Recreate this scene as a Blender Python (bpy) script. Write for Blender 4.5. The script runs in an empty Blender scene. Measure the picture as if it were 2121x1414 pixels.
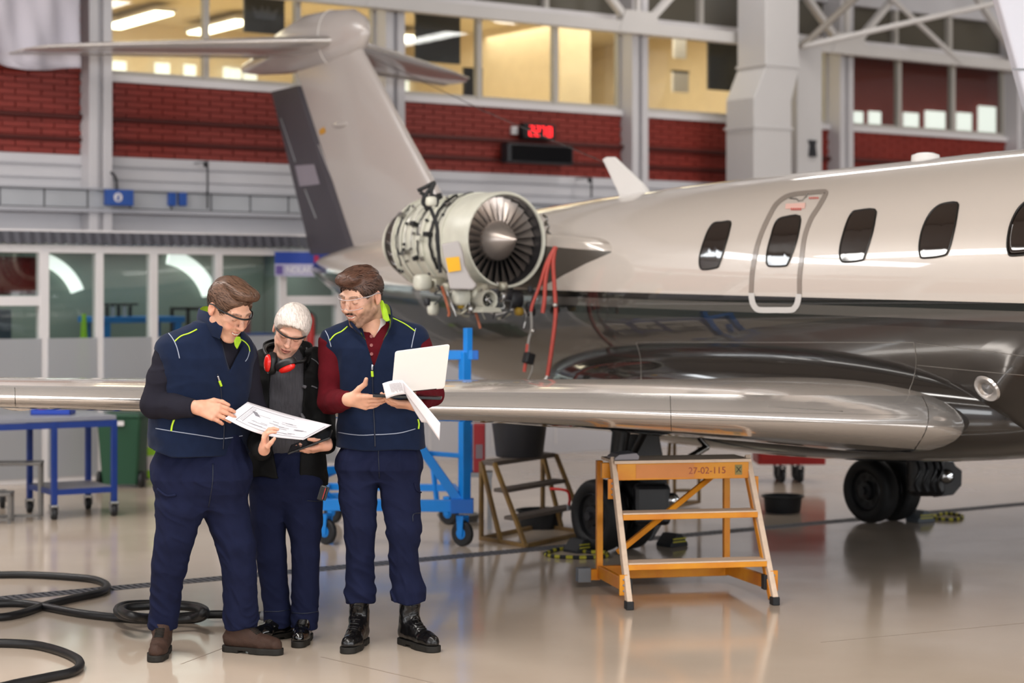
import bpy, math, random
import numpy as np
from mathutils import Vector, Matrix
from mathutils.bvhtree import BVHTree

random.seed(7)
scn = bpy.context.scene
COL = scn.collection
# ------------------------------------------------------------------ camera
# hangar axes: x runs along the back wall, y runs towards it, z up
F, CX, HY, HC = 4000.0, 1060.5, 610.0, 1.66
TH = math.atan2(4000, 5740)
CT, ST = math.cos(TH), math.sin(TH)
cd = bpy.data.cameras.new('camera')
cam = bpy.data.objects.new('camera', cd)
COL.objects.link(cam)
cam.location = (0, 0, HC)
cam.rotation_euler = (math.pi / 2, 0, -TH)
cd.sensor_width = 36
cd.lens = F / 2121 * 36
cd.shift_y = -(707 - HY) / 2121
cd.clip_end = 200
cd.dof.use_dof = True
cd.dof.focus_distance = 8.95
cd.dof.aperture_fstop = 1.9
scn.camera = cam
# ------------------------------------------------------------------ world, light, exposure
w = bpy.data.worlds.new('world')
scn.world = w
w.use_nodes = True
w.node_tree.nodes['Background'].inputs[0].default_value = (0.80, 0.84, 0.90, 1)
w.node_tree.nodes['Background'].inputs[1].default_value = 0.5
scn.view_settings.view_transform = 'Standard'
scn.view_settings.look = 'None'
scn.view_settings.gamma = 1
scn.view_settings.use_curve_mapping = False
scn.view_settings.exposure = -0.22
scn.cycles.max_bounces = 7
scn.cycles.use_adaptive_sampling = True
scn.cycles.adaptive_threshold = 0.04
scn.cycles.diffuse_bounces = 3
scn.cycles.glossy_bounces = 4
scn.cycles.transmission_bounces = 5
scn.cycles.transparent_max_bounces = 8
scn.cycles.caustics_reflective = False
scn.cycles.caustics_refractive = False


def area(name, loc, size, rot, power, col):
    l = bpy.data.lights.new(name, 'AREA')
    l.shape = 'RECTANGLE'
    l.size, l.size_y = size
    l.energy = power
    l.color = col
    o = bpy.data.objects.new(name, l)
    o.location = loc
    o.rotation_euler = rot
    COL.objects.link(o)
    return o


R90 = math.pi / 2
DAY = (0.93, 0.97, 1.0)
WARM = (1.0, 0.965, 0.92)
# glazed band of the hangar doors behind the camera, side glazing, roof lights
area('door_glazing_light', (6.0, -9.6, 3.6), (30, 2.2), (R90, 0, 0), 2300, DAY)
area('side_glazing_light', (-11.6, 4.0, 3.6), (18, 2.0), (R90, 0, -R90), 800, DAY)
for u, wd, pw in ((-6.0, 0.5, 620), (1.15, 1.0, 1750), (14.5, 0.5, 620), (22.0, 0.5, 500)):
    area('roof_light', (u, 5.5, 7.1), (wd, 23.5), (0, 0, 0), pw, WARM)

area('clerestory_light', (1.2, 17.5, 6.75), (5.0, 0.55), (-R90, 0, 0), 110, DAY)

# ------------------------------------------------------------------ projection helpers (real places from the photograph)
def P(px, py, Y):
    X = (px - CX) / F * Y
    return Vector((X * CT + Y * ST, -X * ST + Y * CT, HC - (py - HY) / F * Y))


def onV(px, py, v):
    k = (px - CX) / F
    return P(px, py, v / (CT - k * ST))


def onU(px, py, u):
    k = (px - CX) / F
    return P(px, py, u / (k * CT + ST))


def onF(px, py, z=0.0):
    return P(px, py, F * (HC - z) / (py - HY))


def ray(px, py):
    a = Vector((0, 0, HC))
    return a, (P(px, py, 10.0) - a).normalized()


def cast(tree, px, py, off=0.0):
    a, d = ray(px, py)
    h, n, i, t = tree.ray_cast(a, d)
    if h is None:
        return None
    if n.dot(d) > 0:
        n = -n
    return h + n * off


def frame(px, py, yaw=0.0):
    """local (x right, y away, z up) -> world, standing on the floor at a pixel"""
    o = onF(px, py)
    a = -TH + math.radians(yaw)
    return Matrix.Translation(o) @ Matrix.Rotation(a, 4, 'Z')


# ------------------------------------------------------------------ materials
def lin(h):
    if isinstance(h, str):
        c = [int(h[i:i + 2], 16) / 255 for i in (0, 2, 4)]
        c = [x / 12.92 if x <= 0.04045 else ((x + 0.055) / 1.055) ** 2.4 for x in c]
        return (c[0], c[1], c[2], 1)
    return tuple(h) + (1,) if len(h) == 3 else h


MATS = {}


def mat(name, col, rough=0.5, metal=0.0, var=0.0, vscale=6.0, bump=0.0, bscale=40.0, spec=0.5, emit=0.0, trans=0.0, coat=0.0,
        ior=1.45, stretch=None, col2=None, alpha=1.0, sheen=0.0, sss=0.0, attr=None, rvar=0.0):
    if name in MATS:
        return MATS[name]
    m = bpy.data.materials.new(name)
    m.use_nodes = True
    nt = m.node_tree
    b = nt.nodes['Principled BSDF']
    I = b.inputs
    c = lin(col)
    I['Base Color'].default_value = c
    I['Roughness'].default_value = rough
    I['Metallic'].default_value = metal
    I['Specular IOR Level'].default_value = spec
    I['Transmission Weight'].default_value = trans
    I['Coat Weight'].default_value = coat
    I['Coat Roughness'].default_value = 0.03
    I['IOR'].default_value = ior
    I['Alpha'].default_value = alpha
    if sheen:
        I['Sheen Weight'].default_value = sheen
        I['Sheen Roughness'].default_value = 0.5
    if sss:
        I['Subsurface Weight'].default_value = sss
        I['Subsurface Radius'].default_value = (0.012, 0.005, 0.003)
    if emit:
        I['Emission Color'].default_value = c
        I['Emission Strength'].default_value = emit
    src = None
    if attr:
        an = nt.nodes.new('ShaderNodeAttribute')
        an.attribute_name = attr
        src = an.outputs['Color']
        nt.links.new(src, I['Base Color'])
    if var or bump or rvar:
        tc = nt.nodes.new('ShaderNodeTexCoord')
        vec = tc.outputs['Object']
        if stretch:
            mp = nt.nodes.new('ShaderNodeMapping')
            mp.inputs['Scale'].default_value = stretch
            nt.links.new(vec, mp.inputs['Vector'])
            vec = mp.outputs['Vector']
    if var:
        n = nt.nodes.new('ShaderNodeTexNoise')
        n.inputs['Scale'].default_value = vscale
        n.inputs['Detail'].default_value = 5
        nt.links.new(vec, n.inputs['Vector'])
        rp = nt.nodes.new('ShaderNodeMapRange')
        rp.inputs[1].default_value = 0.3
        rp.inputs[2].default_value = 0.7
        nt.links.new(n.outputs['Fac'], rp.inputs[0])
        mx = nt.nodes.new('ShaderNodeMix')
        mx.data_type = 'RGBA'
        d = lin(col2) if col2 else tuple(x * (1 - var) for x in c[:3]) + (1,)
        if src:
            mx.blend_type = 'MULTIPLY'
            mx.inputs[7].default_value = (1 - var,) * 3 + (1,)
            nt.links.new(src, mx.inputs[6])
        else:
            mx.inputs[6].default_value = c
            mx.inputs[7].default_value = d
        nt.links.new(rp.outputs[0], mx.inputs[0])
        nt.links.new(mx.outputs[2], I['Base Color'])
    if rvar:
        n2 = nt.nodes.new('ShaderNodeTexNoise')
        n2.inputs['Scale'].default_value = 1.3
        n2.inputs['Detail'].default_value = 6
        nt.links.new(vec, n2.inputs['Vector'])
        r2 = nt.nodes.new('ShaderNodeMapRange')
        r2.inputs[1].default_value = 0.3
        r2.inputs[2].default_value = 0.7
        r2.inputs[3].default_value = rough
        r2.inputs[4].default_value = rough + rvar
        nt.links.new(n2.outputs['Fac'], r2.inputs[0])
        nt.links.new(r2.outputs[0], I['Roughness'])
    if bump:
        n = nt.nodes.new('ShaderNodeTexNoise')
        n.inputs['Scale'].default_value = bscale
        n.inputs['Detail'].default_value = 4
        nt.links.new(vec, n.inputs['Vector'])
        bp = nt.nodes.new('ShaderNodeBump')
        bp.inputs['Strength'].default_value = bump
        bp.inputs['Distance'].default_value = 0.01
        nt.links.new(n.outputs['Fac'], bp.inputs['Height'])
        nt.links.new(bp.outputs['Normal'], I['Normal'])
    MATS[name] = m
    return m


def glass(name, tint='FFFFFF', rough=0.0, mixf=0.85):
    """thin pane: mostly see-through with a mirror share"""
    if name in MATS:
        return MATS[name]
    m = bpy.data.materials.new(name)
    m.use_nodes = True
    nt = m.node_tree
    nt.nodes.remove(nt.nodes['Principled BSDF'])
    out = nt.nodes['Material Output']
    t = nt.nodes.new('ShaderNodeBsdfTransparent')
    t.inputs[0].default_value = lin(tint)
    g = nt.nodes.new('ShaderNodeBsdfGlossy')
    g.inputs['Roughness'].default_value = rough
    fr = nt.nodes.new('ShaderNodeLayerWeight')
    pw = nt.nodes.new('ShaderNodeMath')
    pw.operation = 'POWER'
    pw.inputs[1].default_value = 4.0
    nt.links.new(fr.outputs['Facing'], pw.inputs[0])
    ad = nt.nodes.new('ShaderNodeMath')
    ad.operation = 'MULTIPLY_ADD'
    ad.inputs[1].default_value = 0.7
    ad.inputs[2].default_value = 1 - mixf
    mx = nt.nodes.new('ShaderNodeMixShader')
    nt.links.new(pw.outputs[0], ad.inputs[0])
    nt.links.new(ad.outputs[0], mx.inputs[0])
    nt.links.new(t.outputs[0], mx.inputs[1])
    nt.links.new(g.outputs[0], mx.inputs[2])
    nt.links.new(mx.outputs[0], out.inputs[0])
    MATS[name] = m
    return m


# ------------------------------------------------------------------ mesh building
ORG = {}


class MB:
    def __init__(s):
        s.v, s.f, s.m = [], [], []

    def add(s, vs, fs, M=None, mi=0):
        n = len(s.v)
        if M is not None:
            vs = [M @ Vector(p) for p in vs]
        s.v += [tuple(p) for p in vs]
        s.f += [tuple(i + n for i in f) for f in fs]
        s.m += [mi] * len(fs)
        return s

    def box(s, lo, hi, M=None, mi=0):
        x0, y0, z0 = lo
        x1, y1, z1 = hi
        vs = [(x0, y0, z0), (x1, y0, z0), (x1, y1, z0), (x0, y1, z0), (x0, y0, z1), (x1, y0, z1), (x1, y1, z1), (x0, y1, z1)]
        fs = [(3, 2, 1, 0), (4, 5, 6, 7), (0, 1, 5, 4), (1, 2, 6, 5), (2, 3, 7, 6), (3, 0, 4, 7)]
        return s.add(vs, fs, M, mi)

    def beam(s, a, b, w, h, up=(0, 0, 1), M=None, mi=0):
        a, b = Vector(a), Vector(b)
        if M is not None:
            a, b, up = M @ a, M @ b, M.to_3x3() @ Vector(up)
        d = (b - a).normalized()
        r = d.cross(Vector(up))
        if r.length < 1e-4:
            r = d.cross(Vector((1, 0, 0)))
        r.normalize()
        q = r.cross(d)
        vs = []
        for p in (a, b):
            for sx, sy in ((-1, -1), (1, -1), (1, 1), (-1, 1)):
                vs.append(p + r * (sx * w / 2) + q * (sy * h / 2))
        return s.add(vs, [(0, 1, 2, 3), (7, 6, 5, 4), (0, 4, 5, 1), (1, 5, 6, 2), (2, 6, 7, 3), (3, 7, 4, 0)], None, mi)

    def tube(s, pts, r, n=8, closed=False, M=None, mi=0, caps=True):
        pts = [Vector(p) for p in pts]
        if M is not None:
            pts = [M @ p for p in pts]
        k = len(pts)
        rr = r if hasattr(r, '__len__') else [r] * k
        up = None
        rings = []
        for i, p in enumerate(pts):
            if closed:
                d = pts[(i + 1) % k] - pts[i - 1]
            else:
                d = pts[min(i + 1, k - 1)] - pts[max(i - 1, 0)]
            d.normalize()
            if up is None:
                up = d.orthogonal().normalized()
            up = (up - d * up.dot(d))
            up = up.normalized() if up.length > 1e-6 else d.orthogonal().normalized()
            e = d.cross(up)
            rings.append([p + (up * math.cos(t) + e * math.sin(t)) * rr[i] for t in [2 * math.pi * j / n for j in range(n)]])
        vs = [q for g in rings for q in g]
        fs = []
        for i in range(k if closed else k - 1):
            i2 = (i + 1) % k
            for j in range(n):
                fs.append((i * n + j, i * n + (j + 1) % n, i2 * n + (j + 1) % n, i2 * n + j))
        if not closed and caps:
            fs.append(tuple(range(n))[::-1])
            fs.append(tuple((k - 1) * n + j for j in range(n)))
        return s.add(vs, fs, None, mi)

    def loft(s, rings, caps=True, closed=True, M=None, mi=0):
        n = len(rings[0])
        vs = [p for g in rings for p in g]
        fs = []
        for i in range(len(rings) - 1):
            for j in range(n if closed else n - 1):
                fs.append((i * n + j, i * n + (j + 1) % n, (i + 1) * n + (j + 1) % n, (i + 1) * n + j))
        if caps and closed:
            fs.append(tuple(range(n))[::-1])
            fs.append(tuple((len(rings) - 1) * n + j for j in range(n)))
        return s.add(vs, fs, M, mi)

    def lathe(s, prof, n=24, M=None, mi=0, caps=False):
        """prof: (radius, height) along local z"""
        rings = [[(r * math.cos(2 * math.pi * j / n), r * math.sin(2 * math.pi * j / n), h) for j in range(n)] for r, h in prof]
        return s.loft(rings, caps, True, M, mi)

    def prism(s, poly, d0, d1, M=None, mi=0):
        """2-D outline (x, z) pulled along local y"""
        n = len(poly)
        vs = [(x, d0, z) for x, z in poly] + [(x, d1, z) for x, z in poly]
        fs = [tuple(range(n)), tuple(range(2 * n - 1, n - 1, -1))]
        for j in range(n):
            fs.append((j, j + n, (j + 1) % n + n, (j + 1) % n))
        return s.add(vs, fs, M, mi)

    def ball(s, c, r, n=12, M=None, mi=0):
        r = r if hasattr(r, '__len__') else (r, r, r)
        rings = []
        for i in range(1, n):
            a = math.pi * i / n - math.pi / 2
            rings.append([(c[0] + r[0] * math.cos(a) * math.cos(2 * math.pi * j / n), c[1] + r[1] * math.cos(a) * math.sin(2 * math.pi * j / n),
                           c[2] + r[2] * math.sin(a)) for j in range(n)])
        return s.loft(rings, True, True, M, mi)

    def build(s, name, m, parent=None, smooth=None, bevel=0.0, org=None):
        o = Vector(org) if org is not None else (ORG[parent.name] if parent is not None else Vector((0, 0, 0)))
        me = bpy.data.meshes.new(name)
        me.from_pydata([tuple(Vector(p) - o) for p in s.v], [], s.f)
        for x in (m if isinstance(m, (list, tuple)) else [m]):
            me.materials.append(x)
        if isinstance(m, (list, tuple)):
            me.polygons.foreach_set('material_index', s.m)
        me.validate()
        if smooth is not None:
            me.polygons.foreach_set('use_smooth', [True] * len(me.polygons))
            if smooth < 179:
                me.set_sharp_from_angle(angle=math.radians(smooth))
        return link(name, me, parent, o, bevel)


def link(name, me, parent, o=Vector((0, 0, 0)), bevel=0.0):
    ob = bpy.data.objects.new(name, me)
    COL.objects.link(ob)
    if parent is not None:
        ob.parent = parent
    else:
        ob.location = o
    ORG[ob.name] = Vector(o)
    if bevel:
        b = ob.modifiers.new('bevel', 'BEVEL')
        b.width = bevel
        b.segments = 2
        b.limit_method = 'ANGLE'
    return ob


def tag(o, label=None, cat=None, group=None, kind=None):
    for k, x in (('label', label), ('category', cat), ('group', group), ('kind', kind)):
        if x:
            o[k] = x
    return o


def thing(name, loc, label, cat, group=None):
    e = bpy.data.objects.new(name, None)
    e.location = loc
    e.empty_display_size = 0.1
    COL.objects.link(e)
    ORG[e.name] = Vector(loc)
    return tag(e, label, cat, group)


def struct(mb, name, m, parent=None, smooth=None, bevel=0.0, label=None):
    o = mb.build(name, m, parent, smooth, bevel)
    if parent is None:
        o['kind'] = 'structure'
    if label:
        o['label'] = label
    return o


def tree_of(o):
    me = o.data
    off = ORG[o.name]
    return BVHTree.FromPolygons([Vector(v.co) + off for v in me.vertices], [tuple(p.vertices) for p in me.polygons])


def arc(c, r, a0, a1, n, M=None):
    return [(c[0] + r * math.cos(a0 + (a1 - a0) * i / n), c[1] + r * math.sin(a0 + (a1 - a0) * i / n)) for i in range(n + 1)]


def rrect(x0, z0, x1, z1, r, n=4):
    q = []
    for cx, cz, a in ((x1 - r, z1 - r, 0), (x0 + r, z1 - r, R90), (x0 + r, z0 + r, 2 * R90), (x1 - r, z0 + r, 3 * R90)):
        q += [(cx + r * math.cos(a + R90 * i / n), cz + r * math.sin(a + R90 * i / n)) for i in range(n + 1)]
    return q


def spline(pts, n=8, closed=False):
    """Catmull-Rom through points"""
    p = [Vector(x) for x in pts]
    k = len(p)
    out = []
    for i in range(k if closed else k - 1):
        a, b, c, d = (p[(i - 1) % k], p[i], p[(i + 1) % k], p[(i + 2) % k]) if closed else (p[max(i - 1, 0)], p[i], p[i + 1], p[min(i + 2, k - 1)])
        for j in range(n):
            t = j / n
            out.append(0.5 * (2 * b + (c - a) * t + (2 * a - 5 * b + 4 * c - d) * t * t + (3 * b - a - 3 * c + d) * t ** 3))
    if not closed:
        out.append(p[-1])
    return out


def text_mesh(name, body, size, M, m, parent, extrude=0.001, bold=False):
    """lettering as a mesh; M maps text plane (x right, y up) to the world"""
    cu = bpy.data.curves.new(name, 'FONT')
    cu.body = body
    cu.size = size
    cu.extrude = extrude
    cu.align_x = 'CENTER'
    cu.align_y = 'CENTER'
    tmp = bpy.data.objects.new(name, cu)
    COL.objects.link(tmp)
    dg = bpy.context.evaluated_depsgraph_get()
    me = bpy.data.meshes.new_from_object(tmp.evaluated_get(dg))
    bpy.data.objects.remove(tmp)
    bpy.data.curves.remove(cu)
    o = ORG[parent.name] if parent is not None else Vector((0, 0, 0))
    me.transform(Matrix.Translation(-o) @ M)
    me.materials.clear()
    me.materials.append(m)
    return link(name, me, parent, o)
# ================================================================== materials shared by the building
M_floor = mat('floor_resin', 'CDBDAC', 0.07, var=0.10, vscale=0.7, col2='BFAD9C', rvar=0.12, bump=0.02, bscale=1.2, spec=0.6)
M_white = mat('white_paint', 'DAD6D8', 0.45, var=0.05, vscale=2.0)
M_whitewall = mat('white_block_paint', 'CFCDD1', 0.6, var=0.08, vscale=1.5)
M_steelwhite = mat('steel_white_paint', 'CAC7CA', 0.4, var=0.06, vscale=1.5)
M_brick = mat('red_painted_brick', '872C22', 0.55, var=0.16, vscale=3.0, bump=0.3, bscale=30)
M_mortar = mat('red_painted_mortar', '68211A', 0.7)
M_mullion = mat('window_frame_paint', 'B9B4AE', 0.4)
M_dark = mat('dark_metal', '2A2A2E', 0.4)
M_black = mat('black_matte', '0C0C0E', 0.6)
M_roof = mat('roof_sheet', 'A8A29C', 0.6, var=0.1, vscale=1.0)
M_glass = glass('clear_glass', 'F2F6F4', 0.0, 0.93)
M_frost = mat('frosted_glass', 'C6C8CE', 0.45, trans=0.42, ior=1.1, spec=0.4)
M_grey = mat('grey_paint', '8D8F93', 0.5)
M_corr = mat('corrugated_grey', '4A4A52', 0.5)
W = 18.0           # back wall plane
VA = 16.35         # front of the glazed annex under it
U0, U1 = -12.0, 36.0

# ------------------------------------------------------------------ floor with a slotted drain
DV0, DV1 = 10.17, 10.33
mb = MB()
mb.box((U0, -12, -0.2), (U1, DV0, 0))
mb.box((U0, DV1, -0.2), (U1, 26, 0))
floor = struct(mb, 'floor', M_floor)
mb = MB()
mb.box((U0, DV0, -0.2), (U1, DV1, -0.07))
mb.build('drain_channel', M_black, floor)
mb = MB()
mb.box((U0, DV0, -0.03), (U1, DV0 + 0.012, 0.002))
mb.box((U0, DV1 - 0.012, -0.03), (U1, DV1, 0.002))
u = -2.0
while u < 20:
    mb.box((u, DV0 + 0.012, -0.03), (u + 0.022, DV1 - 0.012, 0.001))
    u += 0.042
mb.build('drain_grate', mat('grate_dark', '55555A', 0.5), floor)
M_joint = mat('floor_joint', '8A7C6F', 0.5)
for a, b in (((665, 1360), (1010, 1440)), ((375, 1375), (560, 1305)), ((1700, 1330), (2121, 1290))):
    p, q = onF(*a), onF(*b)
    MB().beam(p + Vector((0, 0, 0.0)), q, 0.006, 0.001).build('floor_crack', M_joint, floor)

# ------------------------------------------------------------------ ceiling, outer walls of the hall (behind and beside the camera)
mb = MB()
mb.box((U0, -12, 7.4), (U1, W + 0.3, 7.6))
u = U0
while u < U1:
    mb.box((u, -12, 7.15), (u + 0.12, W, 7.4))
    u += 3.4
struct(mb, 'ceiling', M_roof)
mb = MB()
mb.box((U0, -10.3, 0), (U1, -10.1, 2.4))
mb.box((U0, -10.3, 4.8), (U1, -10.1, 7.4))
u = U0
while u < U1:
    mb.box((u, -10.3, 2.4), (u + 0.35, -9.9, 4.8))
    u += 1.7
wf = struct(mb, 'wall_front', M_whitewall)
mb = MB()
mb.box((U0 - 0.2, -10.3, 0), (U0, W, 7.4))
struct(mb, 'wall_left', M_whitewall)
mb = MB()
mb.box((U1, -10.3, 0), (U1 + 0.2, W, 7.4))
struct(mb, 'wall_right', M_whitewall)

# ------------------------------------------------------------------ back wall
UC = [W * (0.4163 + 0.1872 * k) for k in range(-4, 10)]     # column centres
ZB0, ZB1, ZS, ZT = 3.03, 3.77, 3.84, 4.86
SOLID_UNTIL = UC[4]
mb = MB()
mb.box((U0, W, 0), (U1, W + 0.25, ZB0 - 0.0))
mb.box((U0, W, ZT + 0.55), (U1, W + 0.25, 7.4))
mb.box((U0, W + 0.02, ZB1), (U1, W + 0.25, ZS))
wall_back = struct(mb, 'wall_back', M_whitewall)
mb = MB()
mb.box((U0, W + 0.02, ZB0), (U1, W + 0.25, ZB1))
mb.box((U0, W + 0.02, ZB1), (SOLID_UNTIL, W + 0.25, ZT + 0.55))
mb.build('mortar_bed', M_mortar, wall_back)
# bricks: the nearest ones one by one, the rest as one mass
bl, bh = 0.262, 0.0617
me_b = None
rest = MB()
cells = []
for k in range(0, 12):
    ua, ub = UC[k] + 0.1, UC[k + 1] - 0.1
    z1 = ZT + 0.5 if ub < SOLID_UNTIL + 0.1 else ZB1
    nrow = int(round((z1 - ZB0) / bh))
    for r in range(nrow):
        x = ua - (bl / 2 if r % 2 else 0)
        while x < ub:
            a, b = max(x, ua), min(x + bl - 0.012, ub)
            if b - a > 0.05:
                cells.append((a, b, ZB0 + r * bh, r))
            x += bl
vis = [c for c in cells if 5.6 < c[0] < 17.5 and b - a > 0]
full = [c for c in cells if UC[4] < c[0] < 14.6 and abs(c[1] - c[0] - bl + 0.012) < 1e-4]
full.sort(key=lambda c: c[0])
full = full[:300]
fs = set((round(c[0], 4), round(c[2], 4)) for c in full)
mbk = MB()
mbk.box((0, -0.012, 0.004), (bl - 0.012, 0.03, bh - 0.006))
for c in full:
    if me_b is None:
        ob = mbk.build('brick', M_brick, wall_back)
        me_b = ob.data
    else:
        ob = link('brick', me_b, wall_back)
    ob.location = (c[0], W, c[2])
for c in cells:
    if (round(c[0], 4), round(c[2], 4)) not in fs:
        rest.box((c[0], W - 0.012 + random.uniform(0, 0.004), c[2] + 0.004), (c[1], W + 0.03, c[2] + bh - 0.006))
rest.build('brickwork', M_brick, wall_back)['kind'] = 'stuff'
# conduits along the brick band and the white band
M_conduit = mat('conduit_dark', '4B1A16', 0.5)
for z, r in ((3.40, 0.030), (3.18, 0.018)):
    MB().tube([(U0, W - 0.03, z), (U1, W - 0.03, z)], r, 10).build('conduit', M_conduit, wall_back)
for z, r in ((2.93, 0.012), (2.80, 0.008)):
    MB().tube([(U0, W - 0.02, z), (U1, W - 0.02, z)], r, 8).build('conduit', mat('conduit_pale', 'B9B8BD', 0.5), wall_back)
# cable tray with a row of boxes
mb = MB()
mb.box((U0, W - 0.28, 2.46), (U1, W, 2.50))
mb.box((U0, W - 0.28, 2.68), (U1, W, 2.70))
tray = thing('cable_tray', (8.0, W - 0.28, 2.46), 'long grey panelled cable tray along the white band of the back wall', 'cable tray')
mb.build('tray_ledge', mat('ledge_pale', 'A6A6AC', 0.5), tray)
M_tray = mat('tray_face', 'AEB0B5', 0.5, var=0.1, vscale=3)
x = U0
while x < U1:
    MB().box((x, W - 0.24, 2.51), (x + 0.42, W - 0.02, 2.67)).build('tray_panel', M_tray, tray) if 4 < x < 16 else None
    x += 0.44
# white columns
for i, u in enumerate(UC):
    mb = MB()
    mb.box((u - 0.12, W - 0.22, 2.2), (u - 0.03, W + 0.1, 7.4))
    mb.box((u + 0.03, W - 0.22, 2.2), (u + 0.12, W + 0.1, 7.4))
    mb.box((u - 0.03, W - 0.16, 2.2), (u + 0.03, W + 0.1, 7.4))
    struct(mb, 'trim_%d' % (i + 1), M_steelwhite, bevel=0.004, label='white steel wall column standing before the red brick band')

# ------------------------------------------------------------------ upper office windows
M_sill = M_white
n = 0
for k in range(4, 11):
    ua, ub = UC[k] + 0.12, UC[k + 1] - 0.12
    n += 1
    mb = MB()
    mb.box((ua, W - 0.05, ZB1), (ub, W + 0.12, ZS))
    mb.box((ua, W, ZT), (ub, W + 0.12, ZT + 0.1))
    wn = struct(mb, 'window_%d' % n, M_sill, bevel=0.004)
    mb = MB()
    for z in (ZS, ZT - 0.05):
        mb.box((ua, W + 0.02, z), (ub, W + 0.08, z + 0.05))
    mb.build('window_rail', M_mullion, wn)
    cuts = {4: (0.0, 0.36, 0.70, 1), 5: (0, 0.36, 0.70, 1), 6: (0, 0.56, 1.0), 7: (0, 0.345, 0.675, 1)}.get(k, (0, 0.34, 0.67, 1))
    for j in cuts:
        x = ua + (ub - ua) * j
        MB().box((x - 0.03, W + 0.01, ZS), (x + 0.03, W + 0.09, ZT)).build('mullion', M_mullion, wn)
    for j in range(len(cuts) - 1):
        a, b = ua + (ub - ua) * cuts[j] + 0.03, ua + (ub - ua) * cuts[j + 1] - 0.03
        MB().box((a, W + 0.045, ZS + 0.05), (b, W + 0.053, ZT - 0.05)).build('pane', M_glass, wn)
    # dark clerestory strip above
    mb = MB()
    mb.box((ua, W + 0.1, ZT + 0.1), (ub, W + 0.14, ZT + 0.55))
    mb.build('clerestory_pane', mat('clerestory_glass', '5B564C', 0.2), wn)
    for j in (0.33, 0.66):
        x = ua + (ub - ua) * j
        MB().box((x - 0.03, W + 0.02, ZT + 0.1), (x + 0.03, W + 0.11, ZT + 0.55)).build('mullion', M_mullion, wn)

# rooms behind the windows
M_cream = mat('office_wall_cream', 'EBD9BC', 0.7, var=0.08)
M_ocre = mat('office_wall_ochre', 'E0BE92', 0.7)
M_offceil = mat('office_ceiling', 'DDD0B6', 0.8)
M_tube = mat('lamp_diffuser', 'FFF3D2', 0.5, emit=9.0)
M_pane_glow = mat('pane_and_arc_glow', 'F1F5F0', 0.5, emit=1.15)  # far office panes, and the arcs imitating reflections in the annex glass
M_redroom = mat('office_wall_red', '7A2A22', 0.7)
VB = 24.5
mb = MB()
mb.box((UC[4], W + 0.3, 3.2), (UC[7], VB, 3.3))
mb.box((UC[4], W + 0.3, 5.35), (UC[11], VB, 5.45), mi=1)
mb.box((UC[4], VB, 3.2), (UC[7], VB + 0.1, 5.4))
mb.box((UC[7] - 0.05, W + 0.3, 3.2), (UC[7] + 0.05, VB, 5.4))
mb.box((UC[4] - 0.1, W + 0.3, 3.2), (UC[4], VB, 5.4))
struct(mb, 'wall_office', [M_cream, M_offceil])
mb = MB()
mb.box((UC[7], W + 3.0, 3.2), (UC[11], W + 3.1, 5.4))
mb.box((UC[7], W + 0.3, 3.2), (UC[11], W + 3, 3.3))
struct(mb, 'wall_red_office', M_redroom)
mb = MB()
mb.box((UC[4], VB - 0.06, 3.3), (UC[7], VB, 3.95))
struct(mb, 'wall_office_dado', M_ocre)
for u in (UC[6] + 0.9,):
    mb = MB()
    mb.box((u, W + 2.6, 3.3), (u + 0.5, VB, 5.35))
    struct(mb, 'wall_office_partition', M_cream)
for u in (UC[4] + 1.2, UC[5] + 1.6, UC[6] + 1.4):
    area('office_lamp_light', (u, W + 2.6, 5.25), (1.8, 3.5), (0, 0, 0), 105, (1.0, 0.87, 0.66))
area('red_office_light', (UC[8] + 1.0, W + 1.6, 5.25), (5, 1.5), (0, 0, 0), 45, (1.0, 0.9, 0.8))


def ceil_lamp(px, py, z, du, dv, label):
    p = onF(px, py, z) if False else P(px, py, F * (HC - z) / (py - HY))
    t = thing('ceiling_lamp', (p.x, p.y, z), label, 'ceiling lamp', 'office ceiling lamps')
    mb = MB()
    mb.box((p.x - du / 2, p.y - dv / 2, z), (p.x + du / 2, p.y + dv / 2, z + 0.05))
    mb.build('housing', M_white, t, bevel=0.005)
    mb = MB()
    mb.box((p.x - du / 2 + 0.03, p.y - dv / 2 + 0.03, z - 0.03), (p.x + du / 2 - 0.03, p.y + dv / 2 - 0.03, z))
    mb.build('diffuser', M_tube, t, bevel=0.01)


ceil_lamp(285, 40, 5.22, 0.32, 1.7, 'long lit ceiling lamp behind the office window nearest the hanging cloth')
ceil_lamp(455, 55, 5.22, 0.32, 1.5, 'long lit ceiling lamp seen just above the tailplane')
ceil_lamp(832, 77, 5.22, 0.5, 0.5, 'round-looking lit lamp behind the window beside the tail fin')


def lit_pane(px0, py0, px1, py1, v, label, i):
    a, b = onV(px0, py1, v), onV(px1, py0, v)
    mb = MB()
    mb.box((a.x, v - 0.03, a.z), (b.x, v, b.z))
    o = struct(mb, 'window_%d' % i, M_pane_glow, label=label)


for i, q in enumerate(((216, 128, 260, 160), (320, 132, 350, 165), (380, 135, 404, 168), (462, 140, 476, 172), (479, 143, 498, 174), (504, 147, 530, 178),
                       (820, 168, 850, 190))):
    lit_pane(*q, VB - 0.08, 'daylit far window glimpsed through the office', 20 + i)
for i, q in enumerate(((1765, 232, 1785, 272), (1798, 232, 1822, 272), (1870, 235, 1900, 280), (1915, 232, 1955, 282), (1980, 235, 2010, 285), (2025, 222, 2060, 288))):
    lit_pane(*q, W + 2.95, 'daylit pane glimpsed behind the red office wall', 30 + i)


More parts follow.
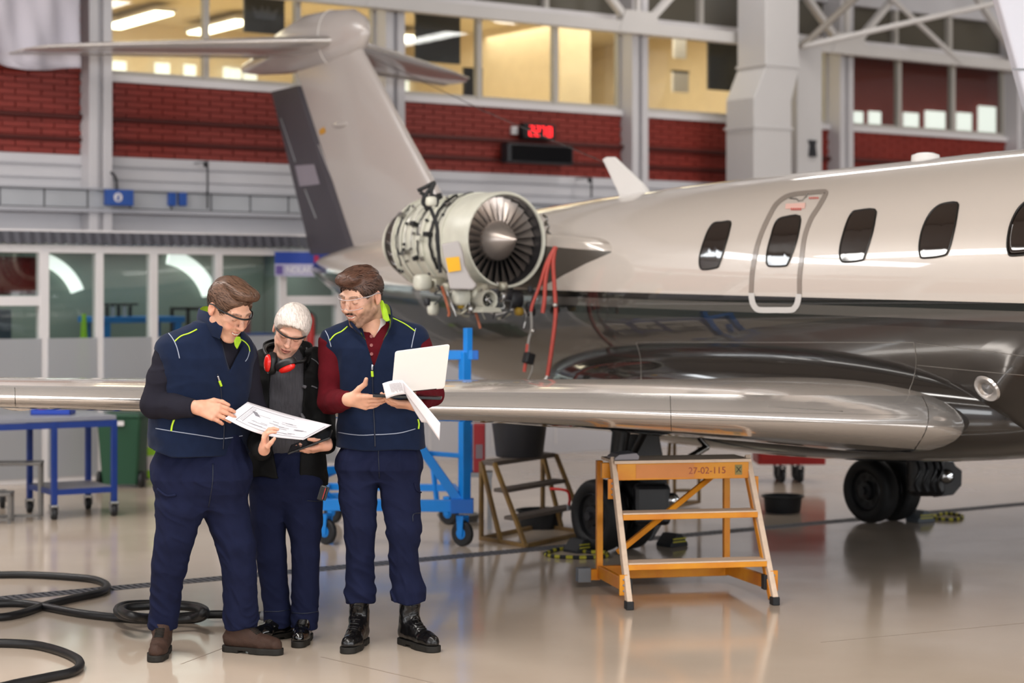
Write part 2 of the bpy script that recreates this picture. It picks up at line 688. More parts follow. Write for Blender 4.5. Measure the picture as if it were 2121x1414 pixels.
def board(px0, py0, px1, py1, v, label, m, name='hanging_board', cat='board'):
    a, b = onV(px0, py1, v), onV(px1, py0, v)
    t = thing(name, (a.x, v, a.z), label, cat)
    MB().box((a.x, v - 0.02, a.z), (b.x, v + 0.02, b.z)).build('panel', m, t, bevel=0.004)
    MB().beam((a.x, v, b.z), (b.x, v, b.z), 0.05, 0.03).build('top_rail', M_dark, t)
    return t, a, b


M_navyboard = mat('navy_board', '20222E', 0.5)
t, a, b = board(505, 3, 588, 66, W + 0.5, 'dark navy banner with a pale crown emblem behind the window above the tailplane', M_navyboard)
cx, cz, s_ = (a.x + b.x) / 2, a.z * 0.42 + b.z * 0.58, (b.x - a.x) / 8
mb = MB()
mb.prism([(cx - 2 * s_, cz - s_), (cx + 2 * s_, cz - s_), (cx + 2.6 * s_, cz + 1.2 * s_), (cx + 1.2 * s_, cz + 0.1 * s_), (cx + 0.6 * s_, cz + 1.5 * s_), (cx, cz + 0.2 * s_),
          (cx - 0.6 * s_, cz + 1.5 * s_), (cx - 1.2 * s_, cz + 0.1 * s_), (cx - 2.6 * s_, cz + 1.2 * s_)], W + 0.47, W + 0.478)
mb.build('crown_emblem', mat('emblem_grey', '565866', 0.6), t)
board(860, 38, 952, 126, W + 0.5, 'dark navy board hanging behind the window beside the tail fin', M_navyboard)
board(1466, 95, 1535, 185, W + 0.5, 'dark banner behind the window beside the white duct', M_navyboard)
board(960, 145, 998, 205, W + 0.9, 'dark upright screen standing low behind the middle window', M_navyboard, 'upright_screen', 'screen')
board(1395, 80, 1420, 120, W + 1.5, 'small pale card hanging high behind the window by the white duct', M_white, 'hanging_card', 'card')
board(1392, 150, 1425, 190, W + 1.5, 'small pale card hanging low behind the window by the white duct', M_white, 'hanging_card', 'card')

# ------------------------------------------------------------------ roof truss in front of the wall
VT = W - 0.45
M_truss = mat('truss_white', 'C9C5C3', 0.45, var=0.06, vscale=2)
t = thing('roof_truss', (UC[5], VT, 4.7), 'white lattice truss running along the top of the office windows', 'truss')
MB().beam((U0, VT, 4.745), (U1, VT, 4.745), 0.12, 0.135).build('bottom_chord', M_truss, t, bevel=0.006)
MB().beam((U0, VT, 6.2), (U1, VT, 6.2), 0.14, 0.14).build('top_chord', M_truss, t, bevel=0.006)
nodes = [W * (0.7918 + 0.1872 * k) - 0.25 for k in range(-6, 8, 1)]
for u in nodes:
    for s_ in (-1, 1):
        MB().beam((u + s_ * 0.12, VT, 4.8), (u + s_ * 1.55, VT, 6.15), 0.07, 0.09, up=(0, 1, 0)).build('diagonal', M_truss, t)
    MB().beam((u, VT, 4.8), (u, VT, 6.2), 0.06, 0.06, up=(0, 1, 0)).build('strut', M_truss, t)
    MB().prism([(u - 0.32, 4.68), (u + 0.32, 4.68), (u + 0.22, 4.94), (u - 0.22, 4.94)], VT - 0.07, VT + 0.07).build('gusset', M_truss, t)

# ------------------------------------------------------------------ big white duct and box column on the right
def vbox(px0, px1, py0, py1, v, depth):
    a, b = onV(px0, py1, v), onV(px1, py0, v)
    return (a.x, v, a.z), (b.x, v + depth, b.z)


M_duct = mat('duct_white', 'C6C3C3', 0.4, var=0.05, vscale=1.0)
v = W - 1.1
a0, a1 = onV(1586, 0, v), onV(1655, 0, v)
b0, b1 = onV(1562, 400, v), onV(1640, 400, v)
zt, zj0, zj1 = 7.3, onV(1600, 140, v).z, onV(1600, 205, v).z
t = thing('air_duct', (b0.x, v, 2.24), 'big white sheet metal duct with a sideways jog beside the office windows', 'duct')
rings = []
for z, x0, x1 in ((2.24, b0.x, b1.x), (zj1, b0.x, b1.x), (zj0, a0.x, a1.x), (zt, a0.x, a1.x)):
    rings.append([(x0, v, z), (x1, v, z), (x1, v + 0.5, z), (x0, v + 0.5, z)])
MB().loft(rings).build('duct_shell', M_duct, t, bevel=0.012)
for z, x0, x1 in ((zj0 + 0.02, a0.x, a1.x), (zj1 - 0.35, b0.x, b1.x), (2.3, b0.x, b1.x)):
    MB().box((x0 - 0.015, v - 0.015, z), (x1 + 0.015, v + 0.515, z + 0.03)).build('flange', M_duct, t)
lo, hi = vbox(1652, 1703, 105, 400, W - 0.8, 0.4)
mb = MB()
mb.box((lo[0], lo[1], 2.24), (hi[0], hi[1], hi[2] + 0.1))
o = struct(mb, 'trim_20', M_duct, bevel=0.01, label='wide white box column beside the air duct')
p, q = onV(1675, 290, W - 0.82), onV(1690, 325, W - 0.82)
MB().prism([(p.x, p.z), (q.x, p.z), (q.x - 0.02, p.z - 0.06), (q.x, q.z), (p.x + 0.01, q.z), (p.x + 0.03, p.z - 0.06)], W - 0.84, W - 0.8).build('dark_bracket', M_dark, o)
# sloping roof members coming forward on the right
t = thing('roof_brace', P(1665, 95, 20), 'white pipe brace rising towards the roof above the aircraft cabin', 'brace')
MB().tube([onV(1660, 97, W - 0.9), onV(2080, 2, W - 2.6)], 0.035, 10).build('pipe', M_truss, t, smooth=60)
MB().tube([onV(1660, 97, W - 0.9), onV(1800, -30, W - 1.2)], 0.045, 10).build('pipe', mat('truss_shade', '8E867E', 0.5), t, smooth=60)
MB().tube([onV(1845, -5, W - 0.6), onV(1990, 130, W - 0.5)], 0.035, 10).build('pipe', M_truss, t, smooth=60)

# ------------------------------------------------------------------ glazed annex under the wall
ZA = 2.08
M_annex = mat('annex_frame_white', 'DEDBDD', 0.35)
M_pale = mat('annex_panel_pale', 'C9C9D0', 0.5, var=0.05, vscale=1.5)
M_sage = mat('annex_inner_wall', '7E8A82', 0.7, var=0.12, vscale=1.2)
uA = lambda px: onV(px, 600, VA).x
posts = [(-330, 18), (-215, 14), (-100, 14), (15, 14), (89, 18), (204, 14), (316, 15), (451, 14), (583, 15), (700, 14)]
posts = [(-250, 16), (-120, 14), (-20, 8)] + posts[4:]
mb = MB()
mb.box((U0, VA - 0.03, 2.03), (uA(705), VA + 0.05, ZA + 0.02))
mb.box((U0, VA - 0.03, 0), (uA(705), VA + 0.05, 0.06))
annex = struct(mb, 'wall_annex', M_annex, bevel=0.004)
for px, wd in posts:
    x = uA(px)
    hw = wd / 2 / 228 * 1.1
    MB().box((x - hw, VA - 0.04, 0.0), (x + hw, VA + 0.06, 2.04)).build('post', M_annex, annex, bevel=0.004)
ZF = onV(200, 699, VA).z
for i in range(len(posts) - 1):
    x0, x1 = uA(posts[i][0]) + 0.03, uA(posts[i + 1][0]) - 0.03
    MB().box((x0, VA, ZF), (x1, VA + 0.008, 2.04)).build('pane', M_glass, annex)
    MB().box((x0, VA - 0.045, 0.05), (x1, VA - 0.04, ZF)).build('frosted_pane', M_frost, annex)
for x0, x1 in ((U0, uA(89)), (uA(583), uA(700))):
    MB().box((x0, VA - 0.035, onV(300, 632, VA).z), (x1, VA + 0.05, onV(300, 613, VA).z)).build('transom', M_annex, annex)
mb = MB()
mb.box((uA(705), VA, 0), (U1, VA + 0.08, 2.1))
struct(mb, 'wall_annex_solid', M_pale)
for px in range(760, 2400, 130):
    MB().box((uA(px) - 0.008, VA - 0.008, 0.1), (uA(px) + 0.008, VA, 2.05)).build('cover_strip', M_annex, bpy.data.objects['wall_annex_solid'])
mb = MB()
mb.box((U0, W - 0.06, 0), (uA(704), W - 0.01, 2.11))
mb.box((uA(706), VA + 0.1, 0), (uA(706) + 0.06, W - 0.01, 2.11))
struct(mb, 'wall_annex_inner', M_sage)
mb = MB()
mb.box((U0, VA + 0.02, 2.12), (U1, W, 2.16))
struct(mb, 'ceiling_annex', M_white)
mb = MB()
pass
bpy.data.objects['wall_back'].hide_render = False
area('annex_light', (6.0, VA + 1.0, 2.1), (8, 0.5), (0, 0, 0), 42, (0.95, 1.0, 0.96))
# corrugated eave: a wavy strip
mb = MB()
x = 0.0
top, bot = [], []
i = 0
while x < 18:
    d = 0.009 * math.sin(i * math.pi / 3)
    top.append((x, VA - 0.07 + d, 2.215))
    bot.append((x, VA - 0.11 + d, 2.105 + 0.014 * max(0, math.sin(i * math.pi / 3))))
    x += 0.0157
    i += 1
back = [(p[0], p[1] + 0.006, p[2]) for p in top]
mb.loft([back, top, bot, [(p[0], p[1] + 0.006, p[2]) for p in bot]], caps=False, closed=False)
o = mb.build('corrugated_eave', M_corr, None, smooth=50)
tag(o, 'dark grey corrugated eave strip above the glazed partition', 'eave')
mb = MB()
mb.box((0, VA - 0.06, 2.21), (18, W, 2.235))
struct(mb, 'trim_21', M_white, label='white ledge above the corrugated eave')

# things inside the annex
M_blue = mat('blue_enamel', '1E7FD0', 0.35, var=0.08)
M_bluedk = mat('blue_enamel_dark', '1C4FA0', 0.35)


def behind(px0, py0, px1, py1, v, dep):
    a, b = onV(px0, py1, v), onV(px1, py0, v)
    return (a.x, v, a.z), (b.x, v + dep, b.z)


v = VA + 0.7
lo, hi = behind(212, 655, 384, 669, v, 0.6)
t = thing('workbench', (lo[0], v, 0), 'bright blue workbench seen through the glazed partition', 'workbench')
MB().box(lo, hi).build('worktop', M_blue, t, bevel=0.006)
for x in (lo[0] + 0.03, hi[0] - 0.09):
    for y in (v + 0.02, v + 0.5):
        MB().box((x, y, 0), (x + 0.06, y + 0.06, lo[2])).build('leg', M_blue, t)
lo2, hi2 = behind(228, 628, 288, 655, v + 0.1, 0.25)
t = thing('tool_rack', (lo2[0], v, lo2[2]), 'dark rack of canisters standing on the blue workbench', 'rack')
MB().box((lo2[0], v + 0.12, hi2[2] - 0.02), (hi2[0], v + 0.36, hi2[2])).build('top_board', M_dark, t)
for i in range(5):
    x = lo2[0] + (hi2[0] - lo2[0]) * (i + 0.5) / 5
    MB().lathe([(0.001, hi[2]), (0.018, hi[2]), (0.018, hi2[2] - 0.03), (0.001, hi2[2] - 0.02)], 10, Matrix.Translation((x, v + 0.24, 0))).build(
        'canister', M_white if i % 2 else M_dark, t, smooth=40)
lo2, hi2 = behind(375, 640, 420, 662, v + 0.1, 0.3)
p = onV(174, 650, VA + 0.5)
q0, q1 = onV(158, 800, VA + 0.5), onV(190, 800, VA + 0.5)
r = (q1.x - q0.x) / 2 * 1.6
t = thing('safety_cone', (p.x, p.y, 0), 'lime green cone standing behind the frosted glass', 'cone')
MB().lathe([(0.02, p.z), (r, 0.05)], 20, Matrix.Translation((p.x, p.y, 0)), caps=True).build('cone', mat('lime_plastic', '9BD62A', 0.4), t, smooth=60)
MB().box((p.x - r * 1.2, p.y - r * 1.2, 0), (p.x + r * 1.2, p.y + r * 1.2, 0.05)).build('base', mat('lime_plastic', '9BD62A', 0.4), t)
lo2, hi2 = behind(-60, 532, 79, 610, VA + 0.25, 0.1)
t = thing('red_reflection_panel', (lo2[0], lo2[1], 0), 'dark red panel imitating a reflection in the leftmost pane', 'cabinet')  # red panel added in place of a reflection in the glass
MB().box(lo2, hi2).build('body', mat('dark_red_reflection', '5E1414', 0.3), t, bevel=0.01)
MB().box((lo2[0] + 0.1, lo2[1] - 0.01, lo2[2] + 0.03), (hi2[0] - 0.02, lo2[1], hi2[2] - 0.03)).build('inset_face', mat('dark_red_inset', '6B1818', 0.3), t, bevel=0.004)
lo2, hi2 = behind(-20, 640, 24, 800, VA + 0.4, 0.4)
t = thing('locker', (lo2[0], lo2[1], 0), 'dark blue locker behind the leftmost pane', 'locker')
MB().box((lo2[0], lo2[1], 0), hi2).build('body', mat('locker_blue', '21384A', 0.4), t, bevel=0.006)
MB().box((hi2[0] - 0.06, lo2[1] - 0.012, 0.5), (hi2[0] - 0.04, lo2[1], 0.9)).build('handle', M_grey, t)
# glowing arcs added for reflections in the glass; shelving deep in the annex
vi = W - 0.1
for i, (c_, r_, a0, a1, wd) in enumerate((((330, 640), 95, 15, 80, 30), ((60, 640), 95, 20, 75, 26))):
    q0, q1 = [], []
    for k in range(13):
        a = math.radians(a0 + (a1 - a0) * k / 12)
        q0.append(onV(c_[0] + r_ * math.cos(a), c_[1] - r_ * math.sin(a), vi))
        q1.append(onV(c_[0] + (r_ + wd) * math.cos(a), c_[1] - (r_ + wd) * math.sin(a), vi))
    mb = MB()
    mb.loft([q0, q1, [p + Vector((0, 0.03, 0)) for p in q1], [p + Vector((0, 0.03, 0)) for p in q0]], closed=False)
    struct(mb, 'window_%d' % (40 + i), M_pane_glow, label='glowing arc imitating a window reflection in the partition glass')  # arcs added for reflections in the glass, not windows
lo2, hi2 = behind(388, 636, 420, 700, VA + 1.0, 0.4)
t = thing('storage_rack', (lo2[0], lo2[1], 0), 'dark storage rack behind the partition beside the blue workbench', 'rack')
for z in (0.3, 0.8, 1.2, hi2[2]):
    MB().box((lo2[0], lo2[1], z - 0.03), (hi2[0] + 0.2, lo2[1] + 0.4, z)).build('shelf', M_dark, t)
for x in (lo2[0], hi2[0] + 0.17):
    for y in (lo2[1], lo2[1] + 0.37):
        MB().box((x, y, 0), (x + 0.03, y + 0.03, hi2[2])).build('upright', M_dark, t)
lo2, hi2 = behind(478, 650, 520, 690, VA + 0.9, 0.3)
t = thing('red_crate', (lo2[0], lo2[1], lo2[2]), 'red crate on a blue stand behind the partition between two heads', 'crate')
MB().box(lo2, hi2).build('crate', mat('crate_red', '8E2A2E', 0.5), t, bevel=0.01)
MB().box((lo2[0] - 0.01, lo2[1] - 0.02, 0.0), (hi2[0] + 0.25, hi2[1], lo2[2])).build('stand', M_bluedk, t, bevel=0.01)
# fire extinguisher on the far wall
p0, p1 = onV(643, 645, VA - 0.12), onV(643, 718, VA - 0.12)
t = thing('fire_extinguisher', (p1.x, p1.y, p1.z), 'red fire extinguisher hanging on the pale wall behind the white-haired person', 'extinguisher')
h = p0.z - p1.z
MB().lathe([(0.001, 0), (0.035, 0), (0.038, 0.02), (0.038, h * 0.8), (0.02, h * 0.9), (0.012, h * 0.93)], 16, Matrix.Translation(p1), caps=True).build(
    'cylinder', mat('extinguisher_red', 'A8201C', 0.3), t, smooth=40)
MB().lathe([(0.012, h * 0.92), (0.016, h * 0.93), (0.016, h), (0.001, h)], 10, Matrix.Translation(p1), caps=True).build('valve', M_dark, t)
MB().tube(spline([p1 + Vector((0.01, -0.01, h * 0.96)), p1 + Vector((0.05, -0.02, h * 0.8)), p1 + Vector((0.045, -0.01, h * 0.3))], 6), 0.006, 6).build('hose', M_black, t)

# ------------------------------------------------------------------ things on the wall
# hanging cloth, upper left corner
cols, rows = 26, 22
a, b = onV(-60, -40, W - 0.35), onV(166, -40, W - 0.35)
zb = onV(80, 138, W - 0.35).z
grid = []
for j in range(rows + 1):
    row = []
    for i in range(cols + 1):
        fx, fz = i / cols, j / rows
        x = a.x + (b.x - a.x) * fx + 0.012 * math.sin(fz * 5) * fx
        z = 5.2 + (zb - 5.2) * fz + 0.03 * math.sin(fx * 7 + 1) * fz - 0.02 * fx * fz
        y = W - 0.35 + 0.03 * math.sin(fx * 14 + fz * 3) * (0.4 + fz) + 0.015 * math.sin(fx * 31 - fz * 8)
        row.append((x, y, z))
    grid.append(row)
mb = MB()
mb.loft(grid, closed=False)
o = mb.build('hanging_cloth', mat('white_cloth', 'C4BFC9', 0.8, bump=0.15, bscale=20), None, smooth=180)
s = o.modifiers.new('thick', 'SOLIDIFY')
s.thickness = 0.004
tag(o, 'creased white cloth hanging in the upper left over red brick', 'cloth')
# digital clock and black display
a, b = onV(1077, 287, W - 0.08), onV(1142, 259, W - 0.08)
t = thing('digital_clock', (a.x, a.y, a.z), 'small digital clock glowing red on the brick wall', 'clock')
MB().box((a.x, W - 0.16, a.z), (b.x, W - 0.065, b.z)).build('case', M_black, t, bevel=0.005)
M_led = mat('led_red', 'FF2A30', 0.4, emit=3.0)
SEG = {'2': 'abged', '1': 'bc', '0': 'abcdef', '7': 'abc', '8': 'abcdefg', '3': 'abgcd'}


def digit(ch, x, z, wd, ht, y):
    th = wd * 0.2
    S = {'a': ((x, z + ht), (x + wd, z + ht)), 'g': ((x, z + ht / 2), (x + wd, z + ht / 2)), 'd': ((x, z), (x + wd, z)), 'f': ((x, z + ht / 2), (x, z + ht)),
         'b': ((x + wd, z + ht / 2), (x + wd, z + ht)), 'e': ((x, z), (x, z + ht / 2)), 'c': ((x + wd, z), (x + wd, z + ht / 2))}
    mb = MB()
    for k in SEG[ch]:
        (x0, z0), (x1, z1) = S[k]
        mb.beam((x0, y, z0), (x1, y, z1), th, 0.006, up=(0, 1, 0))
    return mb


cw = b.x - a.x
zz, hh = a.z + (b.z - a.z) * 0.2, (b.z - a.z) * 0.6
for ch, fx in (('2', 0.17), ('2', 0.36), ('7', 0.53), ('8', 0.75)):
    digit(ch, a.x + cw * fx, zz, cw * 0.12, hh, W - 0.163).build('lit_digit', M_led, t)
a, b = onV(1060, 278, W - 0.05), onV(1072, 262, W - 0.05)
t = thing('wall_box', (a.x, a.y, a.z), 'tiny white sensor box beside the digital clock', 'box')
MB().box((a.x, W - 0.06, a.z), (b.x, W - 0.012, b.z)).build('case', M_white, t, bevel=0.008)
MB().lathe([(0.001, 0.0), (0.012, 0), (0.012, 0.006)], 10, Matrix.Translation(((a.x + b.x) / 2, W - 0.06, (a.z + b.z) / 2)) @ Matrix.Rotation(R90, 4, 'X'), caps=True).build('lens', M_grey, t)
a, b = onV(1046, 336, W - 0.16), onV(1182, 303, W - 0.16)
t = thing('display_panel', (a.x, W - 0.2, a.z), 'long blank black display panel below the digital clock', 'display')
MB().box((a.x, W - 0.22, a.z), (b.x, W - 0.07, b.z)).build('case', M_dark, t, bevel=0.02)
MB().box((a.x + 0.05, W - 0.226, a.z + 0.02), (b.x - 0.03, W - 0.219, b.z - 0.02)).build('screen', mat('screen_black', '08080B', 0.15), t)
for x in (a.x + 0.12, b.x - 0.12):
    MB().box((x - 0.02, W - 0.09, a.z + 0.0), (x + 0.02, W - 0.066, a.z + 0.05)).build('bracket', M_dark, t)
# blue sign boxes on the tray
M_signblue = mat('sign_blue', '1F4C9A', 0.4)
a, b = onV(217, 425, W - 0.31), onV(272, 394, W - 0.31)
t = thing('blue_socket_box', (a.x, a.y, a.z), 'blue wall box with a round white symbol and a curved cable above', 'box')
MB().box((a.x, W - 0.37, a.z), (b.x, W - 0.284, b.z)).build('case', M_signblue, t, bevel=0.006)
c = onV(241, 409, W - 0.33)
MB().lathe([(0.001, 0), (0.045, 0), (0.045, 0.004)], 20, Matrix.Translation((c.x, W - 0.371, c.z)) @ Matrix.Rotation(R90, 4, 'X'), caps=True).build('symbol_disc', M_white, t)
MB().prism([(c.x - 0.012, c.z - 0.03), (c.x + 0.012, c.z - 0.03), (c.x + 0.006, c.z), (c.x + 0.018, c.z + 0.005), (c.x - 0.004, c.z + 0.034), (c.x - 0.002, c.z + 0.008), (c.x - 0.016, c.z + 0.004)],
           W - 0.381, W - 0.374).build('symbol_mark', M_signblue, t)
MB().tube(spline([onV(180, 345, W - 0.05), onV(205, 352, W - 0.1), onV(228, 356, W - 0.2), onV(240, 370, W - 0.31), onV(242, 395, W - 0.32)], 6), 0.014, 8).build('cable', M_dark, t, smooth=60)
for px, nm in ((350, 'left'), (372, 'right')):
    a, b = onV(px, 426, W - 0.29), onV(px + 15, 399, W - 0.29)
    o = MB().box((a.x, W - 0.30, a.z), (b.x, W - 0.245, b.z)).build('blue_plate', M_signblue, None, bevel=0.008)
    tag(o, 'blue plate on the cable tray, %s of the adjoining two' % ('the one nearer the hanging cloth' if nm == 'left' else 'the one nearer the tail fin'), 'plate')
# down pipes on the white band
for px, y0, y1 in ((430, 335, 432), (1225, 368, 408)):
    a, b = onV(px, y0, W - 0.3), onV(px, y1, W - 0.3)
    t = thing('tap_pipe', b, 'thin dark pipe with a valve on the white band %s' % ('left of the tail fin' if px < 800 else 'behind the small antenna'), 'pipe')
    MB().tube([a, b], 0.011, 8).build('pipe', M_dark, t, smooth=60)
    MB().ball(a + Vector((-0.02, 0, -0.03)), 0.03, 8).build('valve', M_dark, t, smooth=60)
    MB().beam(a + Vector((0, 0, 0)), Vector((a.x, W, a.z)), 0.015, 0.015).build('bracket', M_grey, t)
# banner on the annex glass
a, b = onV(569, 572, VA - 0.1), onV(684, 523, VA - 0.1)
t = thing('banner', (a.x, a.y, a.z), 'blue and white banner hung on the partition under the rudder', 'banner')
zm = a.z + (b.z - a.z) * 0.52
MB().box((a.x, VA - 0.105, a.z), (b.x, VA - 0.1, zm)).build('white_field', mat('banner_white', 'BDBBDA', 0.5), t)
MB().box((a.x, VA - 0.106, zm), (b.x, VA - 0.1, b.z)).build('blue_field', mat('banner_blue', '2F4BA8', 0.5), t)
MB().box((a.x + 0.42, VA - 0.11, zm + 0.01), (a.x + 0.47, VA - 0.106, b.z - 0.03)).build('red_mark', mat('banner_red', 'C2305A', 0.5), t)
MB().box((a.x + 0.01, VA - 0.11, a.z + 0.02), (a.x + 0.08, VA - 0.105, zm - 0.02)).build('purple_mark', mat('banner_purple', '6F5FA8', 0.5), t)
text_mesh('lettering', 'NDLARD', 0.085, Matrix.Translation((a.x + 0.29, VA - 0.107, (a.z + zm) / 2)) @ Matrix.Rotation(R90, 4, 'X'), mat('banner_letter', 'F4F4FA', 0.5), t)
# white fin edge of another machine, upper right corner
t = thing('white_tail_panel', P(2100, 100, 14), 'smooth white slanting tail panel cutting the upper right corner', 'panel')
Yp = 12.5
poly = [P(2052, -60, Yp), P(2127, 215, Yp), P(2190, 420, Yp), P(2400, 420, Yp), P(2400, -60, Yp)]
bk = [p + Vector((ST * 0.15, CT * 0.15, 0)) for p in poly]
nP = len(poly)
mb = MB()
mb.add(poly + bk, [tuple(range(nP)), tuple(range(2 * nP - 1, nP - 1, -1))] + [(j, j + nP, (j + 1) % nP + nP, (j + 1) % nP) for j in range(nP)])
mb.build('skin', mat('white_gloss', 'DCDCE6', 0.25), t, bevel=0.02)
mb = MB()
mb.beam(P(2098, 143, Yp - 0.01), P(2300, 150, Yp - 0.01), 0.006, 0.012)
mb.build('seam', M_grey, t)
# ================================================================== the aircraft
UF = 8.9
jet = thing('business_jet', (UF, 9.0, 0), 'silver and dark grey business jet under maintenance with an uncowled engine', 'aircraft')
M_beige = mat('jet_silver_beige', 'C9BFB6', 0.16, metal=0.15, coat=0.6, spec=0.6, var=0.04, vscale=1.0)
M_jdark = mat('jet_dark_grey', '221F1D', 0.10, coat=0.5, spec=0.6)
M_metal = mat('polished_metal', 'D3CECA', 0.15, metal=0.68, var=0.08, vscale=3.0)
M_fingrey = mat('fin_silver', 'BFB7B3', 0.22, metal=0.1, coat=0.4)
M_rudder = mat('rudder_primer', '4A464D', 0.5, var=0.12, vscale=3)
M_primer = mat('engine_case_pale', 'DAD9CB', 0.3, var=0.14, vscale=8)
M_steel = mat('bare_steel', '9A9896', 0.25, metal=1.0)
M_rubber = mat('tyre_rubber', '141416', 0.6, bump=0.1)
M_winglass = mat('cabin_glass', '241C18', 0.05, coat=0.5, spec=0.7)
M_seam = mat('panel_seam', '8B8680', 0.4, metal=0.5)


def stripe_mat():
    m = mat('jet_two_tone', 'B9AEA5', 0.3, metal=0.05, coat=1.0, spec=0.5)
    m.node_tree.nodes['Principled BSDF'].inputs['Coat IOR'].default_value = 1.7
    nt = m.node_tree
    N, L = nt.nodes.new, nt.links.new
    b = nt.nodes['Principled BSDF']
    g = N('ShaderNodeNewGeometry')
    sp = N('ShaderNodeSeparateXYZ')
    L(g.outputs['Position'], sp.inputs[0])

    def mth(op, a, c):
        n = N('ShaderNodeMath')
        n.operation = op
        for i, x in enumerate((a, c)):
            if isinstance(x, (int, float)):
                n.inputs[i].default_value = x
            else:
                L(x, n.inputs[i])
        return n.outputs[0]
    v = sp.outputs['Y']
    q = mth('MAXIMUM', mth('SUBTRACT', v, 13.5), 0.0)
    line = mth('ADD', mth('ADD', mth('MULTIPLY', mth('SUBTRACT', v, 6.82), 0.0177), 1.615), mth('MULTIPLY', mth('MULTIPLY', q, q), 0.035))
    t = mth('ADD', mth('SUBTRACT', sp.outputs['Z'], line), 0.5)
    rp = N('ShaderNodeValToRGB')
    rp.color_ramp.interpolation = 'CONSTANT'
    el = rp.color_ramp.elements
    el[0].position, el[0].color = 0.0, lin('2A2623')
    el[1].position, el[1].color = 0.5, lin('CBC1B8')
    for p, c in ((0.5 - 0.15, '030303'), (0.5 - 0.105, '504B47'), (0.5 - 0.045, '030303')):
        e = el.new(p)
        e.color = lin(c)
    L(t, rp.inputs[0])
    L(rp.outputs[0], b.inputs['Base Color'])
    return m


# ------------------------------------------------------------------ fuselage
ST_ = [(1.1, 1.36, 1.30, 0.03), (1.25, 1.50, 1.17, 0.17), (1.7, 1.68, 1.02, 0.36), (2.4, 1.86, 0.88, 0.55), (3.1, 2.02, 0.79, 0.69), (3.7, 2.24, 0.75, 0.77),
       (4.3, 2.42, 0.725, 0.83), (5.0, 2.50, 0.715, 0.865), (6.0, 2.515, 0.715, 0.87), (7.5, 2.51, 0.715, 0.87), (9.2, 2.467, 0.73, 0.87), (10.3, 2.44, 0.75, 0.85),
       (11.3, 2.395, 0.79, 0.80), (12.45, 2.33, 0.88, 0.69), (13.0, 2.29, 0.95, 0.62), (13.74, 2.24, 1.11, 0.52), (14.6, 2.18, 1.38, 0.40), (15.3, 2.10, 1.61, 0.27),
       (15.8, 2.02, 1.77, 0.14), (16.05, 1.93, 1.87, 0.04)]
sv = np.array([s[0] for s in ST_])
NR = 72


def sect(v):
    t = np.interp(v, sv, [s[1] for s in ST_])
    b = np.interp(v, sv, [s[2] for s in ST_])
    w_ = np.interp(v, sv, [s[3] for s in ST_])
    return (t + b) / 2, (t - b) / 2, w_


rings = []
vs_ = np.concatenate([np.linspace(1.1, 4.3, 30), np.linspace(4.4, 16.05, 80)])
# smooth the station polyline
sm = []
for v in vs_:
    k = [sect(np.clip(v + d, 1.1, 16.05)) for d in np.linspace(-0.35, 0.35, 9)] if 1.6 < v < 15.6 else [sect(v)]
    sm.append(np.mean(k, axis=0))
for v, (zc, rz, ru) in zip(vs_, sm):
    rings.append([(UF + ru * math.sin(2 * math.pi * j / NR), v, zc + rz * math.cos(2 * math.pi * j / NR)) for j in range(NR)])
M_fus = stripe_mat()
fus = MB().loft(rings).build('fuselage', M_fus, jet, smooth=180)
T_f = tree_of(fus)


def patch(name, poly, m, parent, tree, off, rim=0.0, rim_m=None, n=5):
    """a shaped panel lying on a curved skin, outline given by picture points"""
    k = len(poly)
    cx, cy = sum(p[0] for p in poly) / k, sum(p[1] for p in poly) / k
    rings = []
    for i in range(n):
        s_ = 1 - i / n
        g = [cast(tree, cx + (x - cx) * s_, cy + (y - cy) * s_, off) for x, y in poly]
        if any(q is None for q in g):
            return None
        rings.append(g)
    mb = MB()
    mb.loft(rings, caps=False)
    c = cast(tree, cx, cy, off)
    b = len(mb.v)
    mb.v.append(tuple(c))
    for j in range(k):
        mb.f.append(((n - 1) * k + j, (n - 1) * k + (j + 1) % k, b))
        mb.m.append(0)
    o = mb.build(name, m, parent, smooth=180)
    if rim:
        MB().tube(rings[0], rim, 6, closed=True).build('window_rim', rim_m, o, smooth=180)
    return o


def sp2(poly, n=4):
    return [(p.x, p.y) for p in spline([(x, y, 0) for x, y in poly], n, closed=True)]


def cr7(pts):
    return [(1300 + x / 2.1425, 300 + y / 2.1425) for x, y in pts]


w1 = cr7([(385, 348), (420, 344), (457, 342), (452, 385), (437, 440), (408, 530), (392, 546), (340, 553), (325, 545), (320, 515), (327, 470), (345, 415), (362, 375)])
w2 = cr7([(670, 332), (705, 320), (765, 318), (760, 390), (742, 455), (715, 522), (700, 537), (640, 539), (622, 532), (618, 500), (625, 455), (640, 400), (652, 360)])
w3 = cr7([(998, 302), (1025, 292), (1098, 288), (1098, 335), (1085, 400), (1055, 490), (1040, 512), (965, 520), (947, 508), (943, 470), (952, 420), (975, 345)])
w4 = cr7([(1362, 285), (1400, 263), (1463, 258), (1464, 300), (1450, 380), (1425, 470), (1400, 492), (1318, 502), (1300, 492), (1296, 450), (1307, 385), (1332, 325)])
M_rim = mat('window_rim_black', '15120F', 0.3)
for wp in (w1, w2, w3, w4):
    patch('cabin_window', sp2(wp, 3), M_winglass, jet, T_f, 0.004, 0.006, M_rim)
# the same window repeated forward along the cabin, past the frame edge
def surf(v, z):
    zc, rz, ru = np.mean([sect(v + d) for d in (-0.2, 0, 0.2)], axis=0)
    q = max(0.0, 1 - ((z - zc) / rz) ** 2)
    return Vector((UF - ru * math.sqrt(q), v, z))


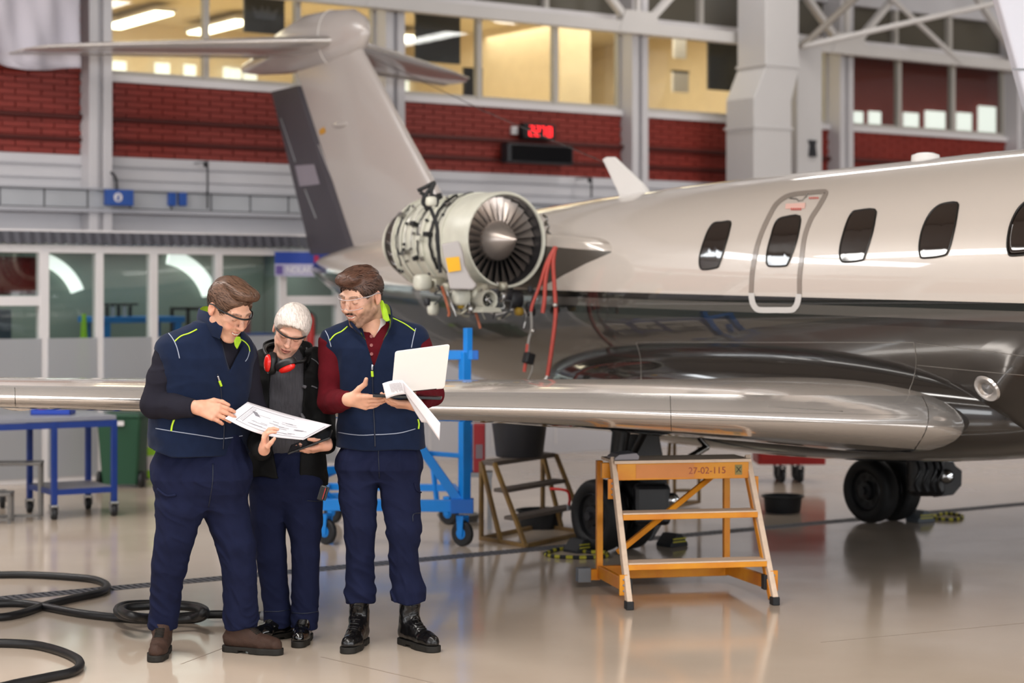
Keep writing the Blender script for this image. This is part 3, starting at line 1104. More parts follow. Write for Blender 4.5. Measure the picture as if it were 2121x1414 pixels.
p4 = [cast(T_f, x, y) for x, y in sp2(w4, 3)]
p3 = [cast(T_f, x, y) for x, y in sp2(w3, 3)]
c4, c3 = sum(p4, Vector()) / len(p4), sum(p3, Vector()) / len(p3)
dv = c3.y - c4.y
for k in range(1, 4):
    n_ = 5
    rg = []
    for i in range(n_):
        s_ = 1 - i / n_
        rg.append([surf(c4.y + (p.y - c4.y) * s_ - dv * k, c4.z + 0.004 * k + (p.z - c4.z) * s_) + Vector((-0.004, 0, 0)) for p in p4])
    mb = MB()
    mb.loft(rg, caps=True)
    o = mb.build('cabin_window', M_winglass, jet, smooth=180)
    MB().tube(rg[0], 0.006, 6, closed=True).build('window_rim', M_rim, o, smooth=180)
for k in range(-4, 4):       # far side
    rg = []
    for i in range(5):
        s_ = 1 - i / 5
        rg.append([surf(c4.y + (p.y - c4.y) * s_ - dv * k, c4.z + (p.z - c4.z) * s_) for p in p4])
    rg = [[Vector((2 * UF - p.x + 0.004, p.y, p.z)) for p in g] for g in rg]
    MB().loft(rg, caps=True).build('cabin_window', M_winglass, jet, smooth=180)

# escape hatch outline: an upper band on the pale skin, a lower band on the dark skin
def crh(pts):
    return [(1540 + x / 5.05, 380 + y / 5.05) for x, y in pts]


upper = crh([(612, 1157), (612, 980), (625, 860), (645, 680), (665, 560), (700, 450), (740, 360), (800, 270), (860, 165), (886, 105), (876, 72), (840, 62), (700, 72), (560, 86),
             (480, 102), (425, 124), (370, 162), (310, 222), (240, 350), (180, 480), (130, 620), (98, 750), (76, 880), (65, 980), (58, 1145)])
lower = crh([(58, 1145), (60, 1200), (74, 1262), (108, 1318), (165, 1350), (340, 1352), (510, 1350), (562, 1318), (594, 1268), (608, 1205), (612, 1157)])


def band(path, wd, closed_poly, m, name, off, parent):
    out = [Vector((x, y, 0)) for x, y in path]
    n_ = len(out)
    cx_, cy_ = sum(p[0] for p in closed_poly) / len(closed_poly), sum(p[1] for p in closed_poly) / len(closed_poly)
    rows = [[], [], []]
    for i, p in enumerate(out):
        d = (out[min(i + 1, n_ - 1)] - out[max(i - 1, 0)]).normalized()
        nn = Vector((d.y, -d.x, 0))
        if nn.dot(Vector((cx_, cy_, 0)) - p) < 0:
            nn = -nn
        for r in range(3):
            q = p + nn * wd * r / 2
            rows[r].append(cast(T_f, q.x, q.y, off))
    mb = MB()
    mb.loft(rows, closed=False)
    return mb.build(name, m, parent, smooth=180)


hu = [(p.x, p.y) for p in spline([(x, y, 0) for x, y in upper], 3)]
hl = [(p.x, p.y) for p in spline([(x, y, 0) for x, y in lower], 3)]
hatch = band(hu, 9.5, upper + lower, mat('hatch_band_taupe', '8A8078', 0.25, coat=0.4), 'escape_hatch_band', 0.003, jet)
band(hl, 12, upper + lower, mat('hatch_band_pale', 'C9C5C2', 0.3, coat=0.3), 'pale_lower_band', 0.004, hatch)
MB().tube([cast(T_f, *p, 0.004) for p in crh([(490, 158), (560, 165), (580, 185), (620, 180), (650, 150), (675, 115)])], 0.006, 6).build('latch', M_seam, hatch, smooth=180)
M_redmark = mat('red_marking', 'C9655E', 0.4)
patch('pink_placard', crh([(445, 215), (650, 205), (645, 265), (440, 270)]), mat('pink_marking', 'DDB3A8', 0.3), hatch, T_f, 0.004)
for i in range(5):
    x = 500 + i * 23
    patch('red_marking', crh([(x, 262), (x + 16, 261), (x + 14, 284), (x - 2, 285)]), M_redmark, hatch, T_f, 0.006, n=2)
    x = 690 + i * 21
    patch('red_marking', crh([(x, 148), (x + 14, 147), (x + 12, 166), (x - 2, 167)]), M_redmark, hatch, T_f, 0.006, n=2)

# top mounted bits: blade antenna, beacon base
bl_ = [onU(x, y, UF) for x, y in ((1250, 330), (1258, 325), (1274, 325), (1330, 378), (1348, 404), (1345, 412), (1292, 414), (1286, 398))]
mb = MB()
for s_, f_ in ((-1, 0), (1, 1)):
    mb.v += [(p.x + s_ * (0.03 if i in (4, 5, 6, 7) else 0.012), p.y, p.z) for i, p in enumerate(bl_)]
nb = len(bl_)
mb.f += [tuple(range(nb)), tuple(range(2 * nb - 1, nb - 1, -1))] + [(j, j + nb, (j + 1) % nb + nb, (j + 1) % nb) for j in range(nb)]
mb.m += [0] * len(mb.f)
M_jwhite = mat('antenna_white', 'E8E5E2', 0.25)
mb.build('blade_antenna', M_jwhite, jet, bevel=0.006)
p = onU(1917, 328, UF)
MB().lathe([(0.001, 0.035), (0.05, 0.034), (0.085, 0.02), (0.09, -0.03)], 24, Matrix.Translation((p.x, p.y, p.z)), caps=True).build('beacon_base', M_jwhite, jet, smooth=50)
# panel seams on the dark flank
def seam(pts, r=0.0022, tr=None, m=M_seam, name='panel_seam', parent=jet, n=6):
    q = [cast(tr or T_f, p.x, p.y, 0.001) for p in spline([(x, y, 0) for x, y in pts], n)]
    q = [x for x in q if x is not None]
    if len(q) > 1:
        return MB().tube(q, r, 5).build(name, m, parent, smooth=180)


# ------------------------------------------------------------------ wing-body fairing
def sgp(x, e):
    return math.copysign(abs(x) ** e, x)


rg = []
for i in range(1, 40):
    a = -R90 + math.pi * i / 40
    rg.append([(UF + 1.10 * sgp(math.cos(a), 0.7) * sgp(math.sin(2 * math.pi * j / 56), 0.75), 9.3 + 2.4 * sgp(math.sin(a), 0.95),
                0.965 + (0.46 if math.cos(2 * math.pi * j / 56) > 0 else 0.34) * sgp(math.cos(a), 0.7) * sgp(math.cos(2 * math.pi * j / 56), 0.7)) for j in range(56)])
fair = MB().loft(rg).build('belly_fairing', M_jdark, jet, smooth=180)
T_b = tree_of(fair)
T_fb = BVHTree.FromPolygons([Vector(v.co) + ORG[o.name] for o in (fus, fair) for v in o.data.vertices],
                            [tuple(p.vertices) for p in fus.data.polygons] + [tuple(i + len(fus.data.vertices) for i in p.vertices) for p in fair.data.polygons])
# round inspection light low on the dark side
c = cast(T_fb, 2045, 804)
a, d = ray(2045, 804)
h_, nrm, _, _ = T_fb.ray_cast(a, d)
Mr = Matrix.Translation(h_) @ nrm.to_track_quat('Z', 'Y').to_matrix().to_4x4()
o = MB().lathe([(0.035, 0.002), (0.045, 0.012), (0.075, 0.014), (0.082, 0.0)], 28, Mr).build('wing_inspection_light', M_metal, jet, smooth=50)
MB().lathe([(0.001, 0.008), (0.036, 0.004)], 20, Mr).build('lamp_lens', mat('lamp_lens', '9A9A9C', 0.08, metal=0.6), o, smooth=60)
seam([(1318, 709), (1500, 709), (1700, 709), (1893, 709)], tr=T_fb, n=10)
seam([(1893, 709), (1898, 745), (1892, 785), (1880, 815)], tr=T_fb)
seam([(1318, 709), (1327, 745), (1328, 795)], tr=T_fb)
seam([(1900, 756), (1990, 765), (2121, 777)], 0.0015, tr=T_fb)
seam([(1895, 710), (2000, 722), (2121, 737)], 0.0015, tr=T_fb)

# ------------------------------------------------------------------ wings
def airfoil(n=22):
    """(x/c, y/t) closed, from trailing edge over the top to the nose and back"""
    xs = [0.5 * (1 + math.cos(math.pi * i / n)) for i in range(n + 1)]
    yt = lambda x: (0.2969 * math.sqrt(x) - 0.1260 * x - 0.3516 * x * x + 0.2843 * x ** 3 - 0.1036 * x ** 4) / 0.2 * 0.2 * 5
    up = [(x, yt(x)) for x in xs]
    lo = [(x, -yt(x)) for x in reversed(xs[:-1])]
    return up + lo


AF = airfoil()
NA = len(AF)
#        u     v_le   chord  z_le  thick
WST = [(8.6, 8.15, 2.3, 0.93, 0.32), (8.45, 7.72, 2.7, 0.93, 0.40), (8.28, 7.42, 2.96, 0.932, 0.43), (8.08, 7.27, 3.1, 0.938, 0.43), (7.8, 7.27, 3.07, 0.955, 0.40), (7.2, 7.48, 2.83, 0.992, 0.33),
       (6.44, 7.75, 2.55, 1.035, 0.27), (5.7, 8.0, 2.29, 1.075, 0.212), (4.97, 8.26, 2.03, 1.10, 0.188), (4.1, 8.565, 1.72, 1.14, 0.163), (3.23, 8.87, 1.41, 1.175, 0.140), (2.4, 9.16, 1.12, 1.21, 0.115),
       (1.9, 9.33, 0.95, 1.235, 0.10), (1.8, 9.5, 0.75, 1.24, 0.05)]


def wing_rings(mirror=False):
    out = []
    for u, vle, ch, z, t in WST:
        g = []
        for x, y in AF:
            g.append((2 * UF - u if mirror else u, vle + x * ch, z + y * t / 1.0 + 0.03 * ch * x * (1 - x)))
        out.append(g)
    return out


def wing(mirror):
    rg = wing_rings(mirror)
    vs = [p for g in rg for p in g]
    le, top, bot = MB(), MB(), MB()
    for mb in (le, top, bot):
        mb.v = [tuple(p) for p in vs]
    for i in range(len(rg) - 1):
        for j in range(NA):
            j2 = (j + 1) % NA
            xm = (AF[j][0] + AF[j2][0]) / 2
            f = (i * NA + j, i * NA + j2, (i + 1) * NA + j2, (i + 1) * NA + j)
            if mirror:
                f = f[::-1]
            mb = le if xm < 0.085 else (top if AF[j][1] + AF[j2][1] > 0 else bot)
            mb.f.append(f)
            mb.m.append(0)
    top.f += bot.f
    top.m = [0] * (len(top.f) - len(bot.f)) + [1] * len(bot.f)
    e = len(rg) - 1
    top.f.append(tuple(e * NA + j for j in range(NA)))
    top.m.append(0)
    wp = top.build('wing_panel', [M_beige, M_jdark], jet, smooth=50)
    l = le.build('leading_edge', M_metal, jet, smooth=180)
    return wp, l


def clean(o):
    import bmesh
    bm = bmesh.new()
    bm.from_mesh(o.data)
    bmesh.ops.delete(bm, geom=[v for v in bm.verts if not v.link_faces], context='VERTS')
    bmesh.ops.recalc_face_normals(bm, faces=bm.faces)
    bm.to_mesh(o.data)
    bm.free()


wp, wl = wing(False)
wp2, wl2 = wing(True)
for o in (wp, wl, wp2, wl2):
    clean(o)
T_w = tree_of(wl)
for x in (1387, 312, 30, 640):
    seam([(x, 790), (x + 1, 820), (x + 2, 850), (x + 3, 880), (x + 4, 900)], 0.002, T_w, mat('seam_dark', '4A4642', 0.4), 'slat_seam', wl)
seam([(1905, 812), (1922, 850), (1918, 890), (1895, 930)], 0.003, T_w, mat('seam_dark', '4A4642', 0.4), 'slat_seam', wl)
for y in (838, 856):
    seam([(60, y - 12), (500, y - 8), (900, y + 2), (1380, y + 12), (1900, y + 22)], 0.0012, T_w, M_seam, 'slat_seam', wl, 40)
seam([(1590, 842), (1745, 852)], 0.003, T_w, M_seam, 'slat_seam', wl, 10)
# flap track fairings under the wing
for u_, s_ in ((6.9, 1), (5.2, 0.85), (3.6, 0.7)):
    rg = []
    for i in range(9):
        a = math.pi * i / 8
        k = max(math.sin(a), 0.02) ** 0.7
        rg.append([(u_ + 0.05 * s_ * k * math.cos(2 * math.pi * j / 12), 9.35 + 0.5 * s_ * (1 - math.cos(a)), 0.98 + (6.9 - u_) * 0.045 + 0.10 * s_ * k * math.sin(2 * math.pi * j / 12)) for j in range(12)])
    MB().loft(rg).build('flap_track_fairing', M_beige, jet, smooth=60)

# ------------------------------------------------------------------ tail
LEp = [onU(x, y, UF) for x, y in ((756, 110), (800, 190), (850, 285), (900, 376), (925, 424), (975, 500))]
HIp = [onU(x, y, UF) for x, y in ((622, 160), (640, 215), (680, 335), (712, 432), (742, 522), (752, 560))]
RDp = [onU(x, y, UF) for x, y in ((563, 190), (603, 352), (645, 527))]
HRp = [onU(x, y, UF) for x, y in ((628, 178), (684, 352), (742, 520))]


def at_z(pts, z):
    q = sorted(pts, key=lambda p: p.z)
    return float(np.interp(z, [p.z for p in q], [p.y for p in q])) if q[0].z <= z <= q[-1].z else (
        q[-1].y + (q[-1].y - q[-2].y) / (q[-1].z - q[-2].z) * (z - q[-1].z) if z > q[-1].z else q[0].y + (q[1].y - q[0].y) / (q[1].z - q[0].z) * (z - q[0].z))


rg = []
for i in range(15):
    z = 1.95 + (4.05 - 1.95) * i / 14
    l, h = at_z(LEp, z), at_z(HIp, z)
    t = 0.11 + 0.05 * (1 - i / 14)
    # front three quarters of an airfoil, blunt at the hinge
    c = (h - l) / 0.78
    pts = [(x, y) for x, y in AF if x <= 0.785]
    rg.append([(UF + y * t * 1.0, l + x * c, z) for x, y in pts])
fin = MB().loft(rg).build('vertical_fin', M_fingrey, jet, smooth=60)
T_fin = tree_of(fin)
rg = []
zl = [onU(645, 527, UF).z, onU(563, 190, UF).z]
zh = [onU(742, 520, UF).z, onU(628, 178, UF).z]
for i in range(12):
    s_ = i / 11
    zt_, zf_ = zl[0] + (zl[1] - zl[0]) * s_, zh[0] + (zh[1] - zh[0]) * s_
    te, hv = at_z(RDp, zt_), at_z(HRp, zf_)
    t = 0.075 - 0.02 * s_
    rg.append([(UF - t, hv + 0.02, zf_), (UF - t * 0.8, hv + (te - hv) * 0.3, zf_ + (zt_ - zf_) * 0.3), (UF - 0.008, te, zt_), (UF + 0.008, te, zt_),
               (UF + t * 0.8, hv + (te - hv) * 0.3, zf_ + (zt_ - zf_) * 0.3), (UF + t, hv + 0.02, zf_), (UF, hv - 0.03, zf_)])
rud = MB().loft(rg).build('rudder', M_rudder, jet, smooth=40)
T_r = tree_of(rud)
patch('pale_patch', [(612, 343), (652, 340), (664, 381), (622, 386)], mat('patch_grey', '8D8691', 0.5), rud, T_r, 0.006, n=2)
seam([(582, 245), (612, 335)], 0.006, T_r, M_grey, 'tab_rod', rud)
seam([(632, 392), (655, 452)], 0.008, T_r, M_grey, 'tab_rod', rud)
seam([(660, 300), (700, 400), (738, 508)], 0.006, T_r, mat('hinge_pale', 'B5AFAF', 0.4), 'hinge_strip', rud)
# tip bullet
rg = []
for v, z, rz, ru in ((15.03, 4.03, 0.03, 0.02), (15.1, 4.04, 0.14, 0.06), (15.3, 4.05, 0.22, 0.11), (15.7, 4.05, 0.255, 0.15), (16.15, 4.05, 0.265, 0.17), (16.6, 4.01, 0.215, 0.16), (17.1, 3.95, 0.12, 0.1),
                     (17.45, 3.93, 0.05, 0.05), (17.55, 3.93, 0.01, 0.01)):
    rg.append([(UF + ru * math.sin(2 * math.pi * j / 32), v, z + rz * math.cos(2 * math.pi * j / 32)) for j in range(32)])
MB().loft(rg).build('fin_tip_bullet', M_fingrey, jet, smooth=180)
seamc = [(UF + 0.152 * math.sin(2 * math.pi * j / 32), 15.7, 4.05 + 0.257 * math.cos(2 * math.pi * j / 32)) for j in range(32)]
MB().tube(seamc, 0.005, 5, closed=True).build('bullet_seam', M_jwhite, jet)
for sgn, nm in ((1, 'near'), (-1, 'far')):
    st = [(0.05, 15.45, 17.12, 4.0, 0.16), (0.5, 15.68, 17.2, 3.985, 0.13), (1.2, 16.1, 17.33, 3.96, 0.10), (1.9, 16.55, 17.46, 3.94, 0.075), (2.3, 16.85, 17.53, 3.925, 0.055), (2.42, 17.1, 17.55, 3.92, 0.02)]
    rg, re = [], []
    for du, l, tr, z, t in st:
        c = tr - l
        u_ = UF - sgn * du
        rg.append([(u_, l + x * c, z + y * t) for x, y in AF if x <= 0.7])
        k = 0.72
        yt = 0.34 * t
        re.append([(u_, l + k * c, z + yt), (u_, tr, z + 0.006), (u_, tr, z - 0.006), (u_, l + k * c, z - yt)])
    o = MB().loft(rg if sgn > 0 else rg[::-1]).build('tailplane', M_fingrey, jet, smooth=60)
    clean(o)
    e = MB().loft(re if sgn > 0 else re[::-1]).build('elevator', mat('elevator_grey', '9D9792', 0.35), jet, smooth=40)
    clean(e)
    # bare metal boot on the leading edge
    bo = []
    for du, l, tr, z, t in st[:-1]:
        c = tr - l
        bo.append([(UF - sgn * du, l + x * c * 1.0 - 0.003, z + y * t * 1.05) for x, y in AF if x <= 0.06])
    b = MB().loft(bo if sgn > 0 else bo[::-1], caps=False, closed=False).build('leading_edge_boot', M_metal, o, smooth=180)
# small vent blister on the fin side
q = cast(T_fin, 705, 258)
if q:
    rg = []
    for i in range(7):
        a = math.pi * i / 6
        k = max(math.sin(a), 0.03)
        rg.append([(q.x - 0.035 * k * math.cos(t_), q.y + 0.14 * math.cos(a), q.z + 0.03 * k * math.sin(t_)) for t_ in [R90 * 4 * j / 10 for j in range(10)]])
    MB().loft(rg).build('vent_blister', M_fingrey, jet, smooth=180)
patch('yellow_mark', [(661, 270), (672, 262), (676, 274), (664, 280)], mat('mark_yellow', 'C8923A', 0.4), jet, T_fin, 0.004, n=2)

# ------------------------------------------------------------------ engine (cowling removed)
UE, ZE, VE = 7.75, 2.045, 11.2
ME = Matrix.Translation((UE, VE, ZE)) @ Matrix.Rotation(-R90, 4, 'X')      # local z runs aft
eng = MB().lathe([(0.318, 0.16), (0.316, 0.02), (0.322, -0.012), (0.334, -0.016), (0.344, 0.0), (0.342, 0.30), (0.352, 0.30), (0.352, 0.325), (0.342, 0.325), (0.335, 0.33), (0.335, 0.55), (0.352, 0.55), (0.352, 0.575),
                  (0.338, 0.58), (0.325, 0.98), (0.338, 0.98), (0.338, 1.0), (0.30, 1.02), (0.24, 1.18), (0.22, 1.32), (0.20, 1.32), (0.18, 1.1)], 56, ME).build('engine_casing', M_primer, jet, smooth=35)
MB().lathe([(0.316, 0.17), (0.09, 0.17)], 40, ME).build('stator_disc', M_black, eng)
MB().lathe([(0.3155, 0.004), (0.3135, 0.012), (0.3135, 0.17)], 48, ME).build('fan_liner', mat('fan_liner_shadow', '2B2A2C', 0.4), eng, smooth=60)  # dark liner colour holds the shadow inside the intake lip
MB().lathe([(0.001, -0.135), (0.008, -0.128), (0.02, -0.108), (0.06, -0.045), (0.10, 0.018), (0.138, 0.078), (0.142, 0.086), (0.145, 0.10), (0.145, 0.16)], 40, ME).build('spinner', mat('spinner_alloy', 'C4B8B0', 0.3, metal=0.7), eng, smooth=40)
mbl = MB()
rgs = []
for i in range(7):
    s_ = i / 6
    r = 0.135 + 0.172 * s_
    tw = math.radians(30 + 32 * s_)
    ch = 0.030 + 0.014 * s_
    g = []
    for x, y in ((-1, 0), (-0.3, 0.10), (0.4, 0.07), (1, 0), (0.4, -0.01), (-0.3, 0.02)):
        a_, b_ = x * ch, y * ch
        g.append((a_ * math.sin(tw) + b_ * math.cos(tw), r, 0.105 + a_ * math.cos(tw) - b_ * math.sin(tw)))
    rgs.append(g)
mbl.loft(rgs)
me_bl = None
M_blade = mat('fan_blade_titanium', 'C9BDB5', 0.32, metal=0.85)
for k in range(28):
    A = ME @ Matrix.Rotation(2 * math.pi * k / 28, 4, 'Z')
    if me_bl is None:
        o = mbl.build('fan_blade', M_blade, eng, smooth=50, org=(0, 0, 0))
        me_bl = o.data
    else:
        o = link('fan_blade', me_bl, eng)
    o.matrix_local = Matrix.Translation(-ORG[eng.name]) @ A
# casing fittings: clamps, tubes, black looms
def Ecyl(r, ang, z):
    a = math.radians(ang)
    return ME @ Vector((r * math.cos(a), r * math.sin(a), z))


# ang in local: x = world u, y = world -z ; camera side is ang ~180, bottom is 90, top is -90
M_loom = mat('black_loom', '17181A', 0.5)
for k, (a0, a1, z, r) in enumerate(((-110, -215, 0.44, 0.011), (-95, -230, 0.36, 0.005), (-120, -200, 0.62, 0.005), (150, 230, 0.90, 0.006))):
    MB().tube([Ecyl(0.352 + 0.003 * math.sin(i * 1.9), a0 + (a1 - a0) * i / 24, z + 0.006 * math.sin(i * 0.5 + k)) for i in range(25)], r, 6).build('loom', M_loom, eng, smooth=60)
for k in range(16):
    a0 = random.uniform(110, 250)
    z0 = random.uniform(0.35, 0.95)
    c_ = Ecyl(0.35, a0, z0)
    mb = MB()
    s_ = random.uniform(0.015, 0.04)
    mb.box((-s_, -s_ * 0.7, -0.012), (s_, s_ * 0.7, 0.02), Matrix.Translation(c_) @ Matrix.Rotation(math.radians(a0), 4, 'Y'))
    mb.build('bracket', random.choice([M_dark, M_steel, M_loom, M_primer]), eng, bevel=0.003)
for k in range(4):
    z0 = 0.62 + k * 0.09
    MB().tube([Ecyl(0.345, 165 + 60 * i / 10, z0 + 0.004 * math.sin(i + k)) for i in range(11)], 0.0035, 5).build('pipe', random.choice([M_steel, M_dark]), eng, smooth=60)
for z0 in (0.68, 0.86):
    MB().lathe([(0.337, z0), (0.344, z0 + 0.004), (0.344, z0 + 0.014), (0.337, z0 + 0.018)], 56, ME).build('casing_rib', M_primer, eng, smooth=40)
# hot section rings at the rear
for z0, r0 in ((1.04, 0.295), (1.12, 0.262), (1.2, 0.24)):
    MB().lathe([(r0, z0), (r0 + 0.016, z0 + 0.006), (r0 + 0.016, z0 + 0.03), (r0 - 0.008, z0 + 0.036)], 40, ME).build('hot_section_ring', mat('burnt_steel', '6B6662', 0.35, metal=1.0), eng, smooth=40)
for k in range(12):
    a0 = 100 + k * 15
    MB().tube([Ecyl(0.30, a0, 1.01), Ecyl(0.315, a0 + 4, 1.06), Ecyl(0.27, a0 + 7, 1.16)], 0.009, 6).build('fuel_nozzle', M_steel, eng, smooth=60)
# grey access box on the near side with a yellow tag
T_e = tree_of(eng)
box_poly = [(914, 503), (958, 500), (962, 535), (985, 590), (978, 600), (932, 598)]
mb = MB()
pp = [P(x, y, 13.17) for x, y in ((914, 505), (950, 498), (958, 520), (962, 548), (975, 575), (988, 590), (980, 600), (932, 599))]
bk = [p + Vector((ST * 0.22, CT * 0.22, 0)) for p in pp]
nP = len(pp)
mb.add(pp + bk, [tuple(range(nP)), tuple(range(2 * nP - 1, nP - 1, -1))] + [(j, j + nP, (j + 1) % nP + nP, (j + 1) % nP) for j in range(nP)])
mb.build('access_box', mat('box_grey', 'B5AFAD', 0.35), eng, bevel=0.012)
tg = [P(x, y, 13.155) for x, y in ((923, 534), (951, 531), (955, 560), (929, 564))]
mb = MB()
mb.add(tg + [p + Vector((ST * 0.004, CT * 0.004, 0)) for p in tg], [(0, 1, 2, 3), (7, 6, 5, 4), (0, 4, 5, 1), (1, 5, 6, 2), (2, 6, 7, 3), (3, 7, 4, 0)])
mb.build('yellow_tag', mat('tag_yellow', 'F0B414', 0.5, var=0.1), eng)
# accessory gearbox hanging under the casing
def lump(px, py, Y, r, m, nm, sq=(1, 1, 1)):
    c = P(px, py, Y)
    mb = MB()
    rg = []
    for i in range(1, 8):
        a = -R90 + math.pi * i / 8
        rg.append([(c.x + r * sq[0] * sgp(math.cos(a), 0.6) * sgp(math.cos(2 * math.pi * j / 12), 0.6), c.y + r * sq[1] * sgp(math.cos(a), 0.6) * sgp(math.sin(2 * math.pi * j / 12), 0.6), c.z + r * sq[2] * sgp(math.sin(a), 0.6)) for j in range(12)])
    mb.loft(rg)
    return mb.build(nm, m, eng, smooth=40)


M_alloy = mat('cast_alloy', 'A9A596', 0.4, metal=0.6, var=0.2, vscale=20)
for px, py, Y, r, m, nm in ((985, 610, 13.5, 0.09, M_alloy, 'gearbox'), (955, 615, 13.4, 0.06, M_primer, 'gearbox'), (930, 598, 13.5, 0.05, M_alloy, 'pump'), (1045, 612, 13.6, 0.05, M_dark, 'starter'), (905, 590, 13.7, 0.06, M_alloy, 'pump'),
                            (1075, 645, 13.7, 0.03, mat('brass_yellow', 'A8882E', 0.4), 'fitting'), (955, 632, 13.4, 0.025, mat('brass_yellow', 'A8882E', 0.4), 'fitting'), (1062, 620, 13.75, 0.07, M_dark, 'gearbox'),
                            (875, 585, 13.6, 0.06, M_primer, 'oil_tank'), (1098, 645, 13.8, 0.035, M_dark, 'fitting'), (975, 640, 13.4, 0.03, M_steel, 'fitting')):
    lump(px, py, Y, r, m, nm)
c = P(1014, 621, 13.35)
A = Matrix.Translation(c) @ Matrix.Rotation(-R90, 4, 'X')
MB().lathe([(0.035, 0.10), (0.05, 0.03), (0.056, 0.0), (0.066, -0.004), (0.07, 0.01), (0.055, 0.14), (0.03, 0.16)], 28, A).build('cooler_duct', mat('duct_cream', 'BDBBAE', 0.35), eng, smooth=40)
MB().lathe([(0.001, 0.02), (0.016, 0.025), (0.018, 0.1)], 14, A).build('duct_core', M_steel, eng, smooth=40)
MB().prism([(-0.09, -0.085), (0.085, -0.085), (0.065, -0.055), (-0.06, -0.045)], -0.03, 0.08, Matrix.Translation(c) @ Matrix.Rotation(0, 4, 'Z')).build('duct_foot', mat('duct_cream', 'BDBBAE', 0.35), eng)
for k, pts in enumerate((((925, 600), (935, 630), (945, 655), (938, 640)), ((918, 600), (928, 625), (950, 650), (968, 640)), ((905, 590), (925, 612), (945, 640)), ((980, 630), (988, 655), (995, 680)),
                         ((1000, 640), (1030, 650), (1062, 640)), ((1030, 660), (1045, 655), (1058, 648)), ((960, 600), (968, 628), (978, 650), (985, 640)), ((915, 592), (930, 645), (928, 655)),
                         ((1085, 640), (1090, 655), (1085, 680)), ((945, 620), (955, 650), (972, 655)), ((1110, 600), (1100, 625), (1095, 650)))):
    MB().tube(spline([P(x, y, 13.35 + 0.03 * k % 0.2) for x, y in pts], 6), 0.007 + 0.003 * (k % 2), 6).build('pipe', [M_steel, M_alloy, M_dark, mat('copper_red', 'A35A3C', 0.4)][k % 4], eng, smooth=60)
for k in range(26):
    x_, y_ = random.uniform(880, 1100), random.uniform(588, 640)
    if abs(x_ - 1014) < 24 and y_ > 600:
        continue
    lump(x_, y_, 13.45 + random.uniform(0, 0.3), random.uniform(0.014, 0.038), random.choice([M_alloy, M_primer, M_dark, M_steel, M_loom]), 'fitting', (1, 1, random.uniform(0.7, 1.6)))
for k in range(14):
    x_, y_ = random.uniform(890, 1090), random.uniform(595, 625)
    MB().tube(spline([P(x_ + random.uniform(-12, 12), y_ + random.uniform(0, 16) * j, 13.38 + 0.02 * (k % 5)) for j in range(4)], 4), random.uniform(0.004, 0.008), 6).build('pipe', random.choice([M_steel, M_alloy, M_dark]), eng, smooth=60)
for k in range(22):
    a0, z0 = random.uniform(120, 245), random.uniform(0.34, 0.98)
    c_ = Ecyl(0.345, a0, z0)
    MB().lathe([(0.001, 0.02), (0.010, 0.018), (0.012, 0.0)], 8, Matrix.Translation(c_) @ (c_ - (ME @ Vector((0, 0, z0)))).to_track_quat('Z', 'Y').to_matrix().to_4x4()).build('boss', random.choice([M_dark, M_steel]), eng)
# black loom standing off the top rear
for pts in (((865, 395), (880, 388), (900, 378), (890, 392), (882, 405), (885, 420)), ((885, 420), (895, 440), (905, 470), (908, 520), (912, 565)), ((870, 398), (878, 405), (876, 420), (885, 430)),
            ((900, 378), (893, 400), (905, 412), (903, 428))):
    MB().tube(spline([P(x, y, 13.28) for x, y in pts], 5), 0.014, 7).build('loom', M_loom, eng, smooth=60)
lump(893, 417, 13.25, 0.035, M_primer, 'fitting')
# pylon between engine and fuselage
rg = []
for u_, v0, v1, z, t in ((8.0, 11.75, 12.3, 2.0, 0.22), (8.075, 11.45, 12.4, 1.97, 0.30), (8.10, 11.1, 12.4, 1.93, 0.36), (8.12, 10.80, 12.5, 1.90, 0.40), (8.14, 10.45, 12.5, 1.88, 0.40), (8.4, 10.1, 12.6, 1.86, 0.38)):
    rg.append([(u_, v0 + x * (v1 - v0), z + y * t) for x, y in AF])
py_ = MB().loft(rg).build('engine_pylon', [M_beige, mat('pylon_underside_shade', '4E4842', 0.4)], jet, smooth=60)
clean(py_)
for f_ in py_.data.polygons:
    f_.material_index = 1 if f_.normal.z < 0.05 else 0  # downward faces coloured dark for the shade under the pylon
# aerial wire from the fin to the blade antenna
MB().tube([onU(757, 112, UF), onU(1000, 226, UF) - Vector((0, 0, 0.01)), onU(1256, 338, UF)], 0.0035, 5).build('aerial_wire', M_steel, jet)
# far engine, simple nacelle of the same size
MEf = Matrix.Translation((2 * UF - UE, VE, ZE)) @ Matrix.Rotation(-R90, 4, 'X')
MB().lathe([(0.30, 0.2), (0.31, 0.0), (0.33, -0.05), (0.38, 0.1), (0.40, 0.5), (0.36, 1.1), (0.26, 1.5), (0.22, 1.5)], 40, MEf).build('far_engine_nacelle', M_beige, jet, smooth=60)

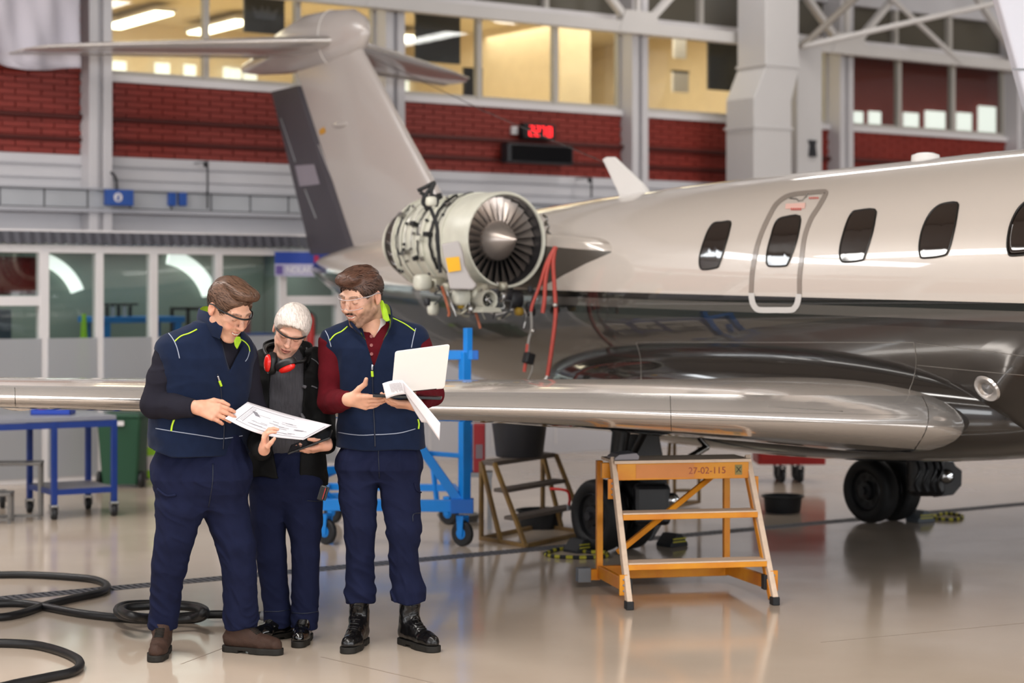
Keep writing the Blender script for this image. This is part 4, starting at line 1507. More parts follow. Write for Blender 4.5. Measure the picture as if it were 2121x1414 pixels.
# red capped hoses hanging from the pylon
M_hose = mat('hose_red', 'B5463A', 0.45, var=0.15, vscale=20)
for nm, pts, m, r in (('hose', ((1150, 510), (1146, 545), (1149, 600), (1151, 650), (1143, 720), (1134, 778)), M_hose, 0.015),
                      ('hose', ((1152, 512), (1138, 540), (1130, 580), (1128, 620), (1124, 648)), M_hose, 0.015),
                      ('hose', ((1148, 514), (1132, 545), (1118, 590), (1103, 630), (1100, 645)), M_hose, 0.012),
                      ('bare_lead', ((1100, 645), (1101, 680), (1095, 705), (1093, 730)), mat('lead_grey', '8F8B86', 0.4), 0.010),
                      ('lead', ((1093, 712), (1090, 740), (1086, 770)), M_hose, 0.012), ('bare_lead', ((1095, 745), (1103, 760), (1094, 785), (1083, 803)), mat('lead_grey', '8F8B86', 0.4), 0.005),
                      ('hose_end', ((1134, 778), (1130, 786), (1121, 792)), mat('fitting_steel', 'B8B5B0', 0.3, metal=0.8), 0.014)):
    MB().tube(spline([P(x, y, 13.45) for x, y in pts], 8), r, 9).build(nm, m, jet, smooth=60)
c = P(1095, 742, 13.45)
MB().box((-0.035, -0.03, -0.04), (0.035, 0.03, 0.04), Matrix.Translation(c) @ Matrix.Rotation(0.3, 4, 'Y')).build('black_connector', M_loom, jet, bevel=0.01)
for px, py in ((1103, 685), (1150, 632)):
    MB().ball(P(px, py, 13.43), 0.018, 8).build('hose_clamp', mat('fitting_steel', 'B8B5B0', 0.3, metal=0.8), jet, smooth=60)
# frame bolts where the front cowling would join
for px, py in ((1128, 460), (1133, 480), (1125, 445), (1136, 500)):
    MB().tube(spline([P(px, py, 13.9), P(px + 8, py + 8, 13.88), P(px + 4, py + 22, 13.9)], 5), 0.01, 6).build('pylon_fitting', M_steel, jet, smooth=60)

# ------------------------------------------------------------------ main landing gear
def wheel(u_, v, r, name='wheel', face=-1):
    A = Matrix.Translation((u_, v, r)) @ Matrix.Rotation(R90, 4, 'Y')       # local z = world +u
    w2 = 0.075
    o = MB().lathe([(r * 0.62, -w2 * 0.75), (r * 0.72, -w2), (r * 0.9, -w2 * 0.95), (r * 0.985, -w2 * 0.6), (r, -w2 * 0.2), (r, w2 * 0.2), (r * 0.985, w2 * 0.6), (r * 0.9, w2 * 0.95), (r * 0.72, w2), (r * 0.62, w2 * 0.75)],
                   48, A).build(name, M_rubber, jet, smooth=50)
    for s_ in (-1, 1):
        MB().lathe([(r * 0.635, s_ * w2 * 0.75), (r * 0.6, s_ * w2 * 0.85), (r * 0.57, s_ * w2 * 0.5), (r * 0.3, s_ * w2 * 0.45), (r * 0.27, s_ * w2 * 0.9), (r * 0.12, s_ * w2), (0.001, s_ * w2)], 32, A).build(
            'rim', mat('rim_grey', '2F2F31', 0.4, metal=0.5), o, smooth=40)
    hole = None
    for k in range(9):
        mb = MB()
        mb.lathe([(0.001, face * w2 * 0.47), (r * 0.075, face * w2 * 0.47), (r * 0.075, face * w2 * 0.42)], 10, A @ Matrix.Rotation(2 * math.pi * k / 9, 4, 'Z') @ Matrix.Translation((r * 0.43, 0, face * 0.002)))
        mb.build('rim_hole', M_black, o)
    MB().tube([A @ Vector((0.0, 0.0, -0.1)), A @ Vector((0, 0, 0.12))], 0.03, 12).build('axle', M_dark, o, smooth=50)
    return o


R_W = 0.235
wheel(7.60, 9.92, R_W)
wheel(7.83, 9.92, R_W)
M_gear = mat('gear_black', '161619', 0.35)
MB().tube([(7.715, 9.92, 0.235), (7.74, 9.90, 0.62), (7.78, 9.86, 1.05)], [0.045, 0.055, 0.07], 14).build('gear_strut', M_gear, jet, smooth=60)
MB().tube([(7.78, 9.5, 1.0), (7.735, 9.85, 0.5)], 0.025, 10).build('drag_brace', M_gear, jet, smooth=60)
MB().tube([P(1415, 955, 12.3), P(1465, 925, 12.4)], 0.022, 10).build('side_brace', M_steel, jet, smooth=60)


def door_panel(pts, Y0, Y1, nm):
    a_ = [P(x, y, Y0 + (Y1 - Y0) * i / max(1, len(pts) - 1)) for i, (x, y) in enumerate(pts)]
    nn = Vector((ST, CT, 0)) * 0.03
    mb = MB()
    n_ = len(a_)
    mb.add(a_ + [p + nn for p in a_], [tuple(range(n_)), tuple(range(2 * n_ - 1, n_ - 1, -1))] + [(j, j + n_, (j + 1) % n_ + n_, (j + 1) % n_) for j in range(n_)])
    return mb.build(nm, M_gear, jet, bevel=0.006)


door_panel([(1277, 898), (1365, 900), (1376, 960), (1384, 1010), (1378, 1075), (1350, 1120), (1300, 1122), (1296, 985)], 12.55, 12.55, 'gear_door')
MB().box((-0.1, -0.08, -0.14), (0.13, 0.06, 0.12), Matrix.Translation(P(1345, 1040, 12.3)) @ Matrix.Rotation(-TH, 4, 'Z')).build('brake_unit', M_gear, jet, bevel=0.03)
c = P(1391, 1036, 12.25)
A = Matrix.Translation(c) @ Matrix.Rotation(-TH, 4, 'Z') @ Matrix.Rotation(R90, 4, 'X')
o = MB().lathe([(0.001, -0.07), (0.035, -0.05), (0.048, -0.01), (0.05, 0.01), (0.044, 0.014)], 24, A).build('taxi_light', M_gear, jet, smooth=50)
MB().lathe([(0.045, 0.01), (0.03, 0.02), (0.001, 0.026)], 24, A).build('lamp_lens', mat('chrome_lens', 'C8CACC', 0.08, metal=1.0), o, smooth=60)
# far gear
wheel(10.19, 10.05, R_W)
wheel(10.42, 10.05, R_W)
MB().tube([(10.305, 10.05, 0.235), (10.2, 10.02, 0.62), (10.1, 10.0, 0.95)], [0.045, 0.055, 0.07], 14).build('gear_strut', M_gear, jet, smooth=60)
pts = [(1895, 950), (1970, 945), (1980, 965), (1993, 975), (1992, 1005), (1975, 1025), (1935, 1030), (1918, 1020), (1900, 1010)]
door_panel(pts, 13.6, 13.6, 'gear_door')
MB().box((-0.12, -0.1, -0.14), (0.13, 0.08, 0.16), Matrix.Translation(P(1915, 985, 13.65)) @ Matrix.Rotation(-TH, 4, 'Z')).build('brake_unit', M_gear, jet, bevel=0.04)
for i, px in enumerate((1898, 1915, 1932, 1945)):
    MB().tube(spline([P(px, 950, 13.5), P(px + 6, 975, 13.45), P(px - 4, 1000, 13.45), P(px + 3, 1020, 13.5)], 6), 0.012, 7).build('gear_hose', M_gear, jet, smooth=60)
c = P(1960, 986, 13.5)
A = Matrix.Translation(c) @ Matrix.Rotation(-TH, 4, 'Z') @ Matrix.Rotation(R90, 4, 'X')
o = MB().lathe([(0.001, -0.07), (0.035, -0.05), (0.05, -0.01), (0.052, 0.01), (0.046, 0.014)], 24, A).build('taxi_light', M_gear, jet, smooth=50)
MB().lathe([(0.047, 0.01), (0.03, 0.02), (0.001, 0.026)], 24, A).build('lamp_lens', mat('chrome_lens', 'C8CACC', 0.08, metal=1.0), o, smooth=60)
# nose gear (beyond the frame edge)
MB().tube([(UF, 3.2, 0.2), (UF, 3.25, 0.9)], 0.05, 12).build('gear_strut', M_gear, jet, smooth=60)
wheel(UF - 0.06, 3.2, 0.2)
# ================================================================== people: signed distance fields turned into meshes
def vnoise(x, y, z):
    """cheap smooth value noise in [-1, 1]"""
    x, y, z = np.broadcast_arrays(x, y, z)
    xi, yi, zi = np.floor(x).astype(np.int32), np.floor(y).astype(np.int32), np.floor(z).astype(np.int32)
    xf, yf, zf = x - xi, y - yi, z - zi
    w_ = lambda t: t * t * (3 - 2 * t)
    xf, yf, zf = w_(xf), w_(yf), w_(zf)

    def hsh(a, b, c):
        n = (a * 374761393 + b * 668265263 + c * 1274126177).astype(np.int32)
        n = (n ^ (n >> 13)) * np.int32(1274126177)
        return ((n ^ (n >> 16)) & 0xffff).astype(np.float32) / 32767.5 - 1
    r = 0
    for i in (0, 1):
        for j in (0, 1):
            for k in (0, 1):
                r = r + hsh(xi + i, yi + j, zi + k) * (xf if i else 1 - xf) * (yf if j else 1 - yf) * (zf if k else 1 - zf)
    return r


np.seterr(over='ignore')


def smin(a, b, k):
    if k <= 0:
        return np.minimum(a, b)
    h = np.clip(0.5 + 0.5 * (b - a) / k, 0, 1)
    return b * (1 - h) + a * h - k * h * (1 - h)


class Fld:
    def __init__(s, lo, hi, h):
        s.lo, s.h = np.array(lo, float), h
        s.n = np.ceil((np.array(hi, float) - s.lo) / h).astype(int) + 1
        s.a = np.full(s.n, 0.05, np.float32)
        s.ax = [s.lo[i] + h * np.arange(s.n[i]) for i in range(3)]

    def sl(s, lo, hi):
        r = []
        for i in range(3):
            a = max(0, int((lo[i] - s.lo[i]) / s.h))
            b = min(s.n[i], int((hi[i] - s.lo[i]) / s.h) + 2)
            r.append(slice(a, max(a, b)))
        x, y, z = [s.ax[i][r[i]].astype(np.float32) for i in range(3)]
        return tuple(r), x[:, None, None], y[None, :, None], z[None, None, :]

    def op(s, fn, lo, hi, k=0.0, sub=False):
        q, x, y, z = s.sl(np.array(lo) - k - 0.02, np.array(hi) + k + 0.02)
        if s.a[q].size == 0:
            return s
        d = fn(x, y, z)
        s.a[q] = -smin(-s.a[q], d, k) if sub else smin(s.a[q], d, k)
        return s

    def cone(s, a, b, ra, rb, k=0.0, sub=False, sq=None):
        a, b = np.array(a, float), np.array(b, float)
        m = max(ra, rb)
        ab = b - a
        L = max(ab.dot(ab), 1e-9)

        def fn(x, y, z):
            px, py, pz = x - a[0], y - a[1], z - a[2]
            t = np.clip((px * ab[0] + py * ab[1] + pz * ab[2]) / L, 0, 1)
            return np.sqrt((px - t * ab[0]) ** 2 + (py - t * ab[1]) ** 2 + (pz - t * ab[2]) ** 2) - (ra + (rb - ra) * t)
        return s.op(fn, np.minimum(a, b) - m, np.maximum(a, b) + m, k, sub)

    def chain(s, pts, k=0.02):
        for (a, ra), (b, rb) in zip(pts[:-1], pts[1:]):
            s.cone(a, b, ra, rb, k)
        return s

    def ell(s, c, r, k=0.0, R=None, sub=False):
        c, r = np.array(c, float), np.array(r if hasattr(r, '__len__') else (r, r, r), float)
        m = r.max()

        def fn(x, y, z):
            p = (x - c[0], y - c[1], z - c[2])
            if R is not None:
                p = tuple(p[0] * R[0, i] + p[1] * R[1, i] + p[2] * R[2, i] for i in range(3))
            k0 = np.sqrt((p[0] / r[0]) ** 2 + (p[1] / r[1]) ** 2 + (p[2] / r[2]) ** 2)
            k1 = np.sqrt((p[0] / r[0] ** 2) ** 2 + (p[1] / r[1] ** 2) ** 2 + (p[2] / r[2] ** 2) ** 2) + 1e-9
            return k0 * (k0 - 1) / k1
        return s.op(fn, c - m, c + m, k, sub)

    def stack(s, secs, yaw, k=0.0, e=2.3):
        """torso: (z, cx, cy, half width, half depth)"""
        secs = sorted(secs)
        S = np.array(secs)
        cy_, sy_ = math.cos(yaw), math.sin(yaw)
        m = S[:, 3:].max()

        def fn(x, y, z):
            g = [np.interp(z, S[:, 0], S[:, i]) for i in range(1, 5)]
            dx, dy = x - g[0], y - g[1]
            a, b = dx * cy_ + dy * sy_, -dx * sy_ + dy * cy_
            d = ((np.abs(a) / g[2]) ** e + (np.abs(b) / g[3]) ** e + 1e-9) ** (1 / e)
            d = (d - 1) * np.minimum(g[2], g[3])
            return np.maximum(d, np.maximum(S[0, 0] - z, z - S[-1, 0]))
        lo = [S[:, 1].min() - m, S[:, 2].min() - m, S[0, 0]]
        hi = [S[:, 1].max() + m, S[:, 2].max() + m, S[-1, 0]]
        return s.op(fn, lo, hi, k)

    def disp(s, fn):
        q, x, y, z = s.sl(s.lo, s.lo + s.h * s.n)
        near = np.abs(s.a) < 0.03
        i, j, k = np.nonzero(near)
        s.a[i, j, k] += fn(s.ax[0][i], s.ax[1][j], s.ax[2][k]).astype(np.float32)
        return s

    def cut(s, fn):
        """keep where fn < 0"""
        q, x, y, z = s.sl(s.lo, s.lo + s.h * s.n)
        s.a = np.maximum(s.a, fn(x, y, z).astype(np.float32))
        return s

    def mesh(s):
        a = s.a
        for ax in range(3):
            for e in (0, -1):
                i = [slice(None)] * 3
                i[ax] = e
                a[tuple(i)] = np.maximum(a[tuple(i)], 1e-3)
        n = a < 0
        c = None
        for i in (0, 1):
            for j in (0, 1):
                for k in (0, 1):
                    v = n[i:n.shape[0] - 1 + i, j:n.shape[1] - 1 + j, k:n.shape[2] - 1 + k]
                    c = (v.astype(np.uint8) if c is None else c + v)
        act = (c > 0) & (c < 8)
        I = np.argwhere(act)
        idx = np.full(act.shape, -1, np.int32)
        idx[act] = np.arange(len(I))
        acc = np.zeros((len(I), 3))
        cnt = np.zeros(len(I))
        cor = np.array([(i, j, k) for i in (0, 1) for j in (0, 1) for k in (0, 1)])
        val = np.stack([a[I[:, 0] + o[0], I[:, 1] + o[1], I[:, 2] + o[2]] for o in cor], 1)
        for p in range(8):
            for q in range(p + 1, 8):
                if np.abs(cor[p] - cor[q]).sum() == 1:
                    m = (val[:, p] < 0) != (val[:, q] < 0)
                    t = val[m, p] / (val[m, p] - val[m, q])
                    acc[m] += cor[p] + t[:, None] * (cor[q] - cor[p])
                    cnt[m] += 1
        V = s.lo + s.h * (I + acc / cnt[:, None])
        Q = []
        for ax in range(3):
            b, c_ = (ax + 1) % 3, (ax + 2) % 3
            s0 = [slice(1, -1)] * 3
            s1 = [slice(1, -1)] * 3
            s0[ax] = slice(0, -1)
            s1[ax] = slice(1, None)
            d0, d1 = n[tuple(s0)], n[tuple(s1)]
            for sgn in (0, 1):
                E = np.argwhere((d0 & ~d1) if sgn == 0 else (~d0 & d1))
                off = np.ones(3, int)
                off[ax] = 0
                E = E + off
                eb, ec = np.zeros(3, int), np.zeros(3, int)
                eb[b], ec[c_] = 1, 1
                q = [idx[tuple((E - eb - ec).T)], idx[tuple((E - ec).T)], idx[tuple(E.T)], idx[tuple((E - eb).T)]]
                if sgn:
                    q = q[::-1]
                Q.append(np.stack(q, 1))
        Q = np.concatenate(Q)
        return V, Q[(Q >= 0).all(1)]


def relax(V, Q, it=2):
    n = len(V)
    for _ in range(it):
        acc, cnt = np.zeros_like(V), np.zeros(n)
        for i in range(4):
            a, b = Q[:, i], Q[:, (i + 1) % 4]
            np.add.at(acc, a, V[b]) if False else None
            for d in range(3):
                acc[:, d] += np.bincount(a, V[b, d], n) + np.bincount(b, V[a, d], n)
            cnt += np.bincount(a, minlength=n) + np.bincount(b, minlength=n)
        V = 0.5 * V + 0.5 * acc / np.maximum(cnt, 1)[:, None]
    return V


def np_obj(name, V, Q, m, parent, base, colors=None):
    """V in the person frame (x right, y away, z up) -> mesh object"""
    Wd = np.empty_like(V)
    Wd[:, 0] = V[:, 0] * CT + V[:, 1] * ST
    Wd[:, 1] = -V[:, 0] * ST + V[:, 1] * CT
    Wd[:, 2] = V[:, 2]
    me = bpy.data.meshes.new(name)
    me.vertices.add(len(V))
    me.vertices.foreach_set('co', Wd.astype(np.float32).ravel())
    me.loops.add(Q.size)
    me.loops.foreach_set('vertex_index', Q.astype(np.int32).ravel())
    me.polygons.add(len(Q))
    me.polygons.foreach_set('loop_start', np.arange(0, Q.size, 4, dtype=np.int32))
    me.polygons.foreach_set('use_smooth', np.ones(len(Q), bool))
    me.update(calc_edges=True)
    me.validate()
    if colors is not None:
        at = me.color_attributes.new('Col', 'FLOAT_COLOR', 'POINT')
        at.data.foreach_set('color', np.concatenate([colors, np.ones((len(V), 1))], 1).astype(np.float32).ravel())
    me.materials.append(m)
    return link(name, me, parent, ORG[parent.name])


class Fig:
    """a person standing at a floor pixel; pts are picture points with a depth offset"""

    def __init__(s, px0, pyf, label):
        s.px0 = px0
        s.Y0 = F * HC / (pyf - HY)
        s.base = P(px0, pyf, s.Y0)
        s.base.z = 0
        s.e = thing('person', s.base, label, 'person')

    def J(s, px, py, dy=0.0):
        Y = s.Y0 + dy
        return np.array([(px - CX) / F * Y - (s.px0 - CX) / F * s.Y0, dy, HC - (py - HY) / F * Y])

    def Wd(s, p):
        return Vector((s.base.x + p[0] * CT + p[1] * ST, s.base.y - p[0] * ST + p[1] * CT, p[2]))

    def obj(s, name, fld, m, parent=None, sm=1, colors=None):
        V, Q = fld.mesh()
        V = relax(V, Q, sm) if sm else V
        return np_obj(name, V, Q, m, parent or s.e, s.base, colors)


def head_R(yaw, pitch, roll):
    y, p, r = map(math.radians, (yaw, pitch, roll))
    f = np.array([math.sin(y) * math.cos(p), -math.cos(y) * math.cos(p), -math.sin(p)])
    up = np.array([math.sin(y) * math.sin(p), -math.cos(y) * math.sin(p), math.cos(p)])
    rt = np.array([math.cos(y), math.sin(y), 0])
    Rr = np.array([[math.cos(r), 0, math.sin(r)], [0, 1, 0], [-math.sin(r), 0, math.cos(r)]])
    return np.stack([Rr @ rt, Rr @ (-f), Rr @ up], 1)      # columns: x right, y back, z up


C_ = lambda h: np.array(lin(h)[:3])


def head_field(o):
    """head in its own frame: face towards -y, z up"""
    fd = Fld((-0.105, -0.145, -0.20), (0.105, 0.135, 0.145), 0.0023)
    jw, chn = o.get('jaw', 1.0), o.get('chin', 1.0)
    fd.ell((0, 0.012, 0.035), (0.077, 0.098, 0.084))
    fd.ell((0, -0.028, -0.028), (0.063, 0.066, 0.09), 0.03)
    for s_ in (-1, 1):
        fd.cone((s_ * 0.052 * jw, 0.002, -0.058), (s_ * 0.018, -0.066, -0.104), 0.017, 0.015, 0.02)
        fd.ell((s_ * 0.043, -0.066, -0.010), (0.020, 0.020, 0.018), 0.02)
        fd.ell((s_ * 0.037, -0.078, -0.038), (0.019, 0.017, 0.017), 0.018)
        fd.cone((s_ * 0.046, -0.080, 0.030), (s_ * 0.012, -0.092, 0.025), 0.008, 0.009, 0.014)
    fd.ell((0, -0.076, -0.107 * chn), (0.021, 0.018, 0.015), 0.02)
    fd.ell((0, -0.078, -0.062), (0.032, 0.019, 0.03), 0.02)
    for s_ in (-1, 1):
        fd.ell((s_ * 0.031, -0.106, 0.008), (0.019, 0.017, 0.014), 0.012, sub=True)
        fd.ell((s_ * 0.031, -0.0815, 0.007), (0.0155, 0.0135, 0.0125), 0.003)
    fd.cone((0, -0.090, 0.022), (0, -0.115, -0.024), 0.0085, 0.011, 0.010)
    fd.ell((0, -0.1165, -0.027), (0.0115, 0.0105, 0.0095), 0.006)
    for s_ in (-1, 1):
        fd.ell((s_ * 0.0115, -0.105, -0.031), (0.0075, 0.010, 0.0075), 0.005)
        fd.ell((s_ * 0.006, -0.111, -0.0385), (0.004, 0.006, 0.003), 0.002, sub=True)
    sm = o.get('smile', 0.004)
    for s_ in (-1, 1):
        fd.cone((s_ * 0.025, -0.089, -0.061 + sm), (s_ * 0.006, -0.0985, -0.0575), 0.0042, 0.0058, 0.005)
        fd.cone((s_ * 0.024, -0.088, -0.0635 + sm), (s_ * 0.005, -0.0965, -0.0705), 0.0042, 0.0062, 0.005)
        fd.cone((s_ * 0.0, -0.1, -0.0645), (s_ * 0.025, -0.0935, -0.0625 + sm), 0.0028, 0.002, 0.002, sub=True)
        # smile crease
        fd.cone((s_ * 0.018, -0.108, -0.034), (s_ * 0.034, -0.098, -0.060), 0.004, 0.003, 0.008, sub=True)
        # ears
        fd.ell((s_ * 0.0795, 0.014, -0.002), (0.0085, 0.020, 0.032), 0.006)
        fd.ell((s_ * 0.0885, 0.010, 0.001), (0.007, 0.011, 0.019), 0.005, sub=True)
        fd.ell((s_ * 0.079, 0.006, -0.027), (0.006, 0.009, 0.009), 0.006)
    fd.cone((0, 0.028, -0.05), (0, 0.050, -0.20), o.get('neck', 0.054), o.get('neck', 0.054) * 1.05, 0.03)
    return fd


def face_colors(V, o):
    x, y, z = V[:, 0], V[:, 1], V[:, 2]
    c = np.tile(C_(o['skin']), (len(V), 1))

    def mixc(m, col, w=1.0):
        k = (np.clip(m, 0, 1) * w)[:, None]
        c[:] = c * (1 - k) + C_(col) * k
    ax = np.abs(x)
    sm = o.get('smile', 0.004)
    n = vnoise(x * 90, y * 90, z * 90)
    mixc(1 - ((ax - 0.04) ** 2 + (y + 0.085) ** 2 + (z + 0.028) ** 2) / 0.0006, o.get('blush', 'C9705A'), 0.35)
    mixc(1 - (x ** 2 + (y + 0.117) ** 2 + (z + 0.027) ** 2) / 0.0003, o.get('blush', 'C9705A'), 0.3)
    mixc((ax > 0.074).astype(float), o.get('blush', 'C9705A'), 0.3)
    if o.get('beard'):
        jawm = np.clip((-0.030 - z - np.clip(0.055 - ax, 0, 1) * 0.9) * 45, 0, 1) * np.clip((0.03 - y) * 25, 0, 1) * np.clip((z + 0.140) * 40, 0, 1)
        side = np.clip((0.03 - z) * 30, 0, 1) * np.clip((ax - 0.052) * 90, 0, 1) * np.clip((0.0 - y) * 40, 0, 1) * np.clip((y + 0.052) * 40, 0, 1) * (z > -0.09)
        must = (np.clip(1 - np.abs(z + 0.0475 - 0.006 * (ax / 0.03) ** 2 * -1) / 0.0065, 0, 1) * 1.8 * (ax < 0.03) * (y < -0.08))
        gote = np.clip(1 - ((ax / 0.026) ** 2 + ((z + 0.094) / 0.020) ** 2), 0, 1) * 1.6 * (y < -0.05)
        ring = np.clip(1 - np.abs(np.sqrt((ax / 0.032) ** 2 + ((z + 0.066) / 0.026) ** 2) - 1) / 0.22, 0, 1) * (y < -0.07)
        lipz = ~((ax < 0.022) & (np.abs(z + 0.0638) < 0.0105))
        m = np.clip(np.maximum.reduce([0.6 * jawm, 0.55 * side, 0.95 * must, gote, 0.75 * ring]), 0, 1) * lipz
        mixc(m * (0.85 + 0.3 * n), '3A2518', o['beard'] * 1.25)
    # eyelid crease and lashes, eyes cast down
    for s_ in (-1, 1):
        ex = x - s_ * 0.031
        on = (x * s_ > 0) & (np.abs(ex) < 0.0135) & (ex ** 2 + (y + 0.0815) ** 2 + (z - 0.007) ** 2 < 0.0172 ** 2)
        mixc((on & (np.abs(z - 0.0015 - 12 * ex ** 2) < 0.0013)).astype(float), '3A241C', 0.75)
        mixc((on & (np.abs(z + 0.006 - 10 * ex ** 2) < 0.003)).astype(float), 'B5705C', 0.3)
        # eyebrow
        bz = 0.030 + 0.16 * (np.abs(ex + s_ * 0.0) * 0.5) * 0 - 6.0 * (ex - s_ * 0.004) ** 2
        mixc(((x * s_ > 0.011) & (ax < 0.052) & (np.abs(z - bz - 0.0015) < 0.0048) & (y < -0.06)).astype(float) * (0.75 + 0.25 * n), o['brow'], o.get('browk', 0.85))
    # lips and teeth
    lip = (ax < 0.026) & (y < -0.083) & (np.abs(z + 0.0638 - sm * (ax / 0.025) ** 2) < (0.0105 - 0.006 * (ax / 0.026) ** 2))
    mixc(lip.astype(float), o.get('lip', 'B0594E'), 0.75)
    gap = (ax < 0.023) & (y < -0.080) & (np.abs(z + 0.0642 - sm * (ax / 0.025) ** 2) < (0.0031 if o.get('teeth') else 0.0014))
    mixc(gap.astype(float), 'E6DACE' if o.get('teeth') else '5A2620', 0.9)
    c *= (1 + 0.05 * n)[:, None]
    return np.clip(c, 0, 1)


def hair_field(o):
    fd = Fld((-0.115, -0.155, -0.10), (0.115, 0.14, 0.175), 0.0027)
    t = o.get('hair_t', 0.012)
    fd.ell((0, 0.014, 0.036), (0.077 + t * 0.75, 0.098 + t, 0.084 + t * 1.3))
    for c, r in o.get('hair_add', ()):
        fd.ell(c, r, 0.02)
    ys, zs = zip(*o['hairline'])
    sc = o.get('strand', (150, 22, 70, 0.005))

    def d(x, y, z):
        w_ = vnoise(x * 9 + 3, y * 9, z * 9) * 0.35
        r = vnoise((x + 0.25 * y * o.get('sweep', 0.0)) * sc[0] + w_ * 6, y * sc[1] + z * 5, z * sc[2] + w_ * 3)
        return sc[3] * r + 0.003 * vnoise(x * 22, y * 22, z * 22)
    fd.disp(d)

    def cutf(x, y, z):
        side = np.clip(np.abs(x) - 0.045, 0, 1) * o.get('side', 0.0)
        yy = y + np.zeros_like(x)
        zc = np.interp(yy, ys, zs)
        jag = 0.006 * vnoise(x * 120, y * 60, z * 0)
        return (zc - z + side + jag) * 0.75
    fd.cut(cutf)
    # keep clear of the ear
    for s_ in (-1, 1):
        fd.ell((s_ * 0.088, 0.012, -0.005), (0.02, 0.022, 0.034), 0.004, sub=True)
    return fd


def put(V, R, c, k=1.0):
    return (V * k) @ R.T + c


def hand_field(fig, w, d, n, t, curl, thumb, spread=0.05, k=1.0, fore=None, sleeve_r=0.03):
    """w wrist, d towards the fingertips, n out of the palm, t towards the thumb side"""
    d, n, t = [np.array(q, float) / np.linalg.norm(q) for q in (d, n, t)]
    n = n - d * n.dot(d)
    n /= np.linalg.norm(n)
    t = t - d * t.dot(d) - n * t.dot(n)
    t /= np.linalg.norm(t)
    pts = [w + d * 0.2 * k, w - d * 0.03, w + n * 0.1, w - n * 0.06, w + t * 0.1 * k, w - t * 0.08, w + d * 0.1 + t * 0.09 + n * 0.08, w + d * 0.14 - t * 0.06 + n * 0.08] + ([fore] if fore is not None else [])
    fd = Fld(np.min(pts, 0) - 0.05, np.max(pts, 0) + 0.05, 0.0024)
    if fore is not None:
        fd.cone(fore, w, 0.036 * k, 0.027 * k)
    off = [0.030, 0.0105, -0.0105, -0.030]
    kn = [0.088, 0.092, 0.086, 0.076]
    L = [0.074, 0.083, 0.077, 0.060]
    fd.cone(w - t * 0.006, w + d * 0.02, 0.027 * k, 0.026 * k, 0.01)
    for i in range(4):
        a = w + d * 0.015 * k + t * off[i] * 0.55 * k
        b = w + d * kn[i] * k + t * off[i] * k - n * 0.003
        fd.cone(a, b, 0.017 * k, 0.0125 * k, 0.012)
    fd.cone(w + d * 0.03 * k + t * 0.012 + n * 0.008, w + d * 0.075 * k + n * 0.006, 0.016 * k, 0.012 * k, 0.012)
    for i in range(4):
        p = w + d * kn[i] * k + t * off[i] * k - n * 0.003
        A = 0.0
        sp = spread * (1.5 - i) / 1.5
        dd = d * math.cos(sp) + t * math.sin(sp)
        cu = curl[i] if hasattr(curl[0], '__len__') else curl
        r = [0.0105, 0.0095, 0.0088, 0.0078]
        for j, fr in enumerate((0.46, 0.30, 0.24)):
            A += math.radians(cu[j])
            q = p + (dd * math.cos(A) + n * math.sin(A)) * L[i] * fr * k
            fd.cone(p, q, r[j] * k * (0.92 if i == 3 else 1), r[j + 1] * k * (0.92 if i == 3 else 1), 0.003)
            p = q
    p = w + d * 0.022 * k + t * 0.020 * k + n * 0.006
    tv = [np.array(q, float) for q in thumb]
    for j, (fr, r0, r1) in enumerate(((0.046, 0.0165, 0.0125), (0.036, 0.0125, 0.011), (0.029, 0.011, 0.0085))):
        v = d * tv[j][0] + t * tv[j][1] + n * tv[j][2]
        q = p + v / np.linalg.norm(v) * fr * k
        fd.cone(p, q, r0 * k, r1 * k, 0.010 if j == 0 else 0.004)
        p = q
    return fd


M_skin = mat('skin', 'D9A58C', 0.45, attr='Col', var=0.06, vscale=60, sss=0.12, spec=0.4, bump=0.06, bscale=300)


def body_obj(fig, o, hands, core):
    """one skin mesh: head and neck, arms under the sleeves, hands"""
    hf = head_field(o)
    V, Q = hf.mesh()
    V = relax(V, Q, 1)
    col = face_colors(V, o)
    VV, QQ, CC = [put(V, o['R'], o['c'], o.get('k', 1.0))], [Q], [col]
    nn = len(V)
    for fd in hands + [core]:
        v, q = fd.mesh()
        v = relax(v, q, 1)
        n = vnoise(v[:, 0] * 60, v[:, 1] * 60, v[:, 2] * 60)
        c = C_(o.get('hand', o['skin'])) * (1 + 0.08 * n)[:, None] * np.array([1.0, 0.93, 0.9])
        VV.append(v)
        QQ.append(q + nn)
        CC.append(c)
        nn += len(v)
    return np_obj('body', np.concatenate(VV), np.concatenate(QQ), M_skin, fig.e, fig.base, np.clip(np.concatenate(CC), 0, 1))


